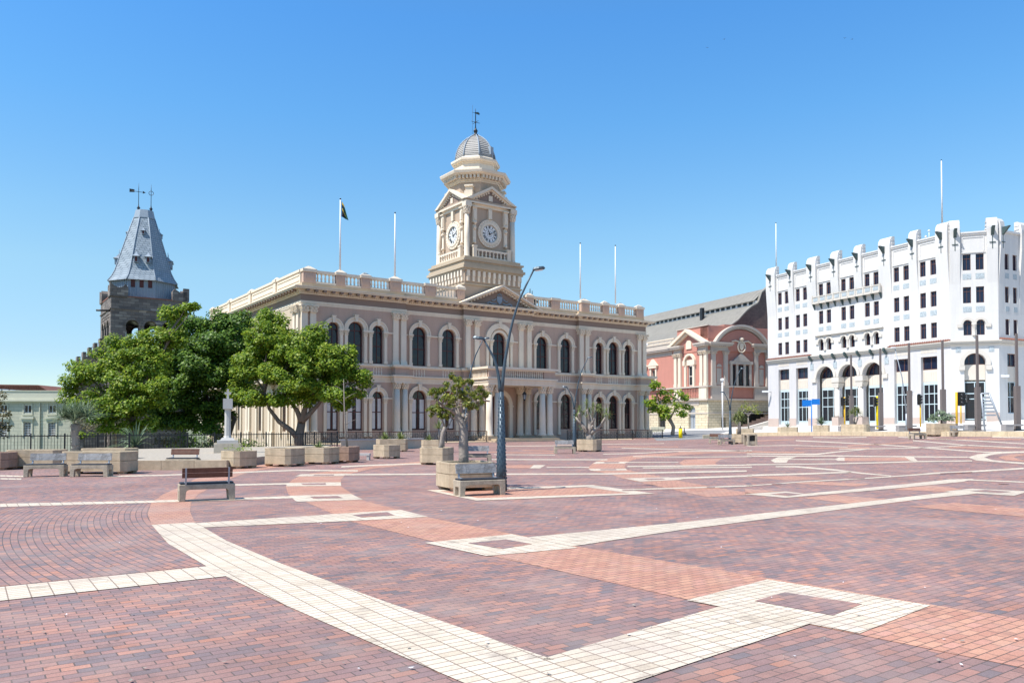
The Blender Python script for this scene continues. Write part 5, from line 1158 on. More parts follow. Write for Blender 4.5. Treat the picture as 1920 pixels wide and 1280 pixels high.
# ------------------------------------------------------------------ old church tower on the left
T0 = Vector((-.513 * 97, 97, 0)); ct = thing('church_tower', 'dark sandstone belfry tower with a tapering blue-grey slate spire behind the trees', 'tower', T0, PA)
TL_ = 9.0
w1 = MB()
def bell(T):
    panel(w1x := MB(T), 0, TL_, 9.5, 17.5, 0, [(1.7, 3.2, 9.9, 13.9, True), (3.8, 5.3, 9.9, 13.9, True), (5.9, 7.4, 9.9, 13.9, True)], .8); w1x.box(0, TL_, 0.0, .8, -7, 9.5); return w1x.build('wall', 'rub', ct)
for k in range(4):
    T = Matrix.Translation((TL_ / 2, TL_ / 2, 0)) @ Matrix.Rotation(k * pi / 2, 4, 'Z') @ Matrix.Translation((-TL_ / 2, -TL_ / 2, 0)); bell(T)
    q = MB(T)
    for c in (2.45, 4.55, 6.65): archivolt(q, c, 13.9, .78, 1.02, -.08, 0, 12); 
    q.box(0.02, TL_ - .02, -.12, 0, 15.9, 16.05)
    for i in range(18):
        for j in range(2): x = 1.3 + i * .37; q.box(x, x + .16, -.05, 0, 14.95 + j * .35, 15.1 + j * .35)
    q.build('stone_band', 'rub', ct)
    q = MB(T); q.prism([(-.15, 17.5), (1.9, 17.5), (1.9, 18.7), (1.6, 19.1), (1.3, 18.75), (.85, 18.6), (.4, 18.75), (-.15, 19.2)], -.15 + .003 * k, .6, 'y'); q.build('battlement', 'rub', ct); q = MB(T); q.prism([(7.1, 17.5), (TL_ - .16, 17.5), (TL_ - .16, 18.8), (8.1, 18.6), (7.4, 19.05), (7.1, 18.7)], -.15 + .003 * k, .6, 'y'); q.build('battlement', 'rub', ct)
    q = MB(T); q.box(1.9, 7.1, -.05, .5, 17.5, 17.65); q.build('coping', 'tile', ct)
q = MB(); q.tube([(-1.6, .3, 15.6), (0, .5, 15.7)], .12, 6); q.build('water_spout', 'iron', ct)
q = MB(); q.box(.8, TL_ - .8, .8, TL_ - .8, 14.9, 15.2); q.build('belfry_ceiling', 'lens', ct)
C0 = (TL_ / 2, TL_ / 2)
def oct8(mb, r, z0, z1, r1=None, ex=1.0):
    r1 = r if r1 is None else r1; vs = []
    for rr, z in ((r, z0), (r1, z1)):
        for i in range(8): a = pi / 8 + pi / 4 * i - radians(14); vs.append((C0[0] + rr * cos(a), C0[1] + rr * sin(a), z))
    mb.add(vs, [tuple(range(8))[::-1], tuple(range(8, 16))] + [(i, (i + 1) % 8, (i + 1) % 8 + 8, i + 8) for i in range(8)])
q = MB(); oct8(q, 4.0, 17.3, 20.2); 
for i in range(8):
    a0_ = pi / 8 + pi / 4 * i - radians(14); a1_ = a0_ + pi / 4
    for j in range(9):
        t = j / 9; x = C0[0] + 4.04 * (cos(a0_) * (1 - t) + cos(a1_) * t); y = C0[1] + 4.04 * (sin(a0_) * (1 - t) + sin(a1_) * t); q.box(x - .035, x + .035, y - .035, y + .035, 17.4, 20.2)
lan = q.build('lantern_storey', 'lead', ct)
am = pi / 8 + pi / 4 * 5 - radians(14) + pi / 8
TO = Matrix.Translation((C0[0], C0[1], 0)) @ Matrix.Rotation(am + pi / 2, 4, 'Z')
for x in (-1.0, 0, 1.0): q = MB(TO); q.box(x - .24, x + .24, -3.78, -3.7, 19.0, 20.1); q.build('louvre', 'maroon', lan)
q = MB(); q.m = 0
for (r, z), (r1, z1) in zip([(4.45, 19.95), (4.0, 20.6), (3.6, 21.4), (3.0, 23.4), (2.2, 26.0), (1.35, 28.6)], [(4.0, 20.6), (3.6, 21.4), (3.0, 23.4), (2.2, 26.0), (1.35, 28.6)]): oct8(q, r, z, z1, r1)
q.build('spire', 'slate', ct)
q = MB(); oct8(q, 1.42, 28.6, 28.75, 1.4); oct8(q, 1.36, 28.752, 29.7, 1.15)
for i in range(8):
    a = pi / 8 + pi / 4 * i - radians(14); q.tube([(C0[0] + (r + .03) * cos(a), C0[1] + (r + .03) * sin(a), z) for r, z in ((4.45, 19.95), (4.0, 20.6), (3.6, 21.4), (3.0, 23.4), (2.2, 26.0), (1.35, 28.6))], .07, 5)
q.build('spire_ridge', 'lead', ct)
def dorm(ang, x, z, r, s):
    T = Matrix.Translation((C0[0], C0[1], 0)) @ Matrix.Rotation(ang + pi / 2, 4, 'Z'); q = MB(T)
    q.box(x - .28 * s, x + .28 * s, -r - .45 * s, -r + 1.2, z, z + .85 * s); q.frust(x, -r + .1, z + .85 * s, z + 1.15 * s, .5 * s, .75 * s, .2 * s, .35 * s); q.frust(x, -r + .1, z + 1.15 * s, z + 1.6 * s, .2 * s, .35 * s, .03, .03); q.tube([(x, -r + .1, z + 1.5 * s), (x, -r + .1, z + 2.2 * s)], .03, 5); o = q.build('dormer', 'lead', ct)
    q = MB(T); q.box(x - .18 * s, x + .18 * s, -r - .47 * s, -r - .45 * s, z + .08, z + .75 * s); q.build('louvre', 'maroon', o)
for i in range(8):
    a = pi / 8 + pi / 4 * i - radians(14) + pi / 8
    if i % 2 == 1: dorm(a, -.7, 22.3, 3.0, .9); dorm(a, .7, 22.3, 3.0, .9); dorm(a, 0, 26.2, 1.9, .6)
q = MB(TO)
for x, ring in ((-.75, 0), (.75, 1)):
    q.lathe(x, 0, [(.3, 29.6), (.12, 29.9), (.22, 30.1), (.08, 30.3), (.04, 30.6), (.035, 32.6), (.01, 33.4)], 8)
    if ring: q.tube([(x + .28 * cos(a), 0, 32.2 + .28 * sin(a)) for a in [i * pi / 6 for i in range(13)]], .035, 5)
    else: q.tube([(x - 1.0, 0, 32.3), (x + .7, 0, 32.2)], .035, 5); q.prism([(x - 1.1, 32.1), (x - .5, 32.15), (x - .5, 32.5), (x - 1.1, 32.55)], -.02, .02, 'y'); q.prism([(x + .5, 32.05), (x + .85, 32.2), (x + .5, 32.4)], -.02, .02, 'y')
q.build('finial', 'iron', ct)
# stepped gable wall running down to the left of the tower
q = MB(); 
for i in range(5): q.box(-.9 - i * .62, -.28 - i * .62 - .002, 2.2, 3.6, -7, 11.8 - i * .6); q.box(-.92 - i * .62, -.55 - i * .62, 2.15, 3.65, 11.8 - i * .6, 12.35 - i * .6)
q.build('stepped_wall', 'rub', ct)

# ------------------------------------------------------------------ pale green building far left
gx, gy = -.68 * 112, 112.0
gr = thing('green_building', 'pale green plastered building with barred windows behind the railing on the far left', 'building', (gx, gy, 0), radians(4))
SC = 112 / 1470
def gp(u, v): return (u - 960) * SC + .68 * 112, EYE + (791.5 - v) * SC
w1 = MB(); wz = [gp(0, v)[1] for v in (733, 752, 760, 774, 791, 818)]
wxs = [gp(u, 0)[0] for u in (-2, 41.5, 86, 130)]
panel(w1, gp(-110, 0)[0], 26, wz[3] - 1.4 + .3, wz[1], 0, [(x, x + 1.05, wz[3] + .02, wz[2] + .1, False) for x in wxs], .25)
panel(w1, gp(-110, 0)[0], 26, -8, wz[3] - 1.1, 0, [(x, x + 1.05, wz[5], wz[4], False) for x in wxs], .25); w1.build('wall', 'green', gr)
q = MB(); a = gp(-110, 0)[0]
for p, z0, z1 in ((.15, wz[1] - .25, wz[1]), (.45, wz[1] + .002, wz[1] + .2), (.3, wz[1] + .202, wz[1] + .35), (.1, wz[1] + .352, wz[0]), (.18, wz[0], wz[0] + .12)): q.box(a, 26.1, -p, .3, z0, z1)
for x in wxs:
    q.box(x - .2, x + 1.25, -.12, 0, wz[3] - .3, wz[3] - .1); q.box(x - .15, x, -.08, 0, wz[3] - .1, wz[2] + .25); q.box(x + 1.05, x + 1.2, -.08, 0, wz[3] - .1, wz[2] + .25); q.box(x - .4, x + 1.45, -.3, 0, wz[4] + .45, wz[4] + .75); q.box(x - .25, x + 1.3, -.15, 0, wz[4] + .1, wz[4] + .449); q.box(x - .2, x, -.1, 0, wz[5], wz[4] + .1); q.box(x + 1.05, x + 1.25, -.1, 0, wz[5], wz[4] + .1)
q.box(gp(70, 0)[0], gp(70, 0)[0] + .12, -.2, 0, -4, wz[1] - .25); q.build('cornice', 'greent', gr)
for x in wxs:
    window(gr, 'window', x + .525, 1.05, wz[3] + .02, wz[2] + .1, False, .15, None, 'wpole', 'glass3', .09, mv=1)
    f = window(gr, 'barred_window', x + .525, 1.05, wz[5], wz[4], False, .15, None, 'wpole', 'glass3', .05, tr=[wz[5] + .33 * i for i in range(1, 6)], mv=4)
q = MB(); q.box(a, gp(50, 0)[0], 3, 12, wz[0], wz[0] + .9)
for i in range(16): x = gp(50, 0)[0] - .4 - i * 1.1; q.box(x - .5, x + .4, 2.92, 2.98, wz[0] + .15, wz[0] + .4); q.box(x - .5, x + .4, 2.92, 2.98, wz[0] + .5, wz[0] + .75)
q.build('roof_monitor', 'wpole', gr)
q = MB(); q.prism([(a, wz[0] + .9), (gp(50, 0)[0], wz[0] + .9), (gp(68, 0)[0], wz[0] + .05), (gp(68, 0)[0], wz[0]), (gp(46, 0)[0], wz[0] + 1.05), (a, wz[0] + 1.15)], 2.9, 12, 'y'); q.build('roof', 'tile', gr)

# ------------------------------------------------------------------ trees
import numpy as np
rng = np.random.default_rng(5)
def leaf_mesh(name, centers, nrm, size, mat, parent, asp=0.6):
    n = len(centers); c = np.asarray(centers); nr = np.asarray(nrm); nr = nr / (np.linalg.norm(nr, axis=1, keepdims=True) + 1e-9)
    t = rng.normal(size=(n, 3)); t -= nr * (t * nr).sum(1, keepdims=True); t /= np.linalg.norm(t, axis=1, keepdims=True) + 1e-9
    b = np.cross(nr, t); s = size * rng.uniform(.6, 1.3, size=(n, 1)); fold = nr * s * .22
    v = np.empty((n, 4, 3)); v[:, 0] = c - t * s; v[:, 1] = c + b * s * asp - fold; v[:, 2] = c + t * s; v[:, 3] = c - b * s * asp - fold
    me = bpy.data.meshes.new(name); me.vertices.add(n * 4); me.loops.add(n * 4); me.polygons.add(n)
    me.vertices.foreach_set('co', v.reshape(-1)); me.loops.foreach_set('vertex_index', np.arange(n * 4)); me.polygons.foreach_set('loop_start', np.arange(n) * 4)
    me.polygons.foreach_set('loop_total', np.full(n, 4)); me.update(calc_edges=True); me.materials.append(M[mat])
    o = bpy.data.objects.new(name, me); C.objects.link(o); o.parent = parent; return o
def crown(parent, blobs, per, leaf, mat, clump=(.35, .75), fill=1.0, asp=.6, name='crown', flat=.75, density=1.0):
    P = []; Nn = []
    for (x, y, z, r) in blobs:
        k = max(5, int(fill * 9 * r * r)); 
        for _ in range(k):
            d = rng.normal(size=3); d /= np.linalg.norm(d); d[2] = d[2] if d[2] > -.35 else d[2] * .4
            cr = rng.uniform(*clump); c = np.array([x, y, z]) + d * r * rng.uniform(.55, 1.02) * np.array([1, 1, .85])
            m = int(per * cr * cr / .3 * density)
            q = rng.normal(size=(m, 3)); q /= np.linalg.norm(q, axis=1, keepdims=True)
            rad = cr * rng.uniform(.35, 1.05, size=(m, 1)) ** .7
            P.append(c + q * rad * np.array([1, 1, flat])); Nn.append(q * .6 + d * .4 + np.array([-.3, -.25, .8]) + rng.normal(size=(m, 3)) * .5)
    return leaf_mesh(name, np.concatenate(P), np.concatenate(Nn), leaf, mat, parent, asp)
def wob(p, q, n=6, a=.12):
    p = Vector(p); q = Vector(q); L = (q - p).length; out = []
    for i in range(n + 1):
        t = i / n; out.append(p.lerp(q, t) + (Vector((random.uniform(-1, 1), random.uniform(-1, 1), random.uniform(-.4, .6))) * a * L * .35 * sin(pi * t)))
    return out
def limbs(parent, lst, mat, name='trunk'):
    m = MB()
    for pts, r0, r1 in lst:
        n = len(pts); m.tube(pts, [r0 + (r1 - r0) * i / (n - 1) for i in range(n)], 9)
    return m.build(name, mat, parent)
def tree(label, depth, blobs_px, trunk_px, limb_px, r, lmat, bmat, per, leaf, base_drop=0.0, jit=1.3, clump=(.35, .75), fill=1.0, group=None, name='tree', dens=1.0, extra=()):
    bx, by = trunk_px[0]; p = at(bx, by, depth); p.z -= base_drop
    t = thing(name, label, 'tree', p, 0, group); O = Vector(p)
    S_ = depth / FPX; bl = []
    for i, (u, v, rr, *dd) in enumerate(blobs_px):
        dy = dd[0] if dd else random.uniform(-jit, jit); q = at(u, v, depth + dy) - O; bl.append((q.x, q.y, q.z, rr * S_))
    tp = [at(u, v, depth + .1 * i) - O for i, (u, v) in enumerate(trunk_px)]
    if base_drop: tp[0].z -= 0; 
    L = [(tp, r, r * .7)]
    for li in limb_px:
        q = [at(u, v, depth + (k * li[1] if isinstance(li, tuple) and not isinstance(li[1], tuple) else 0)) - O for k, (u, v) in enumerate(li[0] if not isinstance(li[0][0], (int, float)) else li)]
        L.append((q, r * .6, r * .22))
    for (x, y, z, rr) in bl:                      # a branch into every clump
        src = min((pt for pts, _, _ in L[:1 + len(limb_px)] for pt in pts[1:]), key=lambda s: (s - Vector((x, y, z))).length)
        L.append((wob(src, (x, y, z), 5), r * .25, r * .06))
        for _ in range(3):
            d = Vector((random.uniform(-1, 1), random.uniform(-1, 1), random.uniform(-.3, 1))).normalized() * rr * .8
            L.append((wob((x, y, z), Vector((x, y, z)) + d, 4), r * .09, r * .02))
    limbs(t, L, bmat); crown(t, bl, per, leaf, lmat, clump, fill, density=dens)
    return t
tree('broad tree with a forked trunk and bright green crown before the town hall corner', 52, [(500, 640, 40, 0), (470, 690, 40, .5), (560, 655, 40, 0), (530, 700, 45, -.8), (610, 680, 44, 0), (655, 700, 32, .3), (645, 662, 20, 0), (664, 735, 20, 0), (590, 628, 22, .6), (480, 745, 28, 0), (620, 735, 34, -.6), (595, 660, 34, .8), (635, 705, 34, .9), (545, 690, 38, 1.0), (515, 655, 36, 1.0), (575, 745, 26, .3), (490, 665, 34, 1.4), (455, 735, 24, 1.2), (640, 770 - 12, 20, .4), (535, 745, 28, -.6), (560, 720, 30, -1.2), (500, 600, 24, 1.2), (520, 625, 30, .8), (676, 712, 16, 0), (577, 690, 36, -1)],
     [(562, 848), (560, 822), (563, 806), (566, 790)], [[(560, 822), (545, 806), (523, 790), (505, 766), (496, 735)], [(566, 790), (556, 768), (543, 752)], [(566, 790), (580, 776), (597, 758), (612, 735)], [(566, 790), (572, 765), (585, 745), (582, 700)]], .36, 'leafB', 'bark', 160, .10, 0.3, group='broad green trees left of the town hall', clump=(.3, .7), fill=1.7)
tree('dark dense tree with a leaning trunk behind the stone cross', 57, [(400, 650, 46, 0), (440, 645, 38, .5), (345, 660, 48, 0), (300, 700, 46, -.6), (372, 705, 55, -1), (428, 705, 42, 0), (320, 745, 46, -.8), (385, 755, 40, -.4), (440, 745, 34, .4), (360, 620, 34, 1), (420, 610, 26, .8), (280, 760, 36, 0), (395, 690, 50, 1), (330, 700, 50, 1), (460, 602, 24, 1.5), (440, 615, 26, 1.0), (455, 690, 36, 1.4), (345, 790, 26, -.5), (300, 800, 20, -.5), (385, 800, 20, -.5), (250, 800, 18, .5), (410, 780, 26, .5), (300, 785, 24, .5), (345, 785, 24, 0)],
     [(418, 850), (412, 822), (398, 798), (375, 765), (362, 738)], [[(398, 798), (400, 770), (385, 735)], [(375, 765), (340, 740), (320, 720)], [(430, 812), (440, 785), (425, 768), (408, 750)]], .32, 'leafA', 'barkd', 125, .115, 4.0, group='broad green trees left of the town hall', clump=(.35, .8), fill=1.5)
tree('light yellow-green tree spreading in front of the church tower', 50, [(335, 640, 26, 2), (322, 600, 24, 2), (340, 585, 16, 2), (300, 640, 28, 1), (255, 660, 34, 0), (215, 690, 34, 0), (180, 700, 28, 0), (150, 720, 26, 0), (128, 728, 16, 0), (160, 760, 26, -1), (200, 745, 36, -.6), (240, 720, 38, -1), (280, 690, 34, 0), (235, 765, 34, -1), (275, 750, 30, -1.2), (190, 780, 24, -1), (150, 690, 16, .5), (125, 755, 16, 0), (305, 730, 26, -1.4), (215, 650, 22, 1), (240, 795, 20, -.5), (350, 575, 10, 2), (365, 574, 6, 2), (275, 790, 18, -.5), (205, 800, 16, -.5), (260, 640, 24, .6), (290, 665, 26, .4), (195, 665, 20, .8)],
     [(262, 850), (258, 815), (250, 790), (245, 770)], [[(250, 790), (215, 765), (190, 730)], [(245, 770), (262, 735), (280, 700)], [(245, 770), (235, 720), (240, 690)]], .3, 'leafB', 'bark', 125, .10, 4.0, group='broad green trees left of the town hall', clump=(.28, .62), fill=1.75)
tree('thin brownish half-bare tree between the light green crown and the church tower', 66, [(225, 655, 26), (200, 668, 22), (170, 690, 24), (150, 660 + 30, 20), (250, 645, 20), (150, 700, 14), (215, 700, 30), (180, 800, 26), (220, 805, 24), (265, 800, 26), (150, 795, 18)],
     [(215, 850), (212, 790), (210, 740), (208, 710)], [[(212, 760), (185, 720), (165, 690)], [(210, 740), (235, 690), (245, 660)]], .22, 'leafC', 'barkg', 26, .10, 6.0, clump=(.35, .8), fill=.8)
tree('brownish leafy tree cut off by the left edge of the picture', 47, [(-12, 760, 22), (0, 745, 12), (-5, 790, 20), (6, 775, 12), (-20, 800, 22), (8, 800, 9), (-8, 815, 14), (-30, 770, 26)],
     [(-22, 860), (-20, 820), (-16, 790), (-12, 770)], [[(-20, 820), (-5, 800), (4, 790)]], .16, 'leafC', 'bark', 60, .09, 3.0, clump=(.2, .45), fill=1.6)
tree('slender green street tree with two trunks between the town hall and the red theatre', 84, [(1232, 720, 10), (1240, 735, 9), (1228, 752, 12), (1252, 748, 15), (1270, 738, 13), (1283, 745, 10), (1262, 765, 14), (1245, 770, 13), (1275, 775, 10), (1222, 768, 9), (1236, 762, 12), (1282, 762, 8), (1218, 755, 7), (1226, 725, 7), (1250, 780, 8)],
     [(1261, 815), (1263, 800), (1256, 785), (1250, 770)], [[(1263, 800), (1252, 785), (1240, 768)], [(1256, 785), (1266, 765), (1272, 750)]], .22, 'leafB', 'barkg', 40, .15, 0, clump=(.35, .6), fill=1.3)
tree('small pale street tree on the pavement in front of the red theatre steps', 84, [(1402, 760, 9), (1412, 764, 9), (1394, 766, 8), (1420, 772, 7), (1404, 770, 9), (1388, 774, 5)],
     [(1404, 806), (1403, 790), (1403, 775)], [[(1403, 780), (1395, 770)], [(1403, 780), (1413, 768)]], .09, 'leafD', 'barkg', 50, .085, 0, clump=(.2, .4), fill=2.0)
# far roadside greenery seen through the railing
def shrub(label, u, v, Y, r, mat, n=1.0, per=60):
    p = at(u, v, Y); t = thing('shrub', label, 'shrub', p); 
    crown(t, [(0, 0, 0, r), (r * .8, .2, -.1, r * .7), (-r * .8, .1, -.15, r * .75)], per, .08, mat, (.15, .35), 2.5 / max(r, .3) * n, name='foliage')
    m = MB(); m.tube([(0, 0, -r - 1.0), (0, 0, 0)], [.06, .03], 6); m.build('stem', 'bark', t); return t
shrub('low dry bush behind the railing between the fan-leaved plant and the stone cross', 320, 822, 52, .9, 'leafC')
shrub('small bright bush behind the railing right of the fan-leaved plant', 158, 812, 50, .45, 'leafB')
shrub('dark bush at the foot of the trees behind the railing', 380, 828, 54, .8, 'leafA')
shrub('wide dark bush added as shade behind the railing just left of the stone cross', 345, 832, 53, 1.0, 'leafA')  # this and the bushes below are added, standing in for a shadowed structure
shrub('dull green bush added as shade behind the railing, nearest the stone cross', 408, 834, 52, .7, 'leafC')
shrub('dark bush added as shade behind the railing right of the stone cross', 462, 836, 53, .8, 'leafA')

# ------------------------------------------------------------------ blades and rosettes
def rosette(mb, c, R, n, w, lo=-.3, hi=1.0, droop=.35, seg=4):
    c = Vector(c)
    for i in range(n):
        a = random.uniform(0, 2 * pi); el = random.uniform(lo, hi) * pi / 2; L = R * random.uniform(.75, 1.1)
        d = Vector((cos(a) * cos(el), sin(a) * cos(el), sin(el))); side = Vector((-sin(a), cos(a), 0)); up = d.cross(side)
        pts = []
        for k in range(seg + 1):
            t = k / seg; p = c + d * L * t - Vector((0, 0, 1)) * droop * L * t * t; ww = w * (1 - t) ** .7 * (0.5 + 1.6 * t if t < .3 else 1) 
            pts += [p - side * ww, p + up * ww * .3, p + side * ww]
        f = []
        for k in range(seg):
            for q in (0, 1): f.append((k * 3 + q, k * 3 + q + 1, (k + 1) * 3 + q + 1, (k + 1) * 3 + q))
        mb.add(pts, f)
def plant(name, label, p, fn, group=None, cat='plant'):
    t = thing(name, label, cat, p, 0, group); fn(t); return t
# fan-leaved dragon tree on the left
def f_(t):
    O = t.location; m = MB(); m.tube([Vector((0, 0, -.4)), Vector((0.02, 0, .5)), Vector((-.03, 0, .95)), Vector((0, 0, 1.45))], [.19, .16, .16, .22], 10)
    for i in range(60):
        z = random.uniform(-.1, 1.35); an_ = random.uniform(0, 6.3); m.frust(.16 * cos(an_), .16 * sin(an_), z, z + .07, .03, .03, .05, .05)
    m.build('trunk', 'barkg', t)
    m = MB()
    for (x, z) in ((-.25, 1.7), (.25, 1.75), (0, 1.9), (-.5, 1.75), (.55, 1.8), (.1, 1.6)): rosette(m, (x, random.uniform(-.3, .3), z), 1.35, 56, .034, -.05, .8, .22)
    m.build('leaf_crown', 'leafF', t)
    m = MB(); rosette(m, (0, 0, 1.5), .5, 40, .02, -.9, -.1, .3); m.build('dry_leaf_skirt', 'barkg', t)
plant('dragon_tree', 'thick-trunked dragon tree with a wide fan of grey-green blades behind the left benches', at(141, 850, 38.5), f_, cat='tree')
def f_(t):
    m = MB(); rosette(m, (0, 0, 0), 2.6, 26, .11, .1, .75, .5, 8); rosette(m, (0, 0, .1), 1.8, 14, .08, .55, 1.0, .2, 8); m.build('frond', 'leafF', t)
    m = MB(); m.tube([(0, 0, -1.5), (0, 0, .1)], [.25, .2]); m.build('trunk', 'barkd', t)
plant('cycad', 'cycad with long arching fronds behind the railing under the trees', at(255, 838, 47), f_)

# ------------------------------------------------------------------ benches, planters, bins
def pi_panel(mb, w, h, th, leg, y0, r=.07):
    pts = [(-w / 2, 0), (-w / 2 + leg, 0), (-w / 2 + leg + .015, h - th - r)] + [(-w / 2 + leg + .015 + r - r * cos(a), h - th - r + r * sin(a)) for a in (pi / 6, pi / 3)] + [(-w / 2 + leg + .015 + r, h - th)]
    pts += [(-x, z) for x, z in pts[::-1]]; n = len(pts)
    full = pts + [(w / 2 + .0, h), (-w / 2, h)]
    mb.prism([(x, z) for x, z in full][::-1], y0, y0 + .11, 'y')
def mk_bench(label, back='oldwood', W=1.2, lean=0.0):
    t = thing('bench', label, 'bench', (0, 0, 0), 0, 'concrete benches on the square')
    m = MB(); D = .46; H = .38
    pi_panel(m, W, H, .115, .13, -D / 2); pi_panel(m, W, H, .115, .13, D / 2 - .11)
    for s in (-1, 1):
        x0 = s * (W / 2 - .055) - .055 + 0; m.box(x0, x0 + .11, -D / 2 + .11, D / 2 - .11, H - .16, H)
    m.box(-W / 2 + .11, W / 2 - .11, -D / 2 + .11, D / 2 - .11, H - .08, H - .01)
    o = m.build('frame', 'benchc', t); b = o.modifiers.new('bevel', 'BEVEL'); b.width = .012; b.segments = 2; b.limit_method = 'ANGLE'
    m = MB()
    for k in range(3): y = -.13 + k * .13; m.box(-W / 2 + .03, W / 2 - .03, y - .055, y + .055, H + .004, H + .04)
    m.build('seat', 'blackwood', t)
    m = MB()
    for s in (-1, 1): x = s * (W / 2 - .14); m.prism([(.17, H + .0), (.23, H + .0), (.285, .76), (.255, .76)], x - .018, x + .018, 'x'); m.box(x - .018, x + .018, .0, .2, H + .041, H + .055)
    m.build('back_bracket', 'galv', t)
    m = MB()
    for k in range(2): z = .53 + k * .115; y = .205 + .038 * k * .7; m.prism([(y - .02, z), (y + .015, z), (y + .035, z + .11), (y + .0, z + .11)], -W / 2 + .06, W / 2 - .06, 'x')
    m.build('backrest', back, t)
    return t
PRB = None
def bench(u, v, yaw, label, back='oldwood', scale=1.0, roll=0.0):
    t = mk_bench(label, back); x, y = G(u, v); t.location = (x, y, gzl(x) + .002); t.rotation_euler = (0, roll, radians(yaw)); t.scale = (scale,) * 3
    for o in bpy.data.objects:
        pass
    return t
bench(387, 937, 27 + 180, 'brown-backed bench seen from behind, alone at the front of the square', 'redwood')
bench(899, 928, 25, 'grey weathered bench in front of the large planter and tall lamp post')
bench(895, 868.5, 8, 'small grey bench behind the trunk of the big planter tree')
bench(86, 893, 14, 'grey weathered bench at the far left, beside its twin')
bench(172, 893, 4, 'grey weathered bench with cracked pale back, right one of the pair on the left')
bench(343, 878, 2, 'brown-backed bench against the low gravel bed wall', 'redwood')
bench(1059, 850, 4, 'pale bench beside the planter with the branching spiky tree')
bench(1344, 831, -12, 'bench left of the small palm planter and the litter bin', 'redwood')
bench(1362, 833.5, 10, 'low grey bench touching the small palm planter on its left')
bench(1720, 823, 22, 'brown-backed bench standing by itself before the kerb on the right', 'redwood')
bench(1799, 817.5, 4, 'pale wide bench right of the planter with the round bush')
def mk_planter(label, w=1.2, d=1.2, h=.72, mat='agg', ch=.17, group='exposed aggregate planters'):
    t = thing('planter', label, 'planter', (0, 0, 0), 0, group)
    def oc_(a, b, c): return [(-a + c, -b), (a - c, -b), (a, -b + c), (a, b - c), (a - c, b), (-a + c, b), (-a, b - c), (-a, -b + c)]
    a, b = w / 2, d / 2; m = MB()
    m.prism(oc_(a, b, ch), .09, h * .58); m.prism(oc_(a - .018, b - .018, ch), h * .58, h * .6)
    o8 = oc_(a, b, ch); i8 = oc_(a - .09, b - .09, ch - .03)
    m.prism(o8, h * .6, h - .06)
    for k in range(8): m.prism([o8[k], o8[(k + 1) % 8], i8[(k + 1) % 8], i8[k]], h - .06, h)
    o = m.build('box', mat, t); bv = o.modifiers.new('bevel', 'BEVEL'); bv.width = .012; bv.segments = 1; bv.limit_method = 'ANGLE'
    for sx in (-1, 1):
        for sy in (-1, 1):
            m = MB(); m.frust(sx * (a - .2), sy * (b - .2), 0, .09, .09, .09, .13, .13); m.build('foot', mat, t)
    m = MB(); m.prism(i8, h - .061, h - .045); m.build('soil', 'earth', t)
    return t
def planter(u, v, yaw, label, w=1.2, d=1.2, h=.72, mat='agg'):
    t = mk_planter(label, w, d, h, mat); x, y = G(u, v); t.location = (x, y, gzl(x) + .002); t.rotation_euler = (0, 0, radians(yaw)); return t
def top(t, h=.68, dx=0, dy=0): return Vector((t.location.x + dx, t.location.y + dy, t.location.z + h))
P1 = planter(872, 917, 26, 'largest planter, holding the thick-trunked tree beside the tall lamp post', 1.3, 1.3, .74)
P2 = planter(819, 870, -14, 'planter with a leaning small tree, just behind the large planter', 1.25, 1.15)
P3 = planter(812, 848, -6, 'planter with spiky yuccas in front of the terrace railing', 1.25, 1.2, .74)
P4 = planter(725, 859, -36, 'small empty planter standing alone in front of the railing', 1.1, 1.1, .68)
P5 = planter(735, 846, 12, 'wide planter of agaves behind the small empty planter', 1.9, 1.2, .76)
P6 = planter(647, 866, -9, 'reddish planter with a bare sapling at the right end of the row', 1.1, 1.1, .7, 'aggr')
P7 = planter(597, 869, -17, 'broad planter holding one small agave in the row', 1.55, 1.2, .72)
P8 = planter(534, 873, -24, 'empty planter in the row, between the grassy one and the one with a small agave', 1.35, 1.2, .74)
P9 = planter(448, 877, -33, 'planter topped with green ground cover at the foot of the stone cross', 1.1, 1.1, .68)
P10 = planter(188, 887, -5, 'long planter behind the pair of grey benches', 2.4, 1.0, .78)
P11 = planter(70, 877, 4, 'planter at the far left behind the first grey bench', 2.0, 1.0, .72)
P12 = planter(206, 874, 2, 'long low planter in front of the railing behind the pair of benches', 2.0, 1.0, .74)
P12b = planter(-2, 880, 4, 'planter cut off by the left edge of the picture', 1.0, 1.0, .66, 'aggr')
P13 = planter(1105, 846, -28, 'planter with the branching spiky tree in the middle of the square', 1.3, 1.2, .74)
P14 = planter(1386, 831.5, -34, 'planter with a small round-headed palm next to the litter bin', 1.0, 1.0, .72)
P15 = planter(1397, 817, -12, 'plain planter behind the litter bin near the street', 1.7, 1.2, .72, 'agg')
P16 = planter(1477, 812.5, -10, 'low planter with a small aloe left of the blue street sign', 1.9, 1.1, .66)
P17 = planter(1540, 812, -20, 'planter with a leafy succulent right of the blue street sign', 1.5, 1.1, .78)
P18 = planter(1604, 811, -38, 'wide planter with a spiky palm between the traffic lights', 2.2, 1.6, .78)
P19 = planter(1766, 817, -8, 'planter with a round silvery bush by the kerb on the right', 1.8, 1.3, .9)
g9 = thing('ground_cover', 'bright green succulent cover filling the planter by the stone cross', 'plant', top(P9, .66))
crown(g9, [(0, 0, 0, .42), (.2, .1, 0, .35), (-.2, -.1, 0, .35)], 160, .035, 'leafB', (.08, .16), 12, name='foliage', flat=.5)
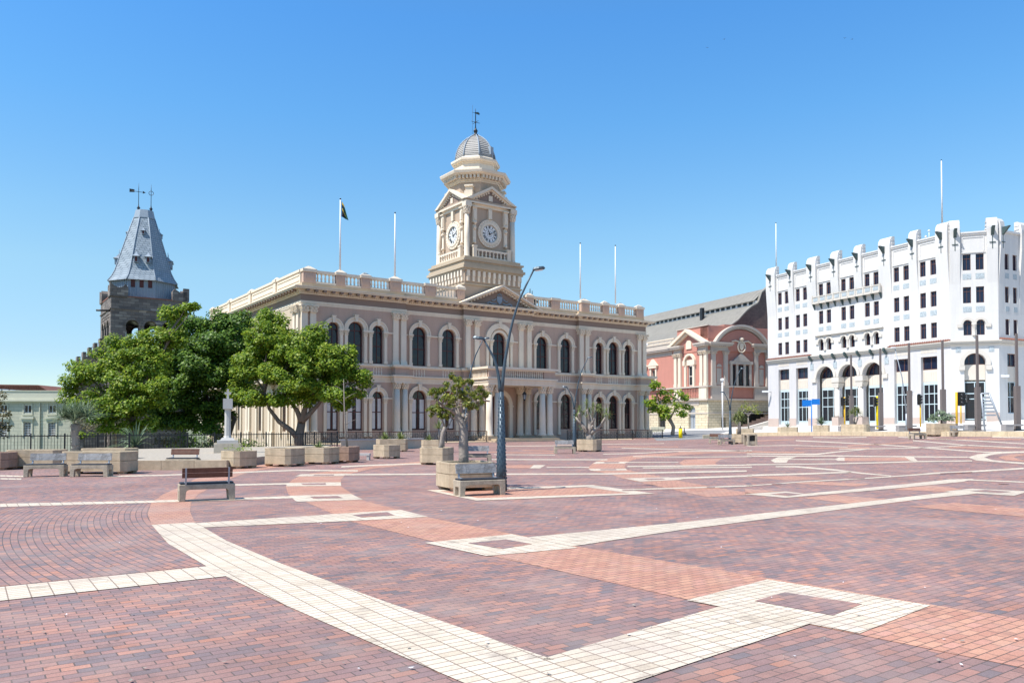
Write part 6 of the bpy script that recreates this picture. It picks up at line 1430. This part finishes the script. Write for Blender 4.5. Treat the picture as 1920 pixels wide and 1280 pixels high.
# big thick-trunked tree in the large planter and its smaller neighbour
def coral(label, t_, D, tr, limbs_, tips, r, per, leaf, grp):
    p = top(t_); O = Vector(p); t = thing('tree', label, 'tree', p, 0, grp)
    A = lambda u, v, dy=0: at(u, v, D + dy) - O
    L = [([A(*q) for q in tr], r, r * .55)]
    for li in limbs_: L.append(([A(*q) for q in li], r * .42, r * .14))
    P = []; Nn = []
    for (u, v, dy, rr) in tips:
        c = A(u, v, dy); src = min((pt for pts, _, _ in L[:1 + len(limbs_)] for pt in pts[1:]), key=lambda s: (s - c).length)
        L.append((wob(src, c, 5, .3), r * .14, r * .045))
        for _ in range(3): 
            d = Vector((random.uniform(-1, 1), random.uniform(-1, 1), random.uniform(-.2, 1))).normalized() * rr
            L.append((wob(c, c + d, 3, .2), r * .06, r * .02)); k = per // 3; e_ = c + d * .8
            q = rng.normal(size=(k, 3)); q /= np.linalg.norm(q, axis=1, keepdims=True); P.append(np.array(e_) + q * rr * rng.uniform(.15, .62, size=(k, 1))); Nn.append(q + rng.normal(size=(k, 3)) * .6)
    # root flare
    limbs(t, L, 'barkg'); leaf_mesh('crown', np.concatenate(P), np.concatenate(Nn), leaf, 'leafD', t, .38); return t
coral('sparse olive-green tree with a thick pale trunk growing from the large planter', P1, P1.location.y, [(869, 872, 0), (869, 855, 0), (868, 835, 0), (870, 812, 0), (866, 795, 0), (858, 778, 0), (855, 765, 0)], 
      [[(868, 800, 0), (874, 785, .1), (878, 770, .2), (884, 758, .3)], [(858, 778, 0), (845, 768, -.1), (830, 762, -.2)], [(870, 805, 0), (868, 780, .2), (872, 755, .4), (866, 738, .5)], [(878, 770, .2), (893, 752, 0), (905, 750, -.1), (918, 752, 0)]],
      [(u, v, random.uniform(-.7, .7), .14) for u, v in [(812, 742), (822, 750), (833, 738), (843, 722), (850, 712), (856, 728), (866, 720), (878, 733), (872, 742), (888, 745), (897, 735), (908, 730), (914, 742), (898, 758), (884, 762), (862, 748), (846, 746), (836, 756), (826, 762), (852, 736), (880, 722), (890, 765), (868, 758), (905, 745), (842, 732), (816, 735), (858, 718), (895, 750), (876, 752), (830, 746), (862, 735), (848, 758)]], .145, 60, .06, 'sparse trees growing in planters')
coral('smaller sparse tree leaning right in the planter behind the large one', P2, P2.location.y, [(825, 848, 0), (828, 830, 0), (830, 812, 0), (834, 800, 0)],
      [[(830, 812, 0), (842, 797, .1), (848, 785, .2)], [(834, 800, 0), (828, 785, 0), (820, 778, 0)]],
      [(u, v, random.uniform(-.6, .6), .2) for u, v in [(806, 770), (815, 765), (824, 772), (832, 762), (842, 768), (850, 774), (856, 782), (845, 782), (834, 780), (822, 782), (812, 778), (838, 772), (828, 766), (818, 774), (850, 766)]], .12, 96, .085, 'sparse trees growing in planters')
# spiky branching tree in the middle planter
def f_(t):
    D = P13.location.y; O = t.location; A = lambda u, v, dy=0: at(u, v, D + dy) - O; m = MB()
    for pts, r0, r1 in (([(1106, 833), (1104, 818), (1100, 808), (1094, 800), (1088, 790), (1086, 775)], .2, .07), ([(1104, 820), (1106, 800), (1105, 785), (1101, 768)], .15, .06), ([(1104, 816), (1115, 806), (1126, 798), (1133, 786), (1137, 776)], .13, .06), ([(1106, 800), (1114, 785), (1118, 770)], .1, .05), ([(1094, 800), (1084, 788), (1080, 782)], .08, .05), ([(1107, 834), (1109, 822), (1108, 808), (1111, 798)], .14, .07)):
        n = len(pts); m.tube([A(u, v, .1 * i * (-1) ** i) for i, (u, v) in enumerate(pts)], [r0 + (r1 - r0) * i / (n - 1) for i in range(n)], 8)
    m.build('trunk', 'barkg', t); m = MB()
    for u, v, R in ((1086, 768, .52), (1100, 758, .6), (1112, 762, .5), (1120, 765, .55), (1137, 772, .55), (1131, 784, .4), (1080, 780, .42), (1094, 775, .45), (1105, 772, .5), (1127, 757 + 8, .45), (1092, 798, .4), (1143, 780, .35)): rosette(m, A(u, v, random.uniform(-.4, .4)), R, 46, .02, -.55, 1.0, .3)
    m.build('leaf_rosette', 'leafE', t)
plant('dragon_tree', 'branching dragon tree with spiky leaf heads in the planter in the middle of the square', top(P13), f_, cat='tree')
def f_(t):
    m = MB(); m.tube([(0, 0, 0), (.02, 0, .55), (0, 0, 1.0)], [.16, .13, .15], 9); m.build('trunk', 'barkg', t); m = MB()
    for x, z in ((0, 1.2), (-.3, 1.15), (.3, 1.2), (.0, 1.45), (-.2, 1.4), (.25, 1.4)): rosette(m, (x, random.uniform(-.2, .2), z), .6, 60, .025, -.5, 1.0, .3)
    m.build('leaf_crown', 'leafE', t)
plant('palm', 'round-headed small palm in the planter beside the litter bin', top(P14), f_)
def f_(t):
    m = MB(); m.tube([(0, 0, 0), (-.15, 0, .5), (0, 0, .9)], [.09, .07, .07], 8); m.tube([(0, 0, 0), (.25, 0, .7)], [.07, .06], 8); m.build('trunk', 'barkg', t); m = MB()
    for x, z in ((0, 1.2), (-.3, 1.05), (.3, 1.1), (.1, 1.4)): rosette(m, (x, 0, z), .75, 50, .03, -.3, 1.0, .25)
    m.build('leaf_crown', 'leafE', t)
plant('palm', 'spiky palm in the wide planter between the traffic lights', top(P18, .72), f_)
def agave(label, p, R, n=36, w=.05, mat='leafE', stem=0, group=None, nm='agave'):
    def f_(t):
        m = MB(); rosette(m, (0, 0, stem), R, n, w, .05, .95, .12, 4); m.build('leaf_rosette', mat, t)
        m = MB(); m.tube([(0, 0, -.05), (0, 0, max(stem, .05))], [.06, .05], 7); m.build('stem', 'barkg', t)
    return plant(nm, label, p, f_, group)
agave('left one of the two green agaves in the wide planter', top(P5, .7, -.45), .62, 40, .06, group='agaves in planters')
agave('bushier right one of the two agaves in the wide planter', top(P5, .7, .5), .66, 46, .06, group='agaves in planters')
agave('single small agave in the broad planter of the row', top(P7, .66), .45, 26, .045, group='agaves in planters')
agave('low pale yucca in the planter in front of the terrace', top(P3, .66, -.25), .5, 34, .04, group='agaves in planters')
agave('taller yucca on a bare stem in the planter in front of the terrace', top(P3, .66, .35), .7, 40, .035, stem=.75, group='agaves in planters', nm='yucca')
agave('small aloe in the low planter left of the blue sign', top(P16, .6), .75, 30, .06, 'leafF'); agave('leafy succulent in the planter right of the blue sign', top(P17, .72), .9, 50, .07, 'leafF', .2)
t = thing('bush', 'round silvery bush in the planter by the kerb', 'bush', top(P19, .85)); crown(t, [(0, 0, .55, .62), (-.5, 0, .4, .45), (.5, 0, .4, .45)], 90, .07, 'leafF', (.15, .28), 9, name='foliage'); m = MB(); m.tube([(0, 0, 0), (0, 0, .5)], [.06, .03]); m.build('stem', 'bark', t)
# bare sapling
t = thing('sapling', 'bare pale sapling in the reddish planter', 'sapling', top(P6, .64)); m = MB(); m.tube([(0.1, 0, 0), (0, 0, .9), (-.05, 0, 2.0), (-.08, 0, 3.1)], [.05, .04, .028, .01], 7)
for z, s in ((1.0, 1), (1.5, 1), (1.9, -1), (2.2, 1), (2.5, -1)): m.tube([(-.04, 0, z), (s * .3, .05, z + .22), (s * .5, .1, z + .3)], [.014, .009, .004], 5)
m.build('trunk', 'barkg', t)
# low wall with the gravel bed, monument
bed = MB()
a_ = [G(248, 881), G(419, 880), (-10.5, 40), (-11.5, 50.0), (-21.2, 43.2), (-24.0, 37.5)]
bed.prism(a_, -.1, .33); struct(bed, 'gravel_bed', 'gravel', 'stuff')
lwall = thing('low_wall', 'low aggregate kerb wall in front of the gravel bed', 'wall', (0, 0, 0)); m = MB()
A_, B_ = Vector((*G(240, 881.5), 0)), Vector((*G(425, 880.5), 0)); 
for k in range(3):
    p = A_.lerp(B_, k / 3 + .002); q = A_.lerp(B_, (k + 1) / 3 - .002); dn_ = Vector((0, .22, 0)); vs = [p, q, q + dn_, p + dn_]; m.add([(v.x, v.y, -.05) for v in vs] + [(v.x, v.y, .37) for v in vs], [(0, 3, 2, 1), (4, 5, 6, 7), (0, 1, 5, 4), (1, 2, 6, 5), (2, 3, 7, 6), (3, 0, 4, 7)])
m.build('coping_block', 'agg', lwall)
mo = thing('stone_cross', 'pale stone cross monument on a tan plinth among the planters', 'monument', (-13.85, 38.2, 0), radians(20)); m = MB(); m.box(-.62, .62, -.55, .55, -.05, .78); m.box(-.02, .02, -.556, -.55, 0, .78); m.build('plinth', 'monub', mo)
m = MB(); m.box(-.48, .48, -.42, .42, .78, .93); m.frust(0, 0, .93, 1.05, .34, .34, .26, .26); m.build('step', 'monu', mo)
m = MB(); m.lathe(0, 0, [(.2, 1.05), (.16, 1.15), (.15, 2.45)], 8, pi / 8, False); m.build('shaft', 'monu', mo); m = MB(); m.box(-.22, .22, -.22, .22, 2.45, 2.95); m.build('block', 'monu', mo); m = MB(); m.box(-.05, .05, -.05, .05, 2.95, 3.42); m.box(-.15, -.051, -.05, .05, 3.17, 3.27); m.box(.051, .15, -.05, .05, 3.17, 3.27); m.build('cross', 'monu', mo)
# railings left
for i, ((xa, ya), (xb, yb)) in enumerate(zip(FEN, FEN[1:])):
    if i == 0: xa, ya = -33, 37.9
    railing('spiked_railing', (xa, ya, -.0), (xb - .03, yb, -.0), 1.1, ('black spiked railing at the far left edge, in front of the green building', 'black spiked railing behind the pair of grey benches', 'black spiked railing behind the stone cross and the big trees')[i], False, .15, group='spiked railings on the left', postgap=1.45)
tw_ = thing('low_boundary_wall', 'dark low wall between the planters and the town hall terrace', 'wall', (0, 0, 0)); m = MB(); m.prism([(-11.0, 50.5), (-6.2, 54.5), (-6.3, 54.8), (-11.1, 50.8)], -.3, .62); m.build('wall_face', 'monub', tw_); m = MB(); m.prism([(-11.05, 50.42), (-6.1, 54.45), (-6.3, 54.9), (-11.2, 50.9)], .62, .7); m.build('coping', 'monu', tw_)
sb = thing('stone_stool', 'small low pale bench beside the reddish planter', 'bench', (*G(679, 862), 0)); m = MB(); m.box(-.38, .38, -.2, .2, .22, .32); m.build('seat', 'monu', sb)
for s in (-1, 1): m = MB(); m.box(s * .3 - .06, s * .3 + .06, -.18, .18, 0, .219); m.build('leg', 'monu', sb)
# litter bin
x, y = G(1407, 834.5); bn = thing('litter_bin', 'concrete litter bin with open slots beside the palm planter', 'bin', (x, y, gz(x)), radians(8)); m = MB()
for sx in (-1, 1):
    for sy in (-1, 1): m.box(sx * .3 - .07 + (.0), sx * .3 + .07, sy * .27 - .07, sy * .27 + .07, 0, .72)
m.box(-.37, .37, -.34, .34, .721, .8); m.box(-.229, .229, -.3, .3, .05, .3); m.build('frame', 'benchc', bn); m = MB(); m.box(-.24, .24, -.22, .22, .3, .7); m.build('liner', 'lens', bn)

# ------------------------------------------------------------------ lamp posts
def mk_lamp(label):
    t = thing('street_lamp', label, 'street lamp', (0, 0, 0), 0, 'double-armed lamp posts on the square')
    k = 20.4 / 1470
    m = MB(); m.tube([(0, 0, 0), (0, 0, .6), (0, 0, 2.58)], [.15, .125, .062], 16); o = m.build('post', 'steel', t)
    m = MB()
    for j in range(26):
        z = .15 + j * .09; r = .15 - .088 * min(1, z / 2.5) + .002 if z > .6 else .15 - .04 * z + .004
        for i in range(8):
            a = 2 * pi * (i + .5 * (j % 2)) / 8; m.frust(r * cos(a), r * sin(a), z, z + .05, .013, .013, .004, .004)
    m.build('embossing', 'steel', t)
    def arm(px_, side):
        pts = [((u - 940) * k, 0, (791.5 - v) * k + 1.8) for u, v in px_]; m = MB(); n = len(pts); m.tube(pts, [.052 - .03 * i / (n - 1) for i in range(n)], 9); a = m.build('arm', 'steel', t)
        e = Vector(pts[-1]); m = MB(); T = Matrix.Translation(e) @ Matrix.Rotation(radians(-8 * side), 4, 'Y'); m.T = T
        x0, x1 = (-.04, .3) if side > 0 else (-.3, .04)
        n = 12; ring = [((x0 + x1) / 2 + (x1 - x0) / 2 * cos(2 * pi * i / n), .09 * sin(2 * pi * i / n)) for i in range(n)]
        m.add([(x, y, .0) for x, y in ring] + [(x * .8 + .2 * (x0 + x1) / 2, y * .7, .05) for x, y in ring] + [(x * .85 + .15 * (x0 + x1) / 2, y * .8, -.03) for x, y in ring], [tuple(range(n, 2 * n))] + [tuple(range(2 * n, 3 * n))[::-1]] + [(i, (i + 1) % n, (i + 1) % n + n, i + n) for i in range(n)] + [(i + 2 * n, (i + 1) % n + 2 * n, (i + 1) % n, i) for i in range(n)])
        h = m.build('lamp_head', 'steel', a); m = MB(T); m.box((x0 + x1) / 2 - .1, (x0 + x1) / 2 + .1, -.05, .05, -.045, -.031); m.build('lamp_lens', 'wpole', h)
    arm([(941, 735), (942.5, 715), (944, 700), (947, 676), (952, 648), (956, 625), (963, 597), (974, 562), (986, 536), (1001, 506)], 1)
    arm([(938, 735), (937, 725), (935, 708), (931, 688), (926, 673), (917, 655), (907, 637)], -1)
    return t
def lamp(u, v, label, s=1.0, D=None):
    t = mk_lamp(label); 
    if D: x = (u - 960) / FPX * D; y = D
    else: x, y = G(u, v)
    t.location = (x, y, gzl(x)); t.scale = (s,) * 3
lamp(940, 921, 'tallest lamp post with a dark patterned base, beside the bench and large planter'); lamp(873, 862, 'lamp post whose thin arm rises behind the trees in the planters')
lamp(1077, 0, 'lamp post beside the pale bench and the branching dragon tree', 1.0, 48.5); lamp(1369, 0, 'lamp post before the red theatre, near the litter bin', 1.0, 60)
def pole(name, label, cat, u, vb, vt, r, mat, extra=None, group=None, sq_=False):
    x, y = G(u, vb); h = (vb - vt) / FPX * y; t = thing(name, label, cat, (x, y, gzl(x)), 0, group); m = MB()
    if sq_: m.box(-r, r, -r, r, 0, h)
    else: m.tube([(0, 0, 0), (0, 0, h)], r, 8)
    m.build('pole', mat, t)
    if extra: extra(t, h, y / FPX)
    return t
def ex(t, h, k): m = MB(); m.lathe(0, 0, [(.1, h), (.28, h + .15), (.26, h + .35), (.05, h + .45)], 12); m.build('lamp_globe', 'wpole', t)
pole('globe_lamp', 'white pole with a small globe lamp in front of the red theatre', 'street lamp', 1355, 806, 715, .1, 'wpole', ex)
def ex(t, h, k):
    m = MB(); m.tube([(0, 0, h), (-.35, 0, h + 3.2), (-1.0, 0, h + 6.0)], [.06, .05, .03], 7); m.tube([(0, 0, h), (.4, 0, h + .9), (.6, 0, h + 2.0)], [.05, .04, .03], 7); m.build('arm', 'galv', t); m = MB(); m.box(-1.3, -.95, -.12, .12, h + 5.95, h + 6.05); m.box(.55, .85, -.12, .12, h + 1.98, h + 2.06); m.build('lamp_head', 'wpole', t)
pole('street_lamp', 'thin pale lamp with two unequal arms against the white building windows', 'street lamp', 1700, 807, 775, .1, 'galv', ex)
LB = ['leftmost tall square mast, rising behind the spiky palm planter', 'tall square mast beside the bright yellow traffic light pole', 'tall square mast in front of the white building, between its shop windows', 'tall square mast behind the silvery bush planter', 'tall square mast held by the slanting ladder frame', 'tall square mast at the right edge of the picture']
for lab, (u, vb, vt) in zip(LB, ((1597, 807, 665), (1652, 807, 653), (1706, 808, 643), (1769, 808, 638), (1834, 808, 628), (1908, 807, 625))):
    def ex(t, h, k):
        m = MB(); m.box(-.17, .17, -.17, .17, 0, min(h * .46, 4.2)); m.box(-.4, .4, -.4, .4, -.02, .1); m.build('sleeve', 'mast', t)
    pole('mast', lab, 'mast', u, vb, vt, .075, 'mast', ex, 'tall square masts before the white building', True)
GL = ['grey block bench behind the palm planter, cut short by it', 'grey slab bench at the foot of the second mast', 'grey slab bench at the foot of the third mast', 'grey slab bench behind the pale wide bench', 'grey slab bench by the mast at the right edge']
for lab, (u0, u1, vb) in zip(GL, ((1573, 1592, 808), (1626, 1658, 808), (1682, 1716, 808), (1810, 1846, 808), (1881, 1915, 808))):
    x, y = G((u0 + u1) / 2, vb); k = y / FPX; w_ = (u1 - u0) * k; t = thing('slab_bench', lab, 'bench', (x, y, gzl(x)), radians(3), 'grey stone slab benches by the masts'); m = MB(); m.box(-w_ / 2, w_ / 2, -.3, .3, .4, .52); m.build('seat', 'granite', t); m = MB(); m.box(-w_ / 2, -w_ / 2 + .6, -.28, .28, 0, .399); m.build('leg', 'granite', t)
def tl_head(t, x, z, rot=0, s=1.0, board=False):
    T = Matrix.Translation((x, 0, z)) @ Matrix.Rotation(rot, 4, 'Z'); m = MB(T)
    pts = [(-.2 * s, -.5 * s), (.2 * s, -.5 * s), (.28 * s, -.4 * s), (.28 * s, .4 * s), (.2 * s, .5 * s), (-.2 * s, .5 * s), (-.28 * s, .4 * s), (-.28 * s, -.4 * s)]
    m.prism(pts, -.02, .02, 'y'); m.box(-.14 * s, .14 * s, -.2, -.021, -.42 * s, .42 * s); h = m.build('signal_head', 'lens', t); m = MB(T)
    for k_ in (-1, 0, 1): m.tube([(0, -.201, k_ * .27 * s), (0, -.36, k_ * .27 * s)], .1 * s, 10)
    m.build('signal_lamp', 'iron', h)
    if board:
        m = MB(T); q = [(a * 1.12, b * 1.08) for a, b in pts]
        for i in range(8): m.prism([q[i], q[(i + 1) % 8], pts[(i + 1) % 8], pts[i]], -.03, .03, 'y')
        m.build('backboard_edge', 'wpole', h)
TGR = 'traffic lights along the street'
pole('traffic_light', 'yellow-poled traffic light with two heads left of the spiky palm planter', 'traffic light', 1584, 804, 744, .09, 'yel', lambda t, h, k: (tl_head(t, -.3, h - .5, .9), tl_head(t, .5, h - .25, -.5, 1.25)), TGR)
pole('traffic_light', 'bright yellow traffic light pole with its head turned left', 'traffic light', 1645, 804, 742, .1, 'yelb', lambda t, h, k: tl_head(t, -.32, h - .6, 1.3, 1.1), TGR)
pole('traffic_light', 'thin yellow traffic light with a white-edged backboard', 'traffic light', 1726, 800, 758, .07, 'yel', lambda t, h, k: tl_head(t, -.15, h + .5, .5, 1.1, True), TGR)
pole('traffic_light', 'yellow traffic light pole with a large dark head on its right', 'traffic light', 1794, 799, 735, .11, 'yel', lambda t, h, k: (tl_head(t, .45, h - .65, -.2, 1.35), tl_head(t, 1.0, h - .55, 1.3, .8)), TGR)
pole('signal_post', 'short yellow post behind the large traffic light', 'post', 1802, 794, 755, .07, 'yel')
def ex(t, h, k): m = MB(); m.box(-.95, -.04, -.02, .02, h - .62, h + .02); m.box(.04, .85, -.02, .02, h - .45, h + .12); m.build('sign_board', 'blue', t)
pole('street_sign', 'blue street name sign with two boards on a blue pole', 'street sign', 1522, 810, 750, .055, 'blue', ex)
# slanting frame
x, y = G(1838, 809); k = y / FPX; fr = thing('sign_frame', 'grey slatted sign frame with one slanting leg leaning by a mast', 'sign frame', (x, y - .6, gzl(x))); m = MB(); H_ = (808 - 737) * k
m.tube([(-.0, 0, 0), (-.25, 0, H_)], .07, 6); m.tube([(1.5, 0, 0), (.35, 0, H_)], .07, 6); m.tube([(-.25, 0, H_), (.35, 0, H_)], .06, 6); m.build('frame_leg', 'galv', fr); m = MB()
for i in range(6): z = H_ - .25 - i * .27; m.box(-.2, .45 + i * .08, -.03, .03, z - .12, z)
m.build('slat', 'galv', fr)
# yellow bollard
x, y = G(1276, 821); bo = thing('bollard', 'bright yellow bollard by the road near the street tree', 'bollard', (x, y, gz(x))); m = MB(); m.tube([(0, 0, 0), (0, 0, .98)], .19, 14); m.build('body', 'yelb', bo); m = MB(); m.lathe(0, 0, [(.19, .98), (.15, 1.04), (.05, 1.06), (.04, 1.25)], 12); m.build('cap', 'iron', bo)
x, y = G(1283, 814); bo = thing('cone_post', 'dark short post behind the yellow bollard', 'post', (x, y, gz(x))); m = MB(); m.lathe(0, 0, [(.3, 0), (.28, .1), (.09, .3), (.07, .8)], 10); m.build('body', 'iron', bo)
x, y = G(1221, 810); ub = thing('utility_box', 'pale green utility box at the foot of the red theatre', 'utility box', (1.0 * x, y, gz(x))); m = MB(); w_ = 24 * y / FPX; m.box(0, w_, -.5, .5, 0, 10 * y / FPX); m.build('cabinet', 'green', ub); m = MB(); m.box(w_ * .5 - .01, w_ * .5 + .01, -.51, -.5, .1, 9 * y / FPX); m.build('door_seam', 'lens', ub)
for lab, (u, v, D) in (('small white security camera on a bracket at the left edge of the white building', (1437, 734, 114)), ('small white security camera on the right corner of the white building', (1886, 705, 86))):
    p = at(u, v, D); t = thing('security_camera', lab, 'security camera', p, 0, 'security cameras'); m = MB(); m.box(-.6, .3, -.12, .12, -.1, .15); m.build('housing', 'wpole', t); m = MB(); m.tube([(.3, 0, 0), (1.2 if u < 1500 else -.2, .4, -.02 if u < 1500 else .5)], .05, 6); m.build('bracket', 'galv', t)
# birds
for i, (u, v) in enumerate(((1358, 74), (1326, 90), (1584, 72), (1598, 74))):
    t = thing('bird', ('tiny dark bird in the sky, upper one of the left pair', 'tiny dark bird in the sky, lower and leftmost', 'tiny dark bird in the sky, left one of the right pair', 'tiny dark bird in the sky, rightmost')[i], 'bird', at(u, v, 160), random.uniform(0, 3), 'birds in the sky')
    m = MB(); m.tube([(-.14, 0, 0), (0, 0, .02), (.16, 0, 0)], [.01, .05, .015], 6); m.build('body', 'bird', t)
    for s in (-1, 1): m = MB(); m.add([(-.06, 0, 0), (.07, 0, 0), (.0, s * .18, .12), (-.06, s * .36, .05)], [(0, 1, 2, 3)]); m.build('wing', 'bird', t)

# scattered dry leaves and bits of paper on the paving
lt = MB()
for i in range(420):
    Y = 4.5 + 55 * random.random() ** 1.5; X = random.uniform(-.66, .66) * Y; r = random.uniform(.008, .028); a = random.uniform(0, 6.3); z = gzl(X) + .018
    if X < CUTX and Y > yfence(X): continue
    lt.m = 0 if random.random() < .7 else 1
    lt.add([(X + r * cos(a + k * pi / 2) * (1 if k % 2 else .6), Y + r * sin(a + k * pi / 2) * (1 if k % 2 else .6), z + .006 * (k == 1)) for k in range(4)], [(0, 1, 2, 3)])
struct(lt, 'litter', ['barkg', 'wpole'], 'stuff')
